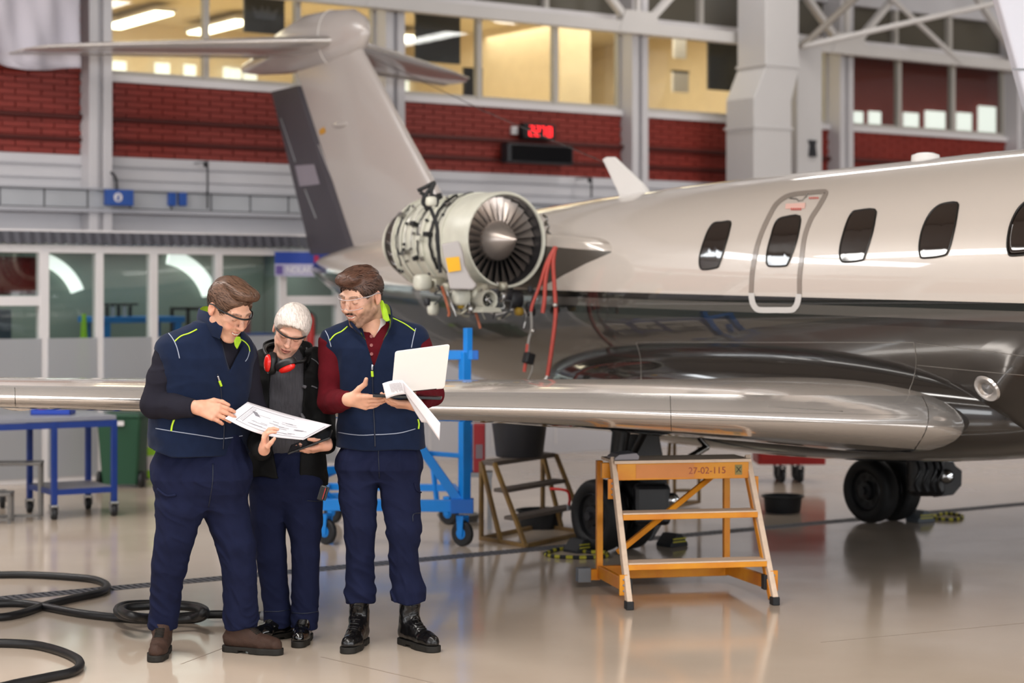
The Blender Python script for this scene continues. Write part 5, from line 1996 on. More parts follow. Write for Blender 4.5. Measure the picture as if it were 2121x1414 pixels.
def hair_obj(fig, o, m):
    """a scalp cap plus some thousand flat locks laid along the combing direction, one mesh"""
    V, Q = hair_field(o).mesh()
    V = relax(V, Q, 1)
    T = BVHTree.FromPolygons([Vector(p) for p in V], [tuple(int(i) for i in q) for q in Q])
    rng = np.random.RandomState(5)
    flow, n_l, ln, wd, lift = o['flow'], o.get('locks', 2600), o.get('lock_len', 0.05), o.get('lock_w', 0.0016), o.get('lift', 0.004)
    pick = V[rng.randint(0, len(V), n_l)]
    LV, LQ, shade = [], [], []
    for p0 in pick:
        p = Vector(p0)
        if p.z < -0.03 and abs(p.x) < 0.05 and p.y < 0.03:
            continue
        L = ln * rng.uniform(0.5, 1.1)
        if p.z < 0.04:
            L *= o.get('side_len', 0.5)
        pts, nrm, nt_ = [], [], 5
        jit = Vector(rng.normal(0, 0.18, 3))
        ok = True
        for i in range(nt_):
            h, n_, _, dist = T.find_nearest(p)
            if h is None:
                ok = False
                break
            if n_.dot(h - Vector((0, 0.014, 0.02))) < 0:
                n_ = -n_
            lf = lift * math.sin(math.pi * min(1, (i + 0.6) / nt_)) + 0.0006
            pts.append(h + n_ * lf)
            nrm.append(n_)
            d = Vector(flow(h.x, h.y, h.z)) + jit
            d = d - n_ * d.dot(n_)
            if d.length < 1e-5:
                ok = False
                break
            p = h + d.normalized() * (L / nt_)
        if not ok:
            continue
        sh = rng.uniform(*o.get('shade', (0.6, 1.3)))
        b = len(LV)
        w0 = wd * rng.uniform(0.6, 1.4)
        for i in range(nt_):
            tg = (pts[min(i + 1, nt_ - 1)] - pts[max(i - 1, 0)]).normalized()
            sd = tg.cross(nrm[i]).normalized() * w0 * (0.5, 1.0, 1.0, 0.8, 0.15)[i]
            LV += [pts[i] - sd, pts[i] + sd]
            shade += [sh, sh]
        for i in range(nt_ - 1):
            LQ.append((b + 2 * i, b + 2 * i + 1, b + 2 * i + 3, b + 2 * i + 2))
    AV = np.concatenate([V, np.array([tuple(v) for v in LV])])
    AQ = np.concatenate([Q, np.array(LQ) + len(V)])
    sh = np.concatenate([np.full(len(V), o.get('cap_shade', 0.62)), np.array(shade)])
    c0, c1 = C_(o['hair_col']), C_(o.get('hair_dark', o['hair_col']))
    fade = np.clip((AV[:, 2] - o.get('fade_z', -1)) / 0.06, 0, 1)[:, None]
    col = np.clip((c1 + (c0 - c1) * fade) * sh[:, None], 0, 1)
    return np_obj('hair', put(AV, o['R'], o['c'], o.get('k', 1.0)), AQ, m, fig.e, fig.base, col)


def HW(fig, o, p):
    """head frame -> world"""
    return fig.Wd(o['R'] @ (np.array(p) * o.get('k', 1.0)) + o['c'])


def safety_glasses(fig, o, label, bar, dark=True):
    t = thing('safety_glasses', HW(fig, o, (0, -0.11, 0)), label, 'glasses')
    n = 18
    M_lens = glass('lens_clear', 'FBF9FA', 0.02, 0.955)
    rows = []
    for z in np.linspace(-0.028, 0.020, 6):
        hw = 0.069 - 0.012 * max(0, (-z - 0.008) / 0.02) ** 2
        r = []
        for i in range(n + 1):
            a = -1 + 2 * i / n
            notch = 0.010 * math.exp(-(a / 0.16) ** 2) * (1 if z < -0.02 else 0)
            r.append(HW(fig, o, (hw * a, -0.121 + 0.052 * abs(a) ** 2.4 + 0.004 * abs(z), z + 0.006 + notch)))
        rows.append(r)
    MB().loft(rows, closed=False).build('lens', M_lens, t, smooth=180)
    top = [HW(fig, o, (0.070 * a, -0.1225 + 0.052 * abs(a) ** 2.4, 0.027)) for a in np.linspace(-1, 1, 21)]
    MB().tube(top, 0.0042 if dark else 0.0022, 7).build('brow_bar', bar, t, smooth=180)
    if not dark:
        bt = [HW(fig, o, (0.060 * a, -0.1215 + 0.045 * abs(a) ** 2.4, -0.022 + 0.008 * math.exp(-(a / 0.16) ** 2))) for a in np.linspace(-1, 1, 21)]
        MB().tube(bt, 0.0018, 6).build('lower_rim', bar, t, smooth=180)
        for s_ in (-1, 1):
            sh = []
            for z in (-0.016, 0.0, 0.02):
                sh.append([HW(fig, o, (s_ * (0.069 + 0.004 * k), -0.071 + 0.014 * k, z)) for k in range(4)])
            MB().loft(sh, closed=False).build('side_shield', M_lens, t, smooth=180)
    for s_ in (-1, 1):
        pts = spline([HW(fig, o, q) for q in ((s_ * 0.070, -0.072, 0.025), (s_ * 0.080, -0.03, 0.020), (s_ * 0.086, 0.006, 0.020), (s_ * 0.084, 0.03, 0.008))], 5)
        MB().tube(pts, 0.0036 if dark else 0.003, 6).build('temple', bar, t, smooth=180)
    nb = spline([HW(fig, o, q) for q in ((-0.012, -0.108, -0.012), (-0.006, -0.113, 0.004), (0.006, -0.113, 0.004), (0.012, -0.108, -0.012))], 4)
    MB().tube(nb, 0.002, 5).build('nose_bridge', M_lens, t, smooth=180)
    return t


def fold_noise(f1=14, amp=0.006, vert=1.0):
    def d(x, y, z):
        w_ = 0.6 * vnoise(x * 5, y * 5, z * 5)
        r = 1 - np.abs(vnoise(x * f1 * 0.7 + w_ * 2, y * f1 * 0.7, z * f1 * vert + w_ * 4))
        r2 = vnoise(x * 30, y * 30, z * 30)
        return amp * (0.55 - r) + amp * 0.18 * r2
    return d


def legs(fig, chains, m, pelvis, cuffz, name='trousers', yaw=0.0, fold=0.008):
    allp = [p for ch in chains for p, r in ch] + [np.array([s[1], s[2], s[0]]) for s in pelvis]
    fd = Fld(np.min(allp, 0) - 0.2, np.max(allp, 0) + 0.2, 0.0048)
    for ch in chains:
        fd.chain(ch, 0.012)
    fd.stack(pelvis, yaw, 0.05)
    low = min(cuffz)
    kn = 0.5

    def d(x, y, z):
        w_ = 0.6 * vnoise(x * 5, y * 5, z * 5)
        up = np.exp(-((z - low) / 0.16) ** 2) + 0.55 * np.exp(-((z - kn) / 0.13) ** 2) + 0.45 * np.exp(-((z - 0.88) / 0.1) ** 2) + 0.42
        r = 1 - np.abs(vnoise(x * 9 + w_ * 2, y * 9, z * 21 + w_ * 5 + x * 14))
        r2 = 1 - np.abs(vnoise(x * 17 + 5, y * 17, z * 5 + w_))
        return fold * up * (0.6 - r) * 1.5 + 0.0045 * (0.5 - r2) + 0.001 * vnoise(x * 40, y * 40, z * 40)
    fd.disp(d)
    fd.cut(lambda x, y, z: (low + 0.006 * np.sin(x * 40) - z) + 0 * y)
    return fig.obj(name, fd, m)


def boot(fig, at, toe, length, top, m, m_sole, name, r_sh=0.052, lace=None, cap=None):
    """at: floor point under the ankle (person frame), toe: unit direction on the floor"""
    at = np.array([at[0], at[1], 0.0])
    tx = np.array([toe[0], toe[1], 0.0])
    tx /= np.linalg.norm(tx)
    sd = np.array([-tx[1], tx[0], 0])
    k = length / 0.30
    heel = at - tx * 0.06 * k
    ball = at + tx * 0.125 * k
    tip = at + tx * 0.195 * k
    z = np.array([0, 0, 1.0])
    fd = Fld(np.minimum(np.minimum(heel, tip), at) - 0.09, np.maximum(np.maximum(heel, tip), at + z * top) + 0.09, 0.0036)
    fd.cone(heel + z * 0.055, at + z * 0.06, 0.040 * k, 0.043 * k, 0.01)
    fd.cone(at + z * 0.06, ball + z * 0.048, 0.044 * k, 0.042 * k, 0.015)
    fd.cone(ball + sd * 0.008 + z * 0.046, tip + z * 0.044, 0.045 * k, 0.037 * k, 0.012)
    fd.cone(heel + tx * 0.02 + z * 0.07, at - tx * 0.008 + z * top, 0.046 * k, r_sh, 0.02)
    fd.cone(at + tx * 0.0 + z * 0.11, at + tx * 0.07 * k + z * 0.075, 0.046 * k, 0.036 * k, 0.02)
    fd.disp(lambda x, y, z_: 0.0035 * vnoise(x * 22, y * 22, z_ * 38) + 0.0012 * vnoise(x * 70, y * 70, z_ * 70))
    fd.cut(lambda x, y, z_: (0.024 - z_) + 0 * x + 0 * y)
    fd.cut(lambda x, y, z_: (z_ - top) + 0 * x + 0 * y)
    o = fig.obj(name, fd, m)
    # sole
    fs = Fld(np.minimum(heel, tip) - 0.09, np.maximum(heel, tip) + 0.09, 0.0036)
    for a, b, ra, rb in ((heel, at, 0.043, 0.042), (at, ball, 0.042, 0.051), (ball, tip, 0.051, 0.043)):
        a2, b2 = a.copy(), b.copy()

        def fn(x, y, z_, a2=a2, b2=b2, ra=ra * k, rb=rb * k):
            ab = b2 - a2
            t = np.clip(((x - a2[0]) * ab[0] + (y - a2[1]) * ab[1]) / ab.dot(ab), 0, 1)
            return np.sqrt((x - a2[0] - t * ab[0]) ** 2 + (y - a2[1] - t * ab[1]) ** 2) - (ra + (rb - ra) * t) + 0 * z_
        fs.op(fn, np.minimum(a, b) - 0.06 + np.array([0, 0, 0]), np.maximum(a, b) + 0.06, 0.01)
    fs.cut(lambda x, y, z_: np.maximum(z_ - 0.030, 0.0005 - z_) + 0 * x + 0 * y)
    mid = at + tx * 0.035 * k

    def arch(x, y, z_):
        s_ = (x - mid[0]) * tx[0] + (y - mid[1]) * tx[1]
        return np.maximum(np.abs(s_) - 0.028, z_ - 0.012)
    fs.op(lambda x, y, z_: arch(x, y, z_) + 0 * z_, mid - 0.08, mid + 0.08, 0.002, sub=True)
    V, Q = fs.mesh()
    np_obj('sole', V, Q, m_sole, o, fig.base)
    T = tree_of(o)
    # laces across the instep
    rows = []
    for i in range(7):
        s_ = i / 6
        c = at + tx * (0.115 - 0.085 * s_) * k + z * (0.10 + (top - 0.13) * s_ ** 1.6 * 0.95)
        q = []
        for e in (-1, -0.5, 0, 0.5, 1):
            sp = c + sd * e * 0.022 * k
            st = fig.Wd(sp + (tx * 0.9 + z * 0.5) * 0.15)
            dr = (fig.Wd(sp) - st).normalized()
            h, n_, _, dist = T.ray_cast(st, dr)
            if h is not None:
                q.append(h + n_ * 0.002)
        if len(q) >= 3:
            rows.append(q)
    mb = MB()
    for i, q in enumerate(rows):
        mb.tube(q, 0.0028, 5)
        if i:
            mb.tube([rows[i - 1][0], q[-1]], 0.0022, 5)
    if rows:
        ob = mb.build('laces', lace or m, o, smooth=180)
    return o


def onmesh(T, pts, off, n=6, closed=False):
    q = [cast(T, p.x, p.y, off) for p in spline([(x, y, 0) for x, y in pts], n, closed)]
    return [x for x in q if x is not None]


def trace(T, pts, r, name, m, parent, off=0.001, n=6):
    q = onmesh(T, pts, off, n)
    if len(q) < 2:
        return None
    return MB().tube(q, r, 6).build(name, m, parent, smooth=180)


M_navyvest = mat('navy_fleece', '152039', 0.9, var=0.18, vscale=25, bump=0.08, bscale=500, sheen=0.06, spec=0.15)
M_trous = mat('navy_twill', '171C36', 0.85, var=0.15, vscale=18, bump=0.15, bscale=400, spec=0.15)
M_char = mat('charcoal_jersey', '22212A', 0.9, var=0.15, vscale=20, bump=0.1, bscale=400, spec=0.12)
M_burg = mat('burgundy_knit', '58121B', 0.9, var=0.15, vscale=30, bump=0.12, bscale=400, spec=0.12)
M_jblack = mat('black_softshell', '09090A', 0.7, spec=0.2, var=0.2, vscale=12, bump=0.1, bscale=200)
M_knit = mat('grey_rib_knit', '4C4B51', 0.9, var=0.35, vscale=3, stretch=(60, 60, 4), bump=0.4, bscale=6)
M_lime = mat('lime_piping', 'B9DE2E', 0.5)
M_limecloth = mat('lime_lining', '9CC51E', 0.7, var=0.25, vscale=25)
M_stitch = mat('pale_stitch', '9BA3B5', 0.6)
M_zip = mat('zip_dark', '10182C', 0.5)
M_zipmetal = mat('zip_metal', 'B9BDC4', 0.25, metal=1.0)
M_brown = mat('brown_nubuck', '3C261B', 0.75, var=0.3, vscale=18, bump=0.2, bscale=150)
M_bsole = mat('boot_sole', '17140F', 0.7)
M_bootblk = mat('black_leather', '0E0D0E', 0.22, var=0.2, vscale=15, bump=0.12, bscale=60, spec=0.6)
M_patent = mat('black_patent', '0A0A0B', 0.08, bump=0.08, bscale=30, spec=0.7, coat=0.5)
M_hair1 = mat('hair_brown', '5A3D2A', 0.42, attr='Col', spec=0.45)
M_hair2 = M_hair1
M_hair3 = M_hair1
M_clear = mat('clear_frame', 'E9DEE0', 0.08, trans=0.6, spec=0.7)


def collar(fig, pts_lo, pts_hi, m_out, m_in, parent, th=0.007):
    """stand-up collar from a lower and an upper line of person-frame points; inside lined"""
    lo = [Vector(p) for p in spline([tuple(p) for p in pts_lo], 6)]
    hi = [Vector(p) for p in spline([tuple(p) for p in pts_hi], 6)]
    cen = sum(lo, Vector()) / len(lo)
    rows_o, rows_i = [], []
    for f_ in (0, 0.5, 1.0):
        ro, ri = [], []
        for a, b in zip(lo, hi):
            p = a.lerp(b, f_)
            out = Vector((p.x - cen.x, p.y - cen.y, 0)).normalized()
            bulge = 0.006 * math.sin(f_ * math.pi)
            ro.append(fig.Wd(p + out * (th + bulge)))
            ri.append(fig.Wd(p + out * bulge))
        rows_o.append(ro)
        rows_i.append(ri)
    c = MB().loft(rows_o + [rows_i[-1]], closed=False).build('collar', m_out, parent, smooth=180)
    MB().loft(rows_i, closed=False).build('collar_lining', m_in, c, smooth=180)
    return c
# ------------------------------------------------------------------ person with the drawing (left)
A = Fig(420, 1360, 'dark-haired person in navy vest and charcoal sleeves, brown boots, reading the printed sheet')
J = A.J
yw = math.radians(43)
oA = dict(skin='D6A58C', blush='C46A54', brow='3A261B', teeth=True, smile=0.007, R=head_R(48, 36, -3), c=J(473, 639, -0.13), k=1.06, neck=0.055,
          hairline=((-0.13, 0.108), (-0.105, 0.100), (-0.085, 0.086), (-0.064, 0.05), (-0.048, -0.004), (-0.030, -0.006), (-0.018, 0.02), (0.02, 0.026), (0.032, -0.03), (0.05, -0.055), (0.12, -0.065)),
          hair_t=0.009, hair_add=(((0.005, -0.052, 0.108), (0.056, 0.034, 0.022)), ((0.0, -0.015, 0.116), (0.06, 0.07, 0.018)), ((0.02, -0.076, 0.108), (0.042, 0.018, 0.012))), strand=(70, 22, 40, 0.003),
          hair_col='63493A', hair_dark='362820', fade_z=0.0, locks=4200, lock_w=0.0012, flow=lambda x, y, z: (0.45, -1.0, -0.25 if z < 0.06 else 0.1), lock_len=0.07, lift=0.0035)
# arms
shR, elR, wrR = J(352, 728, -0.13), J(318, 838, -0.16), J(398, 845, -0.24)
shL, elL, wrL = J(505, 738, 0.10), J(522, 842, 0.1), J(546, 866, 0.12)
core = Fld(J(300, 920, -0.5) - 0.1, J(560, 640, 0.25) + 0.1, 0.008)
neckb = J(446, 690, -0.03)
core.chain([(shR, 0.045), (elR, 0.032), (wrR, 0.026)], 0.01).chain([(shL, 0.045), (elL, 0.032), (wrL, 0.026)], 0.01).cone(shR, shL, 0.05, 0.05, 0.02).cone(neckb, J(425, 760, 0), 0.06, 0.09, 0.03)
core.cone(neckb, oA['c'] + oA['R'] @ np.array([0, 0.045, -0.15]), 0.058, 0.055, 0.02)
hR = hand_field(A, J(408, 842, -0.25), (0.93, -0.02, -0.27), (0.15, 0.9, -0.4), (0.25, 0.15, 0.95), ((16, 16, 10), (18, 18, 12), (20, 20, 12), (24, 22, 12)), ((0.75, 0.6, 0.1), (0.95, 0.15, 0.15), (0.97, -0.1, 0.2)), 0.04, 1.05, (elR * 0.4 + wrR * 0.6))
hL = hand_field(A, J(551, 868, 0.12), (0.7, 0.0, -0.25), (0.1, 0.1, 0.98), (0.4, -0.8, 0.1), (10, 20, 14), ((0.8, 0.5, 0.1),) * 3, 0.04, 1.0, (elL * 0.4 + wrL * 0.6))
body_obj(A, oA, [hR, hL], core)
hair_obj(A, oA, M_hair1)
safety_glasses(A, oA, 'black-browed clear safety glasses on the dark-haired person reading the sheet', mat('frame_black', '0F0F10', 0.3))
# shirt
ts = lambda py, l, r, dy, hd: (J(0, py, dy)[2], J((l + r) / 2, py, dy)[0], dy, (r - l) / 2 / F * (A.Y0 + dy), hd)


def tors(fig, rows, yaw, grow=0.0):
    """rows: (py, left px, right px, dy, depth/width ratio) silhouettes -> stack sections for a turned torso"""
    out = []
    for py, l, r, dy, q in rows:
        hw = (r - l) / 2 / F * (fig.Y0 + dy) + grow
        a = hw / math.sqrt(math.cos(yaw) ** 2 + (q * math.sin(yaw)) ** 2)
        p = fig.J((l + r) / 2, py, dy)
        out.append((p[2], p[0], dy, a, a * q))
    return out


rowsA = [(940, 326, 506, 0.03, 0.66), (900, 322, 508, 0.03, 0.66), (850, 326, 508, 0.02, 0.66), (790, 332, 512, 0.0, 0.66), (740, 338, 514, -0.02, 0.60), (708, 350, 505, -0.03, 0.55), (684, 385, 490, -0.04, 0.55), (668, 412, 478, -0.05, 0.6)]
sh = Fld(J(285, 955, -0.5) - 0.08, J(575, 640, 0.3) + 0.1, 0.0048)
sh.stack(tors(A, rowsA, yw, -0.012), yw)
sh.chain([(shR, 0.066), ((shR + elR) / 2, 0.062), (elR, 0.056), ((elR + wrR) / 2, 0.052), (wrR, 0.041)], 0.02).chain([(shL, 0.064), (elL, 0.056), (wrL, 0.042)], 0.02)
sh.disp(fold_noise(15, 0.008, 1.0))
sh.op(lambda x, y, z: np.maximum(np.sqrt((x - neckb[0]) ** 2 + (y - neckb[1]) ** 2) - 0.058, neckb[2] - 0.02 - z), neckb - 0.1, neckb + 0.12, 0.004, sub=True)
cu = wrR + (wrR - elR) / np.linalg.norm(wrR - elR) * 0.012
sh.cut(lambda x, y, z: np.where(np.abs(z - wrR[2]) < 0.09, (x - cu[0]) * 0.9 - (y - cu[1]) * 0.35 + 0.0 * z, -1.0) * (y < -0.16) + (-1.0) * (y >= -0.16))
sh.cut(lambda x, y, z: (J(0, 915, 0)[2] - z) + 0 * x + 0 * y)
shirtA = A.obj('sweatshirt', sh, M_char)
# vest
ve = Fld(J(300, 945, -0.4) - 0.05, J(545, 630, 0.3) + 0.05, 0.0046)
ve.stack(tors(A, rowsA, yw, 0.012), yw)
ve.cone(J(430, 688, -0.06), shR + np.array([0.012, 0.0, 0.012]), 0.055, 0.072, 0.04).cone(J(455, 690, 0.0), shL + np.array([-0.012, 0, 0.01]), 0.055, 0.066, 0.04)
ve.disp(fold_noise(10, 0.006, 0.6))
# hem dips to the front, armholes, V opening
hz = A.J(420, 930, 0)[2]
fwd = np.array([math.sin(yw), -math.cos(yw)])
ctr = A.J(414, 900, 0.02)
ve.cut(lambda x, y, z: (hz - 0.045 * ((x - ctr[0]) * fwd[0] + (y - ctr[1]) * fwd[1]) / 0.15 + 0.004 * np.sin(x * 30) - z))
for s_, e_ in ((shR, elR), (shL, elL)):
    d_ = (e_ - s_) / np.linalg.norm(e_ - s_)
    ve.cone(s_ + d_ * 0.045 + (np.array([-0.035, -0.015, 0]) if s_ is shR else np.array([0.035, 0.02, 0])), s_ + d_ * 0.22, 0.05, 0.07, 0.01, sub=True)
vb, vt0, vt1 = J(468, 770, -0.2), J(452, 690, -0.2), J(500, 695, -0.2)
ve.op(lambda x, y, z: np.maximum(np.maximum(np.abs(x - (vb[0] + (z - vb[2]) * 0.10)) - np.clip((z - vb[2]) * 0.34, 0, 1), vb[2] - z), y + 0.02), J(430, 775, -0.4), J(520, 640, 0.05), 0.008, sub=True)
ve.op(lambda x, y, z: np.maximum(np.sqrt((x - neckb[0] - 0.01) ** 2 + (y - neckb[1]) ** 2) - 0.064, neckb[2] - 0.01 - z), neckb - 0.12, neckb + 0.12, 0.004, sub=True)
vestA = A.obj('vest', ve, M_navyvest, sm=2)
T = tree_of(vestA)
trace(T, ((362, 707), (375, 696), (392, 690), (408, 682)), 0.0032, 'lime_piping', M_lime, vestA)
trace(T, ((343, 683), (357, 700), (366, 718), (372, 742)), 0.0022, 'pale_seam', M_stitch, vestA)
trace(T, ((498, 702), (508, 709), (515, 718), (517, 728)), 0.0028, 'lime_piping', M_lime, vestA)
trace(T, ((517, 726), (513, 740), (508, 748)), 0.002, 'pale_seam', M_stitch, vestA)
trace(T, ((323, 887), (360, 893), (400, 899), (432, 904), (455, 908), (480, 906), (502, 902)), 0.0022, 'hem_stitch', M_stitch, vestA, n=10)
zp = vestA
trace(T, ((450, 774), (456, 800), (460, 840), (464, 880), (462, 930)), 0.004, 'zip', M_zip, vestA, n=10)
trace(T, ((450, 778), (453, 788)), 0.006, 'zip_slider', M_zipmetal, vestA, 0.004)
trace(T, ((453, 788), (457, 799)), 0.006, 'zip_pull', M_lime, vestA, 0.005)
trace(T, ((362, 866), (357, 880), (355, 892)), 0.0045, 'pocket_zip_pull', M_lime, vestA, 0.003)
lo = [J(476, 700, -0.15), J(455, 702, -0.16), J(428, 690, -0.12), J(412, 672, -0.04), J(425, 664, 0.05), J(455, 668, 0.08), J(480, 685, 0.04), J(492, 705, -0.06)]
hi = [J(482, 686, -0.175), J(462, 672, -0.185), J(434, 648, -0.14), J(414, 640, -0.03), J(430, 634, 0.06), J(465, 650, 0.09), J(490, 672, 0.04), J(496, 686, -0.08)]
collar(A, lo[1:], hi[1:], M_navyvest, M_limecloth, vestA)
# turned-out lapel, lime lining facing out
lp = [J(484, 706, -0.20), J(489, 697, -0.205), J(497, 697, -0.19), J(500, 706, -0.18), J(491, 723, -0.19), J(486, 716, -0.20)]
mb = MB()
q = [A.Wd(p) for p in lp]
mb.add(q + [p + Vector((ST, CT, 0)) * 0.008 for p in q], [tuple(range(6)), tuple(range(11, 5, -1))] + [(j, j + 6, (j + 1) % 6 + 6, (j + 1) % 6) for j in range(6)])
mb.build('turned_lapel', M_limecloth, vestA, bevel=0.003)
# trousers
R_ = [(J(375, 965, 0.01), 0.112), (J(373, 1050, 0.0), 0.112), (J(361, 1115, 0.0), 0.088), (J(351, 1170, 0.03), 0.078), (J(344, 1227, 0.07), 0.070), (J(338, 1275, 0.09), 0.066), (J(337, 1292, 0.09), 0.064)]
L_ = [(J(452, 965, 0.07), 0.110), (J(469, 1056, 0.07), 0.101), (J(488, 1125, 0.06), 0.086), (J(496, 1180, 0.08), 0.078), (J(497, 1227, 0.11), 0.076), (J(499, 1275, 0.13), 0.079), (J(499, 1290, 0.13), 0.076)]
legs(A, (R_, L_), M_trous, tors(A, [(900, 345, 488, 0.03, 0.6), (938, 338, 494, 0.03, 0.62), (960, 330, 503, 0.03, 0.64), (990, 328, 508, 0.03, 0.68), (1020, 345, 495, 0.03, 0.66), (1050, 375, 470, 0.03, 0.6)], yw), (J(338, 1300, 0.09)[2], J(499, 1300, 0.13)[2]))
trA = [o for o in A.e.children if o.name.startswith('trousers')][0]
T = tree_of(trA)
trace(T, ((327, 1012), (345, 1026), (365, 1024)), 0.007, 'pocket_welt', M_trous, trA, 0.002)
trace(T, ((441, 960), (440, 1000), (432, 1050)), 0.003, 'fly_seam', M_zip, trA, 0.0)
boot(A, J(335, 1358, 0.07), (0.03, -1.0), 0.275, 0.145, M_brown, M_bsole, 'boot', 0.052, M_bsole)
boot(A, J(499, 1356, 0.12), (0.93, -0.36), 0.275, 0.145, M_brown, M_bsole, 'boot', 0.052, M_bsole)

# ------------------------------------------------------------------ white-haired person (middle)
B = Fig(597, 1327, 'short white-haired person in open black jacket and grey sweater with ear defenders round the neck')
J = B.J
oB = dict(skin='E0AE97', blush='CE7A66', brow='B59A88', browk=0.4, smile=0.004, R=head_R(9, 25, 16), c=J(602, 685, -0.12), k=0.97, neck=0.047, jaw=0.92, lip='BC6A5E',
          hairline=((-0.13, 0.088), (-0.1, 0.080), (-0.082, 0.066), (-0.066, 0.044), (-0.050, 0.010), (-0.03, 0.004), (-0.018, 0.018), (0.02, 0.024), (0.032, -0.03), (0.05, -0.045), (0.12, -0.05)),
          hair_t=0.012, hair_add=(((0, -0.008, 0.052), (0.084, 0.102, 0.084)),), strand=(60, 40, 40, 0.001), cap_shade=0.8, shade=(0.74, 1.15), locks=5200,
          hair_col='E9DED6', hair_dark='BFB1A8', fade_z=-0.05, flow=lambda x, y, z: (0.5 + x * 4, -1.0, -0.4), lock_len=0.04, lock_w=0.0010, lift=0.0016)
shR, elR, wrR = J(548, 752, 0.0), J(528, 888, -0.08), J(541, 932, -0.54)
shL, elL, wrL = J(650, 750, -0.02), J(668, 868, 0.0), J(676, 918, -0.13)
neckb = J(600, 748, -0.01)
core = Fld(J(500, 960, -0.62) - 0.1, J(700, 700, 0.2) + 0.1, 0.008)
dn = np.array([0, 0, -0.04])
core.chain([(shR + dn, 0.035), (elR, 0.03), (wrR, 0.022)], 0.01).chain([(shL + dn, 0.035), (elL, 0.03), (wrL, 0.022)], 0.01).cone(shR + dn, shL + dn, 0.03, 0.03, 0.02).cone(neckb, J(598, 820, 0), 0.045, 0.06, 0.03)
core.cone(neckb, oB['c'] + oB['R'] @ np.array([0, 0.045, -0.15]), 0.05, 0.047, 0.02)
hR = hand_field(B, J(547, 932, -0.585), (0.10, -0.35, 0.75), (0.75, -0.1, 0.25), (0.6, -0.6, 0.1), ((30, 35, 25), (32, 38, 25), (34, 40, 25), (38, 42, 25)), ((0.7, 0.7, 0.3), (0.85, 0.3, 0.45), (0.9, 0.1, 0.5)), 0.05, 0.9, (elR * 0.3 + wrR * 0.7))
hL = hand_field(B, J(678, 922, -0.20), (-0.85, -0.28, -0.20), (-0.25, 0.3, 0.9), (0.3, -0.35, 0.75), ((12, 30, 20), (10, 25, 18), (8, 22, 16), (5, 20, 16)), ((0.5, 0.8, 0.2), (0.8, 0.4, 0.3), (0.9, 0.2, 0.3)), 0.06, 0.88, (elL * 0.3 + wrL * 0.7))
body_obj(B, oB, [hR, hL], core)
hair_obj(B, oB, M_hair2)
safety_glasses(B, oB, 'black-browed clear safety glasses on the white-haired person', mat('frame_black', '0F0F10', 0.3))
rowsB = [(960, 538, 640, 0.02, 0.66), (900, 533, 652, 0.02, 0.66), (830, 530, 655, 0.0, 0.66), (780, 532, 655, -0.01, 0.62), (752, 545, 650, -0.01, 0.56), (738, 570, 630, -0.01, 0.6)]
sw = Fld(J(515, 975, -0.25) - 0.05, J(670, 715, 0.25) + 0.05, 0.0048)
sw.stack(tors(B, rowsB, 0.1, -0.006), 0.1)
sw.cone(J(600, 760, -0.02), J(600, 735, -0.03), 0.062, 0.054, 0.03)
sw.disp(fold_noise(14, 0.006, 0.7))
sw.op(lambda x, y, z: np.maximum(np.sqrt((x - neckb[0]) ** 2 + (y - neckb[1] + 0.01) ** 2) - 0.046, neckb[2] - 0.03 - z), neckb - 0.12, neckb + 0.12, 0.004, sub=True)
sw.cut(lambda x, y, z: (J(0, 958, 0)[2] + 0.03 * np.sin(x * 9) - z) + 0 * y)
B.obj('sweater', sw, M_knit)
ic = Fld(neckb - 0.13, neckb + 0.13, 0.0045)
ic.cone(neckb + np.array([0, 0.02, -0.05]), neckb + np.array([0, 0.02, 0.016]), 0.098, 0.078)
ic.op(lambda x, y, z: np.maximum(np.sqrt((x - neckb[0]) ** 2 + (y - neckb[1] - 0.005) ** 2) - 0.05, neckb[2] + 0.03 - z), neckb - 0.12, neckb + 0.12, 0.006, sub=True)
ic.disp(fold_noise(16, 0.006, 1.5))
B.obj('neck_warmer', ic, mat('black_fleece', '101012', 0.9))
# jacket
jk = Fld(J(495, 1030, -0.62) - 0.06, J(700, 690, 0.3) + 0.08, 0.0048)
rowsBj = [(1015, 512, 672, 0.02, 0.60), (960, 508, 672, 0.02, 0.62), (900, 520, 664, 0.02, 0.64), (830, 526, 662, 0.0, 0.66), (785, 528, 660, -0.01, 0.64), (757, 538, 658, -0.01, 0.60), (738, 562, 638, -0.01, 0.66)]
jk.stack(tors(B, rowsBj, 0.08, 0.012), 0.08)
jk.cone(J(585, 745, 0.03), shR, 0.045, 0.066, 0.04).cone(J(618, 745, 0.0), shL, 0.045, 0.066, 0.04)
jk.chain([(shR, 0.068), (elR, 0.058), (wrR, 0.045)], 0.02).chain([(shL, 0.068), ((shL + elL) / 2, 0.06), (elL, 0.058), (wrL, 0.046)], 0.02)
jk.disp(fold_noise(12, 0.010, 1.0))
jl, jr = J(561, 850, -0.2)[0], J(619, 850, -0.2)[0]
z0, z1 = J(0, 1030, 0)[2], J(0, 740, 0)[2]
jk.op(lambda x, y, z: np.maximum(np.maximum(jl - 0.02 * np.sin((z - z0) * 4) - x + np.clip((1.02 - z) * 0.14, 0, 1), x - jr - 0.01 * np.sin(z * 6)), y + 0.0) + 0 * z, (jl - 0.02, -0.3, z0 - 0.05), (jr + 0.03, 0.0, z1 + 0.1), 0.01, sub=True)
jk.op(lambda x, y, z: np.maximum(np.sqrt((x - neckb[0]) ** 2 + (y - neckb[1]) ** 2) - 0.072, neckb[2] - 0.03 - z), neckb - 0.12, neckb + 0.14, 0.006, sub=True)
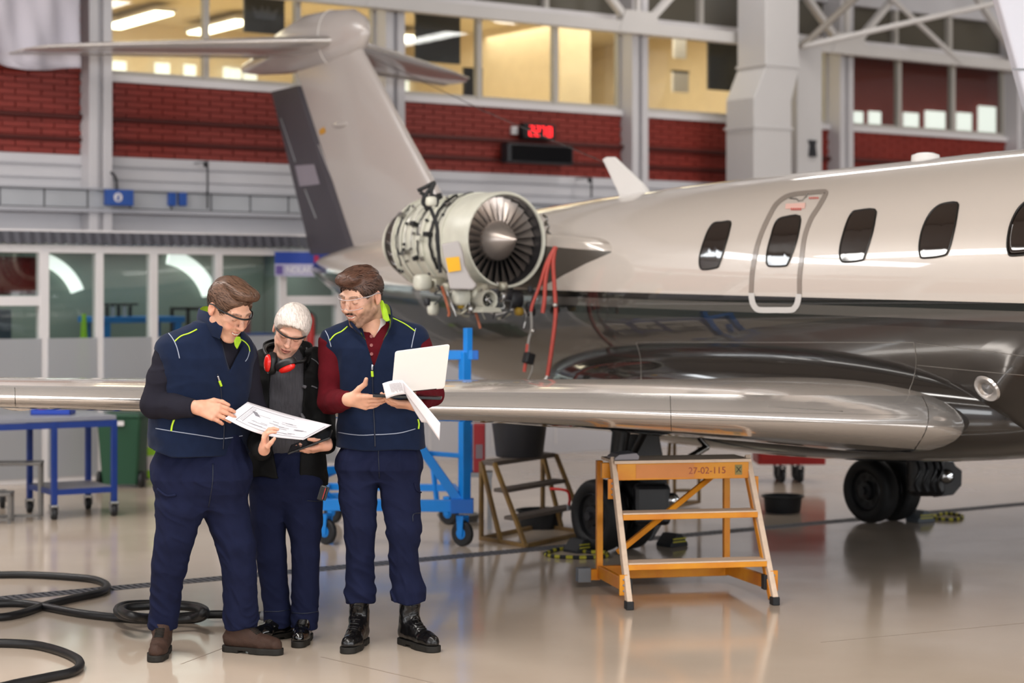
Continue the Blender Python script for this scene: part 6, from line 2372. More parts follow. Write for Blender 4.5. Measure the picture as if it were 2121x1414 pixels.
# hollow, so that the sweater and trousers show between the open fronts
jk.stack if False else None
hol = Fld(jk.lo, jk.lo + jk.h * (jk.n - 1), jk.h)
hol.stack(tors(B, rowsBj, 0.08, -0.004), 0.08)
jk.a = np.maximum(jk.a, -hol.a[:jk.a.shape[0], :jk.a.shape[1], :jk.a.shape[2]])
jb = J(530, 985, 0)[2], J(645, 1008, 0)[2]
jk.cut(lambda x, y, z: (np.where(x < J(590, 900, 0)[0], jb[0], jb[1]) + 0.006 * np.sin(x * 40) - z) + 0 * y)
jack = B.obj('jacket', jk, M_jblack)
T = tree_of(jack)
trace(T, ((633, 802), (628, 800), (624, 806), (624, 830), (626, 856), (629, 866)), 0.009, 'pocket_welt', mat('welt_grey', '56555A', 0.6), jack, 0.004)
trace(T, ((625, 806), (625, 814)), 0.005, 'zip_slider', M_zipmetal, jack, 0.014)
trace(T, ((625, 814), (626, 824)), 0.005, 'zip_pull', mat('zip_pull_pale', 'B5B4AE', 0.5), jack, 0.014)
trace(T, ((645, 799), (651, 801), (657, 804)), 0.004, 'chest_mark', mat('welt_grey', '56555A', 0.6), jack, 0.002)
trace(T, ((645, 742), (655, 748), (663, 758)), 0.0025, 'shoulder_seam', mat('seam_grey', '5A5B60', 0.6), jack, 0.0)
lo = [J(572, 772, -0.10), J(556, 752, -0.07), J(552, 735, 0.02), J(575, 726, 0.09), J(610, 726, 0.09), J(640, 738, 0.03), J(640, 752, -0.06), J(628, 772, -0.10)]
hi = [J(566, 750, -0.12), J(550, 722, -0.08), J(552, 708, 0.02), J(578, 700, 0.10), J(612, 702, 0.10), J(640, 710, 0.03), J(643, 726, -0.06), J(636, 752, -0.11)]
collar(B, lo, hi, M_jblack, M_jblack, jack, 0.009)
R_ = [(J(556, 1000, 0.03), 0.092), (J(555, 1075, 0.02), 0.084), (J(562, 1150, 0.02), 0.070), (J(570, 1227, 0.05), 0.064), (J(575, 1270, 0.06), 0.063), (J(575, 1288, 0.06), 0.063)]
L_ = [(J(630, 1000, 0.0), 0.092), (J(630, 1075, -0.02), 0.086), (J(633, 1145, -0.02), 0.066), (J(632, 1227, 0.0), 0.064), (J(631, 1280, 0.01), 0.062), (J(631, 1298, 0.01), 0.063)]
legs(B, (R_, L_), M_trous, tors(B, [(935, 545, 642, 0.02, 0.7), (960, 538, 652, 0.02, 0.7), (1000, 530, 660, 0.01, 0.72), (1035, 545, 645, 0.01, 0.7), (1068, 570, 615, 0.01, 0.6)], 0.05), (J(575, 1296, 0.06)[2], J(631, 1300, 0.01)[2]), fold=0.005)
trB = [o for o in B.e.children if o.name.startswith('trousers')][0]
T = tree_of(trB)
trace(T, ((604, 1268), (630, 1270), (658, 1266)), 0.003, 'turn_up_seam', M_zip, trB, 0.0)
trace(T, ((549, 1266), (575, 1266), (600, 1262)), 0.003, 'turn_up_seam', M_zip, trB, 0.0)
trace(T, ((636, 1036), (655, 1038), (672, 1034)), 0.003, 'pocket_seam', M_zip, trB, 0.001)
boot(B, J(580, 1318, 0.06), (-0.62, -0.75), 0.25, 0.13, M_patent, M_bsole, 'shoe', 0.046, M_bootblk)
boot(B, J(630, 1322, 0.0), (-0.05, -1.0), 0.25, 0.12, M_patent, M_bsole, 'shoe', 0.046, M_bootblk)
# ear defenders round the neck
t = thing('ear_defenders', B.Wd(J(590, 755, -0.2)), 'red and black ear defenders hanging round the white-haired person\'s neck', 'ear defenders')
M_earred = mat('cup_red', 'D8221C', 0.25)
M_earblk = mat('cushion_black', '141416', 0.45)
for c, ax, up_, ew, eh in ((J(557, 752, -0.21), (-0.80, -0.60, 0.05), (0.1, 0.0, 1.0), 0.023, 0.046), (J(594, 760, -0.235), (0.30, -0.42, -0.86), (0.9, -0.1, 0.42), 0.022, 0.046)):
    ax = Vector(ax).normalized()
    Z = B.Wd(np.array(c) + np.array(ax)) - B.Wd(c)
    Yv = B.Wd(np.array(c) + np.array(up_)) - B.Wd(c)
    Z.normalize()
    X = Yv.cross(Z).normalized()
    Yv = Z.cross(X)
    Mx = Matrix((X, Yv, Z)).transposed().to_4x4()
    Mx.translation = B.Wd(c)
    Mx = Mx @ Matrix.Diagonal((ew / 0.03, eh / 0.03, 1, 1))
    cup = MB().lathe([(0.027, -0.002), (0.027, 0.008), (0.023, 0.017), (0.012, 0.022), (0.001, 0.023)], 28, Mx).build('ear_cup', M_earred, t, smooth=60)
    MB().lathe([(0.012, -0.028), (0.022, -0.036), (0.033, -0.032), (0.036, -0.018), (0.033, 0.0), (0.027, 0.002)], 28, Mx, caps=True).build('cushion', M_earblk, cup, smooth=60)
band_ = spline([B.Wd(q) for q in (J(553, 735, -0.20), J(548, 722, -0.12), J(560, 712, 0.03), J(600, 708, 0.13), J(635, 718, 0.08), J(632, 745, -0.10), J(612, 750, -0.21))], 8)
MB().tube(band_, 0.008, 8).build('headband', M_earblk, t, smooth=180)

# ------------------------------------------------------------------ bearded person with the laptop (right)
D = Fig(795, 1341, 'bearded person in navy vest over a burgundy sweater, black boots, holding the laptop')
J = D.J
oD = dict(skin='D9AB93', blush='C66E58', brow='33211A', teeth=True, beard=0.85, smile=0.007, R=head_R(-33, 24, 6), c=J(749, 613, -0.07), k=1.06, neck=0.055,
          hairline=((-0.13, 0.085), (-0.1, 0.076), (-0.08, 0.064), (-0.06, 0.044), (-0.047, 0.012), (-0.030, 0.008), (-0.018, 0.02), (0.02, 0.028), (0.032, -0.02), (0.05, -0.05), (0.12, -0.055)),
          hair_t=0.006, hair_add=(((-0.005, -0.060, 0.106), (0.05, 0.042, 0.025)), ((-0.005, -0.01, 0.110), (0.05, 0.075, 0.018)), ((-0.012, -0.086, 0.102), (0.04, 0.022, 0.016))), strand=(70, 24, 40, 0.003),
          hair_col='553A2E', hair_dark='33231C', fade_z=0.02, locks=4200, flow=lambda x, y, z: (-0.35, -1.0 if z > 0.075 else 0.7, 0.25 if z > 0.075 else -0.8), lock_len=0.07, lift=0.005, side_len=0.16, lock_w=0.0013)
shR, elR, wrR = J(688, 712, 0.02), J(684, 832, 0.02), J(716, 828, -0.24)
shL, elL, wrL = J(862, 706, 0.02), J(895, 815, 0.0), J(868, 832, -0.20)
neckb = J(768, 672, 0.0)
core = Fld(J(650, 900, -0.4) - 0.1, J(900, 620, 0.2) + 0.1, 0.008)
core.chain([(shR, 0.045), (elR, 0.032), (wrR, 0.026)], 0.01).chain([(shL, 0.045), (elL, 0.032), (wrL, 0.026)], 0.01).cone(shR, shL, 0.05, 0.05, 0.02).cone(neckb, J(780, 740, 0.02), 0.06, 0.09, 0.03)
core.cone(neckb, oD['c'] + oD['R'] @ np.array([0, 0.045, -0.15]), 0.06, 0.057, 0.02)
hR = hand_field(D, J(722, 826, -0.27), (0.93, -0.2, -0.12), (0.2, 0.8, 0.55), (0.1, -0.45, 0.9), ((6, 14, 8), (12, 16, 10), (18, 18, 10), (24, 20, 10)), ((0.62, 0.85, 0.1), (0.72, 0.7, 0.1), (0.25, 0.95, 0.0)), 0.05, 1.06, (elR * 0.4 + wrR * 0.6))
hL = hand_field(D, J(862, 838, -0.24), (-0.85, -0.30, 0.08), (-0.1, 0.25, 0.95), (0.45, -0.8, 0.25), ((12, 24, 16),) * 4, ((0.2, 0.8, 0.7), (0.1, 0.2, 1.0), (0.1, 0.0, 1.0)), 0.05, 1.04, (elL * 0.4 + wrL * 0.6))
body_obj(D, oD, [hR, hL], core)
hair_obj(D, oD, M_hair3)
safety_glasses(D, oD, 'all-clear wraparound safety glasses on the bearded person', M_clear, dark=False)
rowsD = [(938, 702, 877, 0.03, 0.62), (890, 703, 872, 0.03, 0.62), (830, 706, 868, 0.03, 0.62), (770, 702, 868, 0.02, 0.6), (720, 694, 864, 0.01, 0.56), (692, 705, 855, 0.01, 0.52), (670, 735, 815, 0.01, 0.55), (655, 750, 800, 0.01, 0.6)]
sh = Fld(J(655, 950, -0.4) - 0.06, J(915, 630, 0.25) + 0.06, 0.0048)
sh.stack(tors(D, rowsD, -0.1, -0.012), -0.1)
sh.chain([(shR, 0.066), ((shR + elR) / 2, 0.060), (elR, 0.056), ((elR + wrR) / 2, 0.05), (wrR, 0.040)], 0.02).chain([(shL, 0.066), (elL, 0.056), (wrL, 0.040)], 0.02)
sh.disp(fold_noise(14, 0.008, 1.0))
cu = wrR + (wrR - elR) / np.linalg.norm(wrR - elR) * 0.012
sh.op(lambda x, y, z: np.maximum(np.sqrt((x - neckb[0]) ** 2 + (y - neckb[1] + 0.01) ** 2) - 0.060, neckb[2] - 0.03 - z), neckb - 0.12, neckb + 0.12, 0.004, sub=True)
nv = J(770, 702, -0.2)
sh.op(lambda x, y, z: np.maximum(np.maximum(np.abs(x - nv[0] + 0.0) - np.clip((z - nv[2]) * 0.62, 0, 1), nv[2] - z), y + 0.02) + 0 * z, J(735, 705, -0.3), J(810, 650, 0.0), 0.004, sub=True)
sh.cut(lambda x, y, z: (J(0, 915, 0)[2] - z) + 0 * x + 0 * y)
shirtD = D.obj('sweater', sh, M_burg)
T = tree_of(shirtD)
for py in (697, 715, 733):
    q = cast(T, 769 + (py - 697) * 0.02, py, 0.002)
    if q:
        nrm = Vector((-ST, -CT, 0.2)).normalized()
        Mx = Matrix.Translation(q) @ nrm.to_track_quat('Z', 'Y').to_matrix().to_4x4()
        MB().lathe([(0.001, 0.002), (0.005, 0.003), (0.0075, 0.003), (0.0085, 0.0)], 16, Mx).build('button', mat('button_maroon', '8A4A48', 0.35), shirtD, smooth=50)
ts_ = Fld(J(725, 715, -0.2), J(820, 640, 0.12) + 0.02, 0.0045)
ts_.stack(tors(D, [(712, 725, 820, 0.0, 0.62), (690, 730, 815, 0.0, 0.62), (670, 742, 806, 0.0, 0.7), (658, 748, 800, 0.0, 0.8)], -0.1, -0.006), -0.1)
ts_.op(lambda x, y, z: np.maximum(np.sqrt((x - neckb[0]) ** 2 + (y - neckb[1] + 0.005) ** 2) - 0.054, neckb[2] + 0.0 - z), neckb - 0.12, neckb + 0.12, 0.004, sub=True)
D.obj('undershirt', ts_, mat('white_cotton', 'CFC9CC', 0.8))
ve = Fld(J(660, 945, -0.3) - 0.05, J(900, 630, 0.25) + 0.05, 0.0046)
ve.stack(tors(D, rowsD, -0.1, 0.012), -0.1)
ve.cone(J(742, 680, 0.01), shR + np.array([0.01, 0, 0.012]), 0.05, 0.072, 0.04).cone(J(798, 678, 0.01), shL + np.array([-0.012, 0, 0.012]), 0.05, 0.072, 0.04)
ve.disp(fold_noise(10, 0.006, 0.6))
hz = J(0, 927, 0)[2]
ve.cut(lambda x, y, z: (hz + 0.05 * (y - 0.02) + 0.003 * np.sin(x * 25) - z))
for s_, e_, sx in ((shR, elR, -1), (shL, elL, 1)):
    d_ = (e_ - s_) / np.linalg.norm(e_ - s_)
    ve.cone(s_ + d_ * 0.05 + np.array([sx * 0.03, 0, 0]), s_ + d_ * 0.25 + np.array([sx * 0.02, 0, 0]), 0.055, 0.07, 0.01, sub=True)
vb = J(771, 762, -0.2)
ve.op(lambda x, y, z: np.maximum(np.maximum(np.abs(x - vb[0] - (z - vb[2]) * 0.02) - np.clip((z - vb[2]) * 0.33, 0, 1), vb[2] - z), y + 0.02) + 0 * z, J(720, 765, -0.35), J(830, 640, 0.02), 0.008, sub=True)
ve.op(lambda x, y, z: np.maximum(np.sqrt((x - neckb[0]) ** 2 + (y - neckb[1]) ** 2) - 0.068, neckb[2] - 0.015 - z), neckb - 0.12, neckb + 0.12, 0.004, sub=True)
vestD = D.obj('vest', ve, M_navyvest, sm=2)
T = tree_of(vestD)
trace(T, ((683, 705), (694, 693), (708, 686), (720, 676)), 0.0032, 'lime_piping', M_lime, vestD)
trace(T, ((674, 685), (680, 697), (686, 718)), 0.0022, 'pale_seam', M_stitch, vestD)
trace(T, ((811, 658), (825, 664), (842, 673), (860, 686)), 0.0032, 'lime_piping', M_lime, vestD)
trace(T, ((861, 680), (856, 700), (852, 720)), 0.0022, 'pale_seam', M_stitch, vestD)
trace(T, ((701, 895), (725, 899), (750, 901), (775, 900), (800, 899), (830, 896), (860, 888)), 0.0022, 'hem_stitch', M_stitch, vestD, n=10)
trace(T, ((771, 765), (772, 800), (774, 850), (776, 890), (777, 925)), 0.004, 'zip', M_zip, vestD, n=10)
trace(T, ((771, 755), (771, 766)), 0.006, 'zip_slider', M_zipmetal, vestD, 0.004)
trace(T, ((771, 768), (772, 780)), 0.0065, 'zip_pull', M_lime, vestD, 0.005)
trace(T, ((865, 868), (867, 878), (866, 888)), 0.004, 'pocket_zip_pull', M_lime, vestD, 0.003)
lo = [J(758, 704, -0.12), J(735, 682, -0.09), J(735, 664, 0.0), J(760, 655, 0.09), J(795, 655, 0.09), J(806, 664, 0.0), J(806, 680, -0.09), J(792, 706, -0.12)]
hi = [J(748, 688, -0.13), J(726, 660, -0.10), J(730, 645, 0.0), J(760, 632, 0.10), J(792, 628, 0.10), J(806, 634, 0.01), J(810, 660, -0.09), J(808, 676, -0.125)]
collar(D, lo, hi, M_navyvest, M_limecloth, vestD)
lp = [J(785, 620, -0.075), J(793, 622, -0.085), J(801, 640, -0.105), J(808, 664, -0.125), J(800, 666, -0.135), J(793, 660, -0.125), J(789, 640, -0.095)]
mb = MB()
q = [D.Wd(p) for p in lp]
nP = len(q)
mb.add(q + [p + Vector((ST, CT, 0)) * 0.008 for p in q], [tuple(range(nP)), tuple(range(2 * nP - 1, nP - 1, -1))] + [(j, j + nP, (j + 1) % nP + nP, (j + 1) % nP) for j in range(nP)])
mb.build('turned_collar_edge', M_limecloth, vestD, bevel=0.003)
R_ = [(J(740, 965, 0.03), 0.096), (J(741, 1030, 0.02), 0.089), (J(745, 1085, 0.01), 0.076), (J(745, 1150, 0.03), 0.064), (J(746, 1200, 0.05), 0.064), (J(746, 1225, 0.05), 0.072), (J(746, 1238, 0.05), 0.070)]
L_ = [(J(826, 965, 0.03), 0.098), (J(830, 1030, 0.02), 0.092), (J(836, 1090, 0.01), 0.082), (J(836, 1150, 0.03), 0.068), (J(840, 1195, 0.05), 0.068), (J(845, 1222, 0.05), 0.077), (J(846, 1236, 0.05), 0.076)]
legs(D, (R_, L_), M_trous, tors(D, [(900, 716, 858, 0.03, 0.6), (930, 710, 862, 0.03, 0.62), (950, 702, 867, 0.03, 0.66), (970, 704, 868, 0.03, 0.68), (992, 735, 838, 0.03, 0.66)], -0.05), (J(746, 1247, 0.05)[2], J(846, 1247, 0.05)[2]))
trD = [o for o in D.e.children if o.name.startswith('trousers')][0]
T = tree_of(trD)
trace(T, ((857, 1000), (862, 1015), (872, 1020)), 0.004, 'pocket_flap', M_trous, trD, 0.003)
trace(T, ((784, 930), (784, 950), (786, 990)), 0.003, 'fly_seam', M_zip, trD, 0.0)
trace(T, ((855, 1080), (856, 1065), (870, 1062)), 0.003, 'pocket_seam', M_zip, trD, 0.001)
boot(D, J(742, 1332, 0.05), (-0.16, -0.98), 0.285, 0.27, M_bootblk, M_bsole, 'boot', 0.052, M_bootblk)
boot(D, J(853, 1330, 0.05), (0.55, -0.83), 0.285, 0.27, M_bootblk, M_bsole, 'boot', 0.052, M_bootblk)
# ================================================================== things held in hands
M_paper = mat('paper_white', 'E9E6EC', 0.6)
M_ink = mat('print_grey', '8E8C93', 0.7)


def sheet(c, n=20, m=10, sag=None):
    """bilinear sheet from four picture corners (px, py, Y): TL, TR, BR, BL"""
    def at(s_, t):
        top = [a + (b - a) * s_ for a, b in zip(c[0], c[1])]
        bot = [a + (b - a) * s_ for a, b in zip(c[3], c[2])]
        q = [a + (b - a) * t for a, b in zip(top, bot)]
        if sag:
            dx, dy, dY = sag(s_, t)
            q = [q[0] + dx, q[1] + dy, q[2] + dY]
        return P(*q)
    return at, [[at(i / n, j / m) for i in range(n + 1)] for j in range(m + 1)]


def solid(o, th):
    s_ = o.modifiers.new('thickness', 'SOLIDIFY')
    s_.thickness = th
    s_.offset = 0


t = thing('printed_sheet', P(575, 880, 8.7), 'large white printed drawing sheet held open between two people', 'sheet')
at_, g = sheet(((513, 832, 8.78), (687, 880, 8.96), (628, 913, 8.82), (466, 866, 8.58)), 24, 10,
               lambda s_, t_: (0, 7 * math.sin(math.pi * s_) * (0.4 + t_) + 2 * math.sin(5 * s_) * t_, -0.01 * math.sin(math.pi * s_)))
o = MB().loft(g, closed=False).build('paper', M_paper, t, smooth=180)
solid(o, 0.0008)
up_ = Vector((-0.1, -0.25, 1)).normalized() * 0.0012
random.seed(3)


def ink(s0, t0, s1, t1, wd=0.0016, k=6):
    mb = MB()
    pts = [at_(s0 + (s1 - s0) * i / k, t0 + (t1 - t0) * i / k) + up_ for i in range(k + 1)]
    mb.tube(pts, wd, 4)
    return mb


mb = MB()
for a in ((0.10, 0.14, 0.10, 0.86), (0.97, 0.14, 0.97, 0.9), (0.10, 0.14, 0.6, 0.14), (0.10, 0.86, 0.97, 0.9), (0.16, 0.2, 0.16, 0.8)):
    q = ink(*a, 0.0011)
    mb.add(q.v, q.f)
for i in range(26):
    s0 = random.uniform(0.2, 0.75)
    t0 = random.uniform(0.35, 0.82)
    q = ink(s0, t0, s0 + random.uniform(0.04, 0.16), t0 + random.uniform(-0.01, 0.01), random.uniform(0.0006, 0.0013))
    mb.add(q.v, q.f)
for i in range(12):
    t0 = 0.2 + 0.05 * i
    q = ink(0.115, t0, 0.15, t0, 0.0009, 2)
    mb.add(q.v, q.f)
for i in range(7):
    q = ink(0.14 + 0.012 * i, 0.3 + 0.02 * i, 0.2 + 0.012 * i, 0.3 + 0.02 * i, 0.0016, 2)
    mb.add(q.v, q.f)
mb.build('print', M_ink, t)['kind'] = 'stuff'

# tablet in the white-haired person's hand
t = thing('tablet', P(640, 925, 9.0), 'dark tablet held flat in the white-haired person\'s hand under the drawing sheet', 'tablet')
a, b = P(596, 940, 8.93), P(684, 907, 9.0)
dep = Vector((ST, CT, 0)) * 0.125 + Vector((0, 0, 0.028))
ax = (b - a).normalized()
n_ = ax.cross(dep).normalized()
n_ = n_ if n_.z > 0 else -n_
M_tab = mat('tablet_black', '141517', 0.3)
mb = MB()
q = [a, b, b + dep, a + dep]
mb.add([p - n_ * 0.005 for p in q] + [p + n_ * 0.005 for p in q], [(3, 2, 1, 0), (4, 5, 6, 7), (0, 1, 5, 4), (1, 2, 6, 5), (2, 3, 7, 6), (3, 0, 4, 7)])
mb.build('case', M_tab, t, bevel=0.003)
mb = MB()
cn = (a + b + dep) / 2 + a * 0 + dep * 0
cn = (q[0] + q[2]) / 2
mb.add([cn + (p - cn) * 0.9 + n_ * 0.0056 for p in q], [(0, 1, 2, 3)])
mb.build('screen', mat('tablet_glass', '1D1F22', 0.08), t)

# laptop
t = thing('laptop', P(870, 770, 8.65), 'silver-white laptop held open by the bearded person, lid back to the viewer', 'laptop')
TL, TR, BR, BL = P(819, 728, 8.58), P(932, 713, 8.64), P(921, 803, 8.70), P(811, 814, 8.64)
M_lap = mat('laptop_silver', 'EAE7E3', 0.35, metal=0.1)


def rounded_quad(TL, TR, BR, BL, r=0.07, n=5):
    def at(s_, t_):
        return (TL.lerp(TR, s_)).lerp(BL.lerp(BR, s_), t_)
    return [at(x, y) for x, y in rrect(0, 0, 1, 1, r, n)]


q = rounded_quad(TL, TR, BR, BL, 0.05)
nn = (TR - TL).cross(BL - TL).normalized()
if nn.dot(Vector((ST, CT, 0))) < 0:
    nn = -nn
k = len(q)
mb = MB()
mb.add(q + [p + nn * 0.007 for p in q], [tuple(range(k)), tuple(range(2 * k - 1, k - 1, -1))] + [(j, j + k, (j + 1) % k + k, (j + 1) % k) for j in range(k)])
mb.build('lid', M_lap, t, bevel=0.0015)
sc = rounded_quad(TL.lerp(BR, 0.04), TR.lerp(BL, 0.04), BR.lerp(TL, 0.06), BL.lerp(TR, 0.06), 0.02)
mb = MB()
mb.add([p + nn * 0.0076 for p in sc], [tuple(range(k))])
mb.build('screen', mat('laptop_screen', '10141A', 0.1), t)
dp = Vector((ST, CT, 0)) * 0.19 + Vector((0, 0, 0.0))
zz = Vector((0, 0, 0.006))
hA, hB = BL.lerp(BR, 0.02) + nn * 0.008, BL.lerp(BR, 0.98) + nn * 0.008
mb = MB()
q = [hA, hB, hB + dp, hA + dp]
mb.add([p - zz for p in q] + [p + zz * 0.6 for p in q], [(3, 2, 1, 0), (4, 5, 6, 7), (0, 1, 5, 4), (1, 2, 6, 5), (2, 3, 7, 6), (3, 0, 4, 7)])
mb.build('keyboard_base', M_lap, t, bevel=0.002)
MB().tube([BL.lerp(BR, 0.15) + nn * 0.006, BL.lerp(BR, 0.85) + nn * 0.006], 0.005, 8).build('hinge', M_dark, t)
# thin dark folder under the laptop
t = thing('folder', P(840, 822, 8.7), 'thin dark folder held under the laptop', 'folder')
a, b = P(772, 820, 8.66), P(913, 826, 8.70)
mb = MB()
q = [a, b, b + Vector((ST, CT, 0)) * 0.16, a + Vector((ST, CT, 0)) * 0.16]
z2 = Vector((0, 0, 0.005))
mb.add([p - z2 for p in q] + [p + z2 for p in q], [(3, 2, 1, 0), (4, 5, 6, 7), (0, 1, 5, 4), (1, 2, 6, 5), (2, 3, 7, 6), (3, 0, 4, 7)])
mb.build('cover', M_tab, t, bevel=0.002)
MB().tube([a + z2, b + z2], 0.0025, 6).build('spine', mat('folder_edge', '3A3B40', 0.35), t)
# folded printed papers
t = thing('folded_papers', P(850, 840, 8.55), 'folded white printed papers dangling in front of the laptop', 'papers')
at_, g = sheet(((792, 794, 8.56), (834, 787, 8.55), (841, 816, 8.57), (800, 826, 8.58)), 10, 6, lambda s_, t_: (0, -2.5 * math.sin(math.pi * s_), 0.01 * s_ * s_))
o = MB().loft(g, closed=False).build('printed_leaf', M_paper, t, smooth=180)
solid(o, 0.0008)
up_ = Vector((-ST, -CT, 0.3)).normalized() * 0.0015
mb = MB()
for i in range(11):
    s0 = 0.32 + 0.055 * i
    q = ink(s0, 0.16 + random.uniform(0, 0.05), s0 + 0.02, 0.85 - random.uniform(0, 0.25), 0.0007, 3)
    mb.add(q.v, q.f)
mb.build('print', M_ink, o)['kind'] = 'stuff'
at_, g = sheet(((834, 788, 8.545), (912, 876, 8.50), (910, 912, 8.52), (838, 812, 8.57)), 12, 5, lambda s_, t_: (0, -2 * math.sin(math.pi * s_), -0.012 * math.sin(math.pi * s_)))
o = MB().loft(g, closed=False).build('front_leaf', M_paper, t, smooth=180)
solid(o, 0.0008)
at_, g = sheet(((836, 800, 8.575), (888, 876, 8.56), (873, 874, 8.58), (842, 820, 8.60)), 10, 4, lambda s_, t_: (0, 1.5 * math.sin(math.pi * s_), 0))
o = MB().loft(g, closed=False).build('back_leaf', M_paper, t, smooth=180)
solid(o, 0.0008)
# handset in the thigh pocket
c = P(669, 1021, 9.06)
t = thing('handset', c, 'black and red handset sticking out of a trouser thigh pocket', 'handset')
Mh = Matrix.Translation(c) @ Matrix.Rotation(-TH, 4, 'Z') @ Matrix.Rotation(math.radians(17), 4, 'Y')
MB().box((-0.020, -0.012, -0.036), (0.012, 0.012, 0.036), Mh).build('body', M_tab, t, bevel=0.005)
MB().box((0.004, -0.0135, -0.026), (0.008, -0.0115, 0.028), Mh).build('red_strip', mat('handset_red', 'A8201E', 0.4), t)
MB().box((0.012, -0.010, -0.032), (0.022, 0.012, 0.034), Mh).build('battery', M_dark, t, bevel=0.004)

# ================================================================== orange work steps in the foreground
M_org = mat('orange_enamel', 'E39A1E', 0.4, var=0.22, vscale=6, col2='D07A1C', bump=0.05)
M_wood = mat('pale_wood', 'E4CBB4', 0.6, var=0.15, vscale=3, stretch=(1, 8, 8))
M_rubberf = mat('rubber_foot', '1C1D20', 0.6)
Fm = frame(1455, 1257, 11)
e = thing('work_steps', Fm.translation, 'orange steel work steps with pale worn edges and a stencilled number', 'steps')
wf_, wt = 0.402, 0.385          # half widths at foot and top
def leg_x(z):
    return wf_ + (wt - wf_) * z / 0.74


def leg_y(z):
    return 0.0 + 0.42 * z / 0.74


for s_ in (-1, 1):
    lg = MB()
    lg.beam((s_ * wf_, 0, 0.03), (s_ * wt, leg_y(0.76), 0.76), 0.030, 0.05, up=(0, 1, 0), M=Fm)
    o = lg.build('front_leg', M_wood, e, bevel=0.004)
    lg = MB()
    lg.beam((s_ * (wf_ - 0.008), 0.035, 0.03), (s_ * (wt - 0.006), leg_y(0.72) + 0.035, 0.72), 0.022, 0.04, up=(0, 1, 0), M=Fm)
    lg.build('leg_web', M_org, o)
    MB().box((s_ * wf_ - 0.02, -0.03, 0), (s_ * wf_ + 0.02, 0.035, 0.045), Fm).build('rubber_foot', M_rubberf, o, bevel=0.005)
    MB().beam((s_ * 0.375, 0.78, 0.05), (s_ * 0.375, 0.78, 0.72), 0.035, 0.04, up=(0, 1, 0), M=Fm).build('rear_post', M_org, e, bevel=0.003)
    MB().beam((s_ * 0.39, 0.08, 0.11), (s_ * 0.375, 0.78, 0.09), 0.025, 0.07, M=Fm).build('base_rail', M_org, e, bevel=0.003)
    # bolted tabs
    for z, y in ((0.12, 0.06), (0.60, 0.36)):
        tb = MB().box((s_ * (leg_x(z) + 0.018) - 0.022, y - 0.006, z - 0.055), (s_ * (leg_x(z) + 0.018) + 0.022, y + 0.012, z + 0.055), Fm).build('bolted_tab', M_org, e, bevel=0.003)
        for zz_ in (-0.03, 0.0, 0.03):
            MB().ball((s_ * (leg_x(z) + 0.018), y - 0.008, z + zz_), 0.006, 6, Fm).build('bolt', M_grey, tb)
    MB().box((s_ * 0.38 - 0.015, 0.07, 0.07), (s_ * 0.38 + 0.015, 0.12, 0.15), Fm).build('rail_bracket', M_rubberf, e, bevel=0.003)
MB().beam((-0.375, 0.78, 0.085), (0.375, 0.78, 0.085), 0.035, 0.075, up=(0, 0, 1), M=Fm).build('rear_beam', M_org, e, bevel=0.003)
MB().beam((-0.43, 0.78, 0.075), (-0.375, 0.78, 0.075), 0.04, 0.06, M=Fm).build('rear_beam_end', M_org, e)
MB().box((-0.505, 0.745, 0.035), (-0.43, 0.815, 0.115), Fm).build('end_weight', mat('weight_grey', '6E7278', 0.5), e, bevel=0.004)
for z, y in ((0.228, 0.125), (0.478, 0.265)):
    tr = MB().box((-leg_x(z) + 0.012, y - 0.05, z - 0.034), (leg_x(z) - 0.012, y + 0.012, z - 0.004), Fm).build('tread', M_org, e, bevel=0.003)
    MB().box((-leg_x(z) + 0.012, y - 0.05, z - 0.004), (leg_x(z) - 0.012, y + 0.09, z + 0.004), Fm).build('tread_board', M_wood, tr, bevel=0.002)
bm_ = MB().box((-wt + 0.01, leg_y(0.7) - 0.035, 0.645), (wt - 0.01, leg_y(0.7) - 0.012, 0.735), Fm).build('top_beam', M_org, e, bevel=0.003)
for i in range(3):
    y0 = leg_y(0.7) - 0.035 + i * 0.106
    MB().box((-wt - 0.005, y0, 0.735), (wt + 0.005, y0 + 0.1, 0.752), Fm).build('platform_plank', M_wood, e, bevel=0.002)
MB().box((-wt - 0.055, leg_y(0.7) + 0.05, 0.65), (-wt + 0.0, leg_y(0.7) + 0.09, 0.735), Fm).build('corner_plate', M_org, e, bevel=0.003)
MB().beam((-0.36, 0.40, 0.25), (0.34, 0.77, 0.66), 0.03, 0.03, up=(0, 1, 0), M=Fm).build('diagonal_brace', M_org, e, bevel=0.003)
# stencil and plate
Mt = Fm @ Matrix.Translation((0.135, leg_y(0.7) - 0.0365, 0.69)) @ Matrix.Rotation(R90, 4, 'X')
text_mesh('stencil_number', '27-02-115', 0.052, Mt, mat('stencil_red', '9C4A3A', 0.6), bm_, 0.0008)
MB().box((0.295, leg_y(0.7) - 0.038, 0.665), (0.335, leg_y(0.7) - 0.034, 0.72), Fm).build('plate', mat('plate_khaki', '8A7F4A', 0.5), bm_)
text_mesh('plate_mark', 'X', 0.045, Fm @ Matrix.Translation((0.315, leg_y(0.7) - 0.039, 0.692)) @ Matrix.Rotation(R90, 4, 'X'), mat('plate_ink', '2E2A18', 0.6), bm_, 0.0006)
MB().box((-0.27, leg_y(0.7) - 0.037, 0.655), (0.06, leg_y(0.7) - 0.0345, 0.73), Fm).build('faded_patch', mat('faded_orange', 'D98A4A', 0.55, var=0.15), bm_)
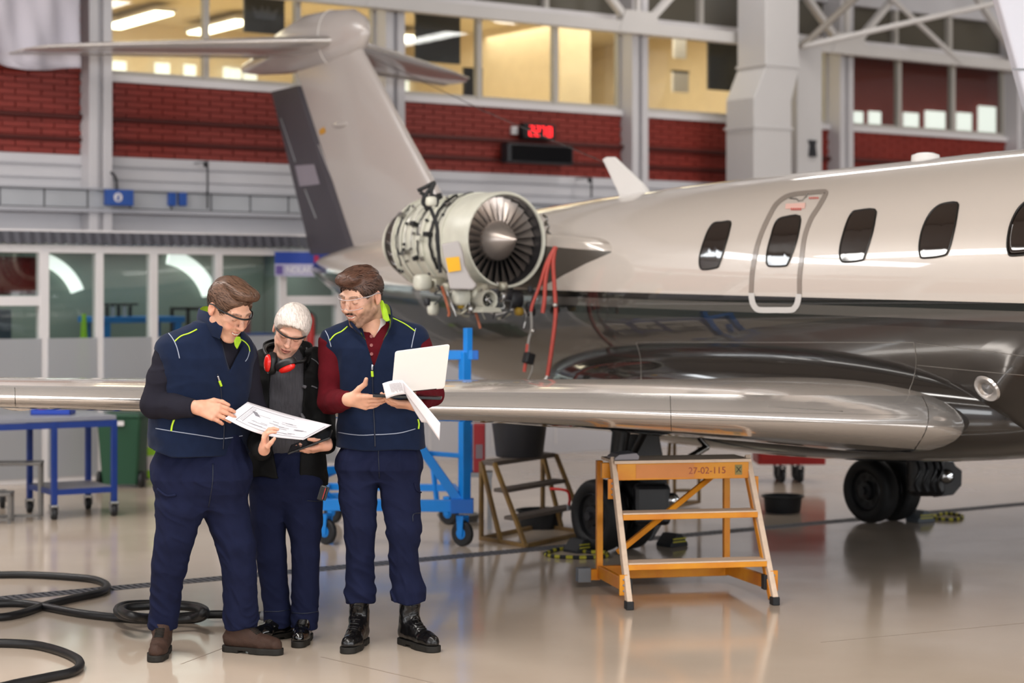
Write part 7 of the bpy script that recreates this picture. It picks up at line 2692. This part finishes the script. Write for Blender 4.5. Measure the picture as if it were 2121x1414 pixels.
# grey pad lying on the platform
o = MB().prism([(-0.385, 0.0), (-0.25, 0.0), (-0.245, 0.02), (-0.262, 0.038), (-0.36, 0.030), (-0.385, 0.012)], leg_y(0.7) - 0.02, leg_y(0.7) + 0.16, Fm @ Matrix.Translation((0, 0, 0.7545))).build('seat_pad', mat('pad_grey', '8E8A90', 0.6), None, bevel=0.004,
        org=Fm @ Vector((-0.3, leg_y(0.7), 0.752)))
tag(o, 'small grey wedge pad lying on top of the orange work steps', 'pad')

# ================================================================== brown worn steps behind
M_brn = mat('worn_brown_yellow', '8A6B36', 0.5, var=0.35, vscale=8, col2='6A5540')
M_tread = mat('tread_grey_brown', '6A6058', 0.6, var=0.2)
a3, b3, c3_ = onF(997, 1118), onF(1090, 1134), onF(1216, 1106)
d3 = a3 + (c3_ - b3)
e = thing('worn_steps', b3, 'worn brown and yellow tubular steps behind the bearded person', 'steps')
H_ = 0.53
up3 = Vector((0, 0, H_))
pf_a, pf_d = a3.lerp(b3, 0.30) + up3, d3.lerp(c3_, 0.30) + up3
for p, q, nm in ((a3, a3 + up3, 'rear_post'), (d3, d3 + up3, 'rear_post'), (b3, pf_a, 'sloping_leg'), (c3_, pf_d, 'sloping_leg'), (a3.lerp(b3, 0.45), a3 + up3, 'inner_brace'), (d3.lerp(c3_, 0.45), d3 + up3, 'inner_brace'),
                 (a3, b3, 'base_rail'), (b3, c3_, 'base_rail'), (a3, d3, 'base_rail'), (d3, c3_, 'base_rail')):
    z0 = Vector((0, 0, 0.014)) if nm == 'base_rail' else Vector()
    MB().beam(p + z0, q + z0, 0.026, 0.026).build(nm, M_brn, e, bevel=0.002)
mb = MB()
q = [a3 + up3, d3 + up3, pf_d, pf_a]
mb.add([p - Vector((0, 0, 0.02)) for p in q] + [p + Vector((0, 0, 0.01)) for p in q], [(3, 2, 1, 0), (4, 5, 6, 7), (0, 1, 5, 4), (1, 2, 6, 5), (2, 3, 7, 6), (3, 0, 4, 7)])
mb.build('platform', M_tread, e, bevel=0.003)
for f_ in (0.33, 0.66):
    p0, p1 = b3.lerp(pf_a, f_), c3_.lerp(pf_d, f_)
    back = (a3 - b3).normalized() * 0.13
    mb = MB()
    q = [p0, p1, p1 + back, p0 + back]
    mb.add([p - Vector((0, 0, 0.012)) for p in q] + [p + Vector((0, 0, 0.012)) for p in q], [(3, 2, 1, 0), (4, 5, 6, 7), (0, 1, 5, 4), (1, 2, 6, 5), (2, 3, 7, 6), (3, 0, 4, 7)])
    mb.build('tread', M_tread, e, bevel=0.003)
t = thing('red_strap', P(1165, 1015, 13.1), 'red strap draped over a tread of the worn brown steps', 'strap')
MB().tube(spline([P(1140, 1012, 13.05), P(1160, 1013, 13.0), P(1176, 1018, 12.98), P(1180, 1034, 12.98), P(1178, 1046, 13.0)], 6), 0.010, 6).build('webbing', mat('strap_red', 'C8281E', 0.5), t, smooth=60)
MB().box((-0.012, -0.008, -0.02), (0.012, 0.008, 0.02), Matrix.Translation(P(1178, 1050, 13.0))).build('hook', M_grey, t, bevel=0.003)
# black tub and boxes on the platform
ctr_ = (a3 + up3).lerp(pf_d, 0.5) + Vector((0, 0, 0.012))
t = thing('black_tub', ctr_, 'dark plastic tub standing on the worn brown steps', 'tub')
MB().lathe([(0.001, 0.0), (0.16, 0.0), (0.165, 0.01), (0.20, 0.30), (0.212, 0.302), (0.212, 0.32), (0.19, 0.315), (0.15, 0.02), (0.001, 0.015)], 28, Matrix.Translation(ctr_)).build('body', mat('tub_dark', '2C2C30', 0.5), t, smooth=40)
MB().tube([ctr_ + Vector((-0.21, 0.0, 0.29)), ctr_ + Vector((-0.23, -0.03, 0.24)), ctr_ + Vector((-0.2, -0.06, 0.27))], 0.008, 6).build('handle', M_grey, t)
for nm, px, wd, colr in (('red_box', 993, 24, '9A2A30'), ('blue_box', 972, 14, '1E63C0')):
    o = MB()
    c0 = P(px, 955, 13.75)
    o.box((-wd / 2 / 290, -0.08, 0), (wd / 2 / 290, 0.08, 0.34), Matrix.Translation((c0.x, c0.y, 0.40)) @ Matrix.Rotation(-TH, 4, 'Z'))
    t = thing(nm, Vector((c0.x, c0.y, 0.4)), '%s file box standing on a trestle beside the dark tub' % nm.split('_')[0], 'box')
    o.build('case', mat(nm, colr, 0.5), t, bevel=0.006)
    MB().box((-wd / 2 / 290 * 0.6, -0.084, 0.1), (wd / 2 / 290 * 0.6, -0.079, 0.2), Matrix.Translation((c0.x, c0.y, 0.40)) @ Matrix.Rotation(-TH, 4, 'Z')).build('label_plate', mat('label_dull', '7A6A70', 0.6), t)
c0 = P(985, 955, 13.75)
t = thing('trestle', (c0.x, c0.y, 0), 'low grey trestle under the red and blue file boxes', 'trestle')
Mx = Matrix.Translation((c0.x, c0.y, 0)) @ Matrix.Rotation(-TH, 4, 'Z')
MB().box((-0.12, -0.1, 0.37), (0.12, 0.1, 0.40), Mx).build('top', M_grey, t)
for sx in (-0.1, 0.1):
    for sy in (-0.08, 0.08):
        MB().box((sx - 0.015, sy - 0.015, 0), (sx + 0.015, sy + 0.015, 0.37), Mx).build('leg', M_grey, t)

# ================================================================== black drip pans
for px, py, r, lab in ((1120, 1098, 0.165, 'round black drip pan under the worn brown steps'), (1627, 1065, 0.150, 'round black drip pan on the floor between the two main wheels')):
    c = onF(px, py)
    c.y += r * CT
    c.x += r * ST
    t = thing('drip_pan', c, lab, 'pan')
    MB().lathe([(0.001, 0.0), (r * 0.86, 0.0), (r * 0.9, 0.01), (r * 0.97, 0.115), (r * 1.04, 0.118), (r * 1.05, 0.128), (r * 0.95, 0.128), (r * 0.84, 0.02), (0.001, 0.012)], 36, Matrix.Translation(c)).build('basin', M_rubberf, t, smooth=40)
    MB().tube([c + Vector((r * math.cos(a) * 1.045, r * math.sin(a) * 1.045, 0.124)) for a in [2 * math.pi * i / 36 for i in range(36)]], 0.007, 6, closed=True).build('rim', M_rubberf, t, smooth=60)

# ================================================================== wheel chocks with striped ropes
M_yel = mat('chock_yellow', 'A9A02A', 0.5)


def chock(c, yaw, label, m, scale=1.0):
    t = thing('wheel_chock', c, label, 'chock')
    Mx = Matrix.Translation(c) @ Matrix.Rotation(-TH + math.radians(yaw), 4, 'Z')
    MB().prism([(-0.08 * scale, 0), (0.08 * scale, 0), (0.08 * scale, 0.02), (0.02 * scale, 0.085 * scale), (-0.02 * scale, 0.085 * scale), (-0.08 * scale, 0.02)], -0.07, 0.07, Mx).build('wedge', m, t, bevel=0.005)
    for z in (0.03, 0.05):
        MB().box((-0.06 * scale, -0.0715, z), (0.06 * scale, -0.0695, z + 0.008), Mx).build('stripe', M_yel, t)
    return t


chock(onF(1200, 1142), 40, 'black chock against the nearer main wheel', M_rubberf)
chock(onF(1392, 1130), 40, 'black chock behind the orange work steps', M_rubberf)
chock(onF(1906, 1080), 30, 'grey chock against the farther main wheel', mat('chock_grey', '53585E', 0.6))
for pts, lab in (([(1128, 1150), (1150, 1142), (1185, 1140), (1215, 1146), (1255, 1148), (1252, 1156), (1200, 1158), (1150, 1156), (1130, 1152)], 'black and yellow striped rope on the floor by the nearer main wheel'),
                 ([(1928, 1074), (1950, 1067), (1975, 1067), (1994, 1072), (1980, 1078), (1950, 1078), (1932, 1076)], 'black and yellow striped rope on the floor by the farther main wheel')):
    q = spline([onF(x, y) + Vector((0, 0, 0.012)) for x, y in pts], 8)
    t = thing('striped_rope', q[0], lab, 'rope')
    for k2, m in ((0, M_rubberf), (1, M_yel)):
        mb = MB()
        for i in range(len(q) - 1):
            if (i // 2) % 2 == k2:
                mb.tube([q[i], q[i + 1]], 0.012, 7)
        ob = mb.build('black_strand' if k2 == 0 else 'yellow_strand', m, t, smooth=60)
        ob['kind'] = 'stuff'

# ================================================================== blue steel dock frame on castors
e = thing('dock_frame', onF(958, 1133), 'bright blue steel dock frame on castors behind the bearded person', 'frame')
MDk = mat('dock_blue', '1583DC', 0.35, var=0.1)
Yd = 12.75
zb = 0.265
def D3(px, z, Y):
    p = P(px, 700, Y)
    p.z = z
    return p


c_r, c_l, f_l, f_r = D3(962, zb, Yd), D3(668, zb, Yd + 0.1), D3(676, zb, Yd + 1.3), D3(935, zb, Yd + 1.2)
zt_ = 1.66 - (735 - 610) / F * Yd
for p, q, w_, h_, nm in ((c_l, c_r, 0.07, 0.075, 'base_beam'), (c_r, f_r, 0.06, 0.06, 'base_beam'), (f_l, f_r, 0.05, 0.05, 'base_beam'), (c_l, f_l, 0.05, 0.05, 'base_beam'),
                         (c_r + Vector((0, 0, 0.02)), D3(963, zt_ + 0.02, Yd), 0.062, 0.062, 'main_post'), (D3(969, zt_, Yd), D3(969, 1.44, Yd), 0.045, 0.045, 'post_extension'), (D3(620, zb, Yd + 0.1), D3(620, zt_, Yd + 0.1), 0.062, 0.062, 'main_post'),
                         (D3(600, zt_, Yd + 0.1), D3(980, zt_, Yd), 0.05, 0.06, 'top_beam'), (c_l, D3(600, zb, Yd + 0.1), 0.07, 0.075, 'base_beam'),
                         (D3(951, zb + 0.03, Yd), P(866, 918, Yd), 0.045, 0.06, 'diagonal_brace'), (P(866, 918, Yd), P(800, 815, Yd), 0.045, 0.06, 'diagonal_brace'),
                         (P(885, 938, Yd + 0.05), P(962, 944, Yd), 0.03, 0.03, 'tie_bar'), (P(640, 975, Yd + 0.1), P(705, 972, Yd + 0.3), 0.03, 0.05, 'tie_bar'), (P(640, 1000, Yd + 0.1), P(720, 965, Yd + 0.6), 0.03, 0.03, 'tie_bar'),
                         (P(640, 1032, Yd + 0.5), P(760, 1026, Yd + 0.6), 0.03, 0.06, 'tie_bar'), (P(655, 1005, Yd + 0.1), P(695, 1035, Yd + 0.2), 0.03, 0.03, 'tie_bar'), (P(895, 950, Yd + 1.2), P(905, 1040, Yd + 1.2), 0.03, 0.03, 'rear_leg')):
    MB().beam(p, q, w_, h_, up=(0, 0, 1) if abs((q - p).normalized().z) < 0.9 else (0, 1, 0)).build(nm, MDk, e, bevel=0.003)
MB().box((-0.09, -0.045, -0.045), (0.06, 0.045, 0.05), Matrix.Translation(c_r) @ Matrix.Rotation(-TH, 4, 'Z')).build('corner_box', mat('dock_blue_deep', '0F63BE', 0.35), e, bevel=0.004)
MB().box((-0.035, -0.02, -0.03), (0.035, 0.02, 0.03), Matrix.Translation(D3(980, zt_, Yd)) @ Matrix.Rotation(-TH, 4, 'Z')).build('end_cap', mat('dock_blue_deep', '0F63BE', 0.35), e, bevel=0.004)


def castor(c, r, e, m_fork, yaw=0):
    """c: floor point under the wheel"""
    Mx = Matrix.Translation(c + Vector((0, 0, r))) @ Matrix.Rotation(-TH + yaw, 4, 'Z') @ Matrix.Rotation(R90, 4, 'Y')
    wl_ = MB().lathe([(0.001, -0.018), (r * 0.5, -0.018), (r * 0.9, -0.02), (r, -0.012), (r, 0.012), (r * 0.9, 0.02), (r * 0.5, 0.018), (0.001, 0.018)], 24, Mx).build('castor', M_rubberf, e, smooth=40)
    MB().lathe([(0.001, -0.021), (r * 0.45, -0.021), (r * 0.45, 0.021), (0.001, 0.021)], 16, Mx).build('castor_hub', m_fork, wl_, smooth=40)
    Mf = Matrix.Translation(c) @ Matrix.Rotation(-TH + yaw, 4, 'Z')
    mb = MB()
    for sx in (-0.028, 0.028):
        mb.prism([(-0.018, r * 0.8), (0.018, r * 0.8), (0.03, r * 2.3), (-0.03, r * 2.3)], sx - 0.003, sx + 0.003, Mf @ Matrix.Rotation(R90, 4, 'Z'))
    mb.box((-0.03, -0.03, r * 2.25), (0.03, 0.03, r * 2.4), Mf)
    mb.build('castor_fork', m_fork, wl_)
    return wl_


for px, Y in ((958, Yd), (676, Yd + 0.1), (690, Yd + 1.3), (930, Yd + 1.2)):
    p = D3(px, 0, Y)
    castor(p, 0.085, e, MDk, 0.9)
# coiled grey cable and small things behind the frame
t = thing('cable_coil', P(945, 1010, 14.2), 'loose grey cable coil behind the blue dock frame', 'cable')
c = onF(950, 1078)
for k2 in range(3):
    MB().tube([c + Vector((0.12 * math.cos(a) * (1 + 0.1 * k2), 0.16 * math.sin(a), 0.012 + 0.016 * k2)) for a in [2 * math.pi * i / 24 for i in range(24)]], 0.010, 6, closed=True).build('loop', mat('cable_grey', '6C6A68', 0.5), t, smooth=60)

# ================================================================== blue bench trolley, stool, bin on the left
p0, p1 = onF(112, 1076), onF(236, 1068)
ex = (p1 - p0).normalized()
ey = Vector((-ex.y, ex.x, 0))
e = thing('bench_trolley', p0, 'blue steel bench trolley on castors with a grey top', 'trolley')
M_bench = mat('bench_blue', '163684', 0.4, var=0.08)
zt2 = 0.72
Lb = (p1 - p0).length
A0 = p0 - ex * 0.55
corners = [A0, p0 + ex * Lb, p0 + ex * Lb + ey * 0.55, A0 + ey * 0.55]
near = [p0, p1]
def slab(mb, q, z0, z1):
    mb.add([Vector((p.x, p.y, z0)) for p in q] + [Vector((p.x, p.y, z1)) for p in q], [(3, 2, 1, 0), (4, 5, 6, 7), (0, 1, 5, 4), (1, 2, 6, 5), (2, 3, 7, 6), (3, 0, 4, 7)])
    return mb


foot = [p0, p1, p1 + ey * 0.55, p0 + ey * 0.55]
topq = [p0 - ex * 1.12 + ey * 0.0, p1 + ex * 0.02, p1 + ex * 0.02 + ey * 0.57, p0 - ex * 1.12 + ey * 0.57]
slab(MB(), topq, zt2, zt2 + 0.035).build('bench_top', mat('bench_top_grey', '8A8C96', 0.35), e, bevel=0.004)
feet = [p0, p1, p1 + ey * 0.55, p0 + ey * 0.55, p0 - ex * 1.08, p0 - ex * 1.08 + ey * 0.55]
for p in feet:
    MB().beam(Vector((p.x, p.y, 0.11)), Vector((p.x, p.y, zt2)), 0.04, 0.04, up=(0, 1, 0)).build('leg', M_bench, e, bevel=0.003)
for a, b in ((0, 1), (2, 3), (1, 2), (0, 3)):
    pa, pb = feet[a], feet[b]
    MB().beam(Vector((pa.x, pa.y, 0.2)), Vector((pb.x, pb.y, 0.2)), 0.03, 0.04).build('lower_rail', M_bench, e)
    MB().beam(Vector((pa.x, pa.y, zt2 - 0.025)), Vector((pb.x, pb.y, zt2 - 0.025)), 0.03, 0.045).build('upper_rail', M_bench, e)
slab(MB(), foot, 0.21, 0.225).build('shelf', mat('bench_shelf', '77757F', 0.5), e)
MB().beam(Vector((feet[4].x, feet[4].y, zt2 - 0.025)), Vector((p0.x, p0.y, zt2 - 0.025)), 0.03, 0.045).build('upper_rail', M_bench, e)
for p in feet:
    castor(Vector((p.x, p.y, 0)), 0.045, e, mat('castor_steel', '9A9CA0', 0.3, metal=0.8), 0.4)
c = P(110, 862, 14.6)
c.z = zt2 + 0.036
t = thing('blue_tray', c, 'shallow blue tray of small tools on the bench trolley', 'tray')
Mx = Matrix.Translation(c) @ Matrix.Rotation(-TH, 4, 'Z')
mb = MB()
mb.box((-0.15, -0.09, 0), (0.15, 0.09, 0.008), Mx)
for lo, hi in (((-0.15, -0.09, 0), (0.15, -0.082, 0.04)), ((-0.15, 0.082, 0), (0.15, 0.09, 0.04)), ((-0.15, -0.09, 0), (-0.142, 0.09, 0.04)), ((0.142, -0.09, 0), (0.15, 0.09, 0.04))):
    mb.box(lo, hi, Mx)
mb.build('tray', mat('tray_blue', '2346B0', 0.4), t)
for i, cl in enumerate(('8A2A2A', '2A2A2C', '9A8A7A')):
    MB().tube([Mx @ Vector((-0.1 + 0.07 * i, -0.05, 0.03)), Mx @ Vector((-0.06 + 0.07 * i, 0.05, 0.045))], 0.012, 8).build('tool', mat('tool_%d' % i, cl, 0.4), t, smooth=60)
# grey step stool at the left edge
e = thing('step_stool', onF(40, 1078), 'grey steel two-step stool at the left edge', 'stool')
M_stool = mat('stool_grey', '6E6B68', 0.4, metal=0.4)
Mx = frame(30, 1077, 8)
for x0, x1, z, y in ((-0.25, 0.19, 0.42, 0.0), (-0.35, 0.0, 0.22, -0.24)):
    MB().box((x0, y, z - 0.02), (x1, y + 0.24, z), Mx).build('step', M_stool, e, bevel=0.004)
    for x in (x0 + 0.012, x1 - 0.012):
        for yy in (y + 0.012, y + 0.228):
            MB().beam((x, yy, 0), (x, yy, z - 0.02), 0.02, 0.02, up=(0, 1, 0), M=Mx).build('leg', M_stool, e)
    MB().beam((x0, y + 0.012, 0.03), (x1, y + 0.012, 0.03), 0.02, 0.02, M=Mx).build('foot_rail', M_stool, e)
# stray castor dolly at the edge
castor(onF(5, 1052), 0.06, e, M_stool, 0.3)
# green wheeled bin against the partition
Mx = frame(243, 1012, -4)
e = thing('wheeled_bin', Mx.translation, 'dark green wheeled bin against the glazed partition', 'bin')
M_green = mat('bin_green', '1F4A34', 0.5)
rg = []
for z, k2 in ((0.03, 0.80), (0.1, 0.84), (0.55, 1.0), (0.60, 1.04)):
    rg.append([(x * k2, y * k2 + 0.2, z) for x, y in rrect(-0.19, -0.17, 0.19, 0.17, 0.03, 3)])
MB().loft(rg, M=Mx).build('bin_body', M_green, e, smooth=40)
MB().prism([(-0.2, 0.0), (0.2, 0.0), (0.17, 0.035), (-0.17, 0.035)], 0.01, 0.4, Mx @ Matrix.Translation((0, 0, 0.605))).build('lid', M_green, e, bevel=0.008)
for sx in (-0.205, 0.16):
    Mw = Mx @ Matrix.Translation((sx, 0.12, 0.07)) @ Matrix.Rotation(R90, 4, 'Y')
    MB().lathe([(0.001, 0), (0.06, 0), (0.07, 0.008), (0.07, 0.032), (0.06, 0.04), (0.001, 0.04)], 20, Mw).build('wheel', M_rubberf, e, smooth=40)
MB().box((-0.03, -0.018, 0.54), (0.06, 0.0, 0.58), Mx).build('white_label', M_white, e)
# striped green and white board
c = onV(314, 998, VA - 0.1)
e = thing('striped_board', (c.x, VA - 0.1, 0), 'lime and white striped board leaning by the partition behind the person with brown boots', 'board')
zs = [0, 0.07, 0.2, 0.28, 0.5, 0.62]
for i in range(5):
    MB().box((c.x - 0.06, VA - 0.11, zs[i]), (c.x + 0.06, VA - 0.09, zs[i + 1])).build('stripe', mat('lime_plastic', '9BD62A', 0.4) if i % 2 == 0 else M_white, e)
e = thing('grey_post', (c.x - 0.12, VA - 0.15, 0), 'dark grey post between the green bin and the striped board', 'post')
MB().box((c.x - 0.16, VA - 0.2, 0.01), (c.x - 0.085, VA - 0.12, 0.66)).build('shaft', mat('post_grey', '4C4C4E', 0.5), e, bevel=0.006)
MB().box((c.x - 0.175, VA - 0.215, 0), (c.x - 0.07, VA - 0.105, 0.012)).build('foot_plate', M_dark, e)

# ================================================================== things far under the wing
e = thing('far_steps', onF(1420, 1050), 'ochre tubular steps standing beyond the nearer main wheel', 'steps')
Ys = 15.2
for x in (1397, 1448):
    MB().tube([D3(x, 0.02, Ys), D3(x, 0.55, Ys)], 0.014, 8).build('post', M_brn, e, smooth=60)
    MB().tube([D3(x - 70, 0.02, Ys - 0.5), D3(x - 60, 0.55, Ys - 0.3)], 0.014, 8).build('post', M_brn, e, smooth=60)
for a, b in (((1397, 0.03, Ys), (1448, 0.03, Ys)), ((1397, 0.12, Ys), (1448, 0.12, Ys)), ((1327, 0.03, Ys - 0.5), (1397, 0.03, Ys)), ((1378, 0.03, Ys - 0.5), (1448, 0.03, Ys)), ((1327, 0.3, Ys - 0.4), (1397, 0.3, Ys))):
    MB().tube([D3(*a), D3(*b)], 0.013, 8).build('rail', M_brn, e, smooth=60)
slab(MB(), [D3(1337, 0, Ys - 0.3), D3(1388, 0, Ys - 0.3), D3(1448, 0, Ys), D3(1397, 0, Ys)], 0.545, 0.565).build('platform', M_tread, e)
p = onF(1640, 1000)
e = thing('red_trolley', p, 'red tool trolley on dark castors far under the fuselage', 'trolley')
Mx = Matrix.Translation(p) @ Matrix.Rotation(-TH, 4, 'Z')
MB().box((-0.30, 0.0, 0.16), (0.30, 0.4, 0.70), Mx).build('cabinet', mat('trolley_red', 'A0201E', 0.4), e, bevel=0.01)
for z in (0.2, 0.36, 0.52):
    d_ = MB().box((-0.28, -0.012, z), (0.28, 0.0, z + 0.13), Mx).build('drawer', mat('trolley_red', 'A0201E', 0.4), e, bevel=0.004)
    MB().box((-0.12, -0.03, z + 0.09), (0.12, -0.012, z + 0.105), Mx).build('handle', M_grey, d_)
for sx in (-0.08, 0.08):
    for sy in (0.06, 0.34):
        castor(Mx @ Vector((sx, sy, 0)), 0.06, e, M_dark, 0.2)

# ================================================================== black hoses on the floor
M_hoseb = mat('hose_black', '19191B', 0.45, var=0.3, vscale=6)
for lab, pts, r in (('black hose looping in a long bend near the slotted drain', [(-420, 1192), (-200, 1188), (-30, 1190), (60, 1190), (150, 1195), (200, 1201), (222, 1213), (208, 1226), (160, 1237), (100, 1251), (40, 1271), (-30, 1280), (-250, 1290), (-420, 1286)], 0.021),
                    ('black hose in the nearest foreground bend at the lower left corner', [(-420, 1338), (-200, 1331), (-30, 1331), (60, 1334), (115, 1345), (155, 1361), (166, 1376), (150, 1391), (100, 1402), (40, 1414), (-30, 1428), (-220, 1450), (-420, 1455)], 0.0205)):
    q = spline([onF(x, y, r) for x, y in pts], 8)
    t = thing('rubber_hose', q[len(q) // 2], lab, 'hose', 'black hoses on the floor')
    MB().tube(q, r, 10).build('hose', M_hoseb, t, smooth=180)
    MB().tube([q[0], q[1]], r * 1.15, 10).build('ferrule', M_grey, t, smooth=60)
r = 0.021
path = [(-420, 1256), (-200, 1252), (-30, 1250), (40, 1249), (90, 1256), (180, 1272), (300, 1283), (400, 1282), (426, 1270), (410, 1256), (340, 1250), (265, 1252), (243, 1262), (258, 1276), (320, 1284), (395, 1280), (420, 1268), (395, 1257), (330, 1254), (270, 1257), (252, 1265), (280, 1276), (340, 1279),
        (440, 1272), (550, 1275)]
q = []
n_ = len(path)
for i, (x, y) in enumerate(path):
    lvl = 0.0 if i < 8 else (0.045 if i < 16 else 0.09) if i < 22 else 0.02
    q.append(onF(x, y, r + lvl))
q = spline(q, 8)
t = thing('rubber_hose', q[0], 'black hose coiled flat on the floor behind the person with brown boots', 'hose', 'black hoses on the floor')
MB().tube(q, r, 10).build('hose', M_hoseb, t, smooth=180)
MB().tube([q[-2], q[-1]], r * 1.15, 10).build('ferrule', M_grey, t, smooth=60)
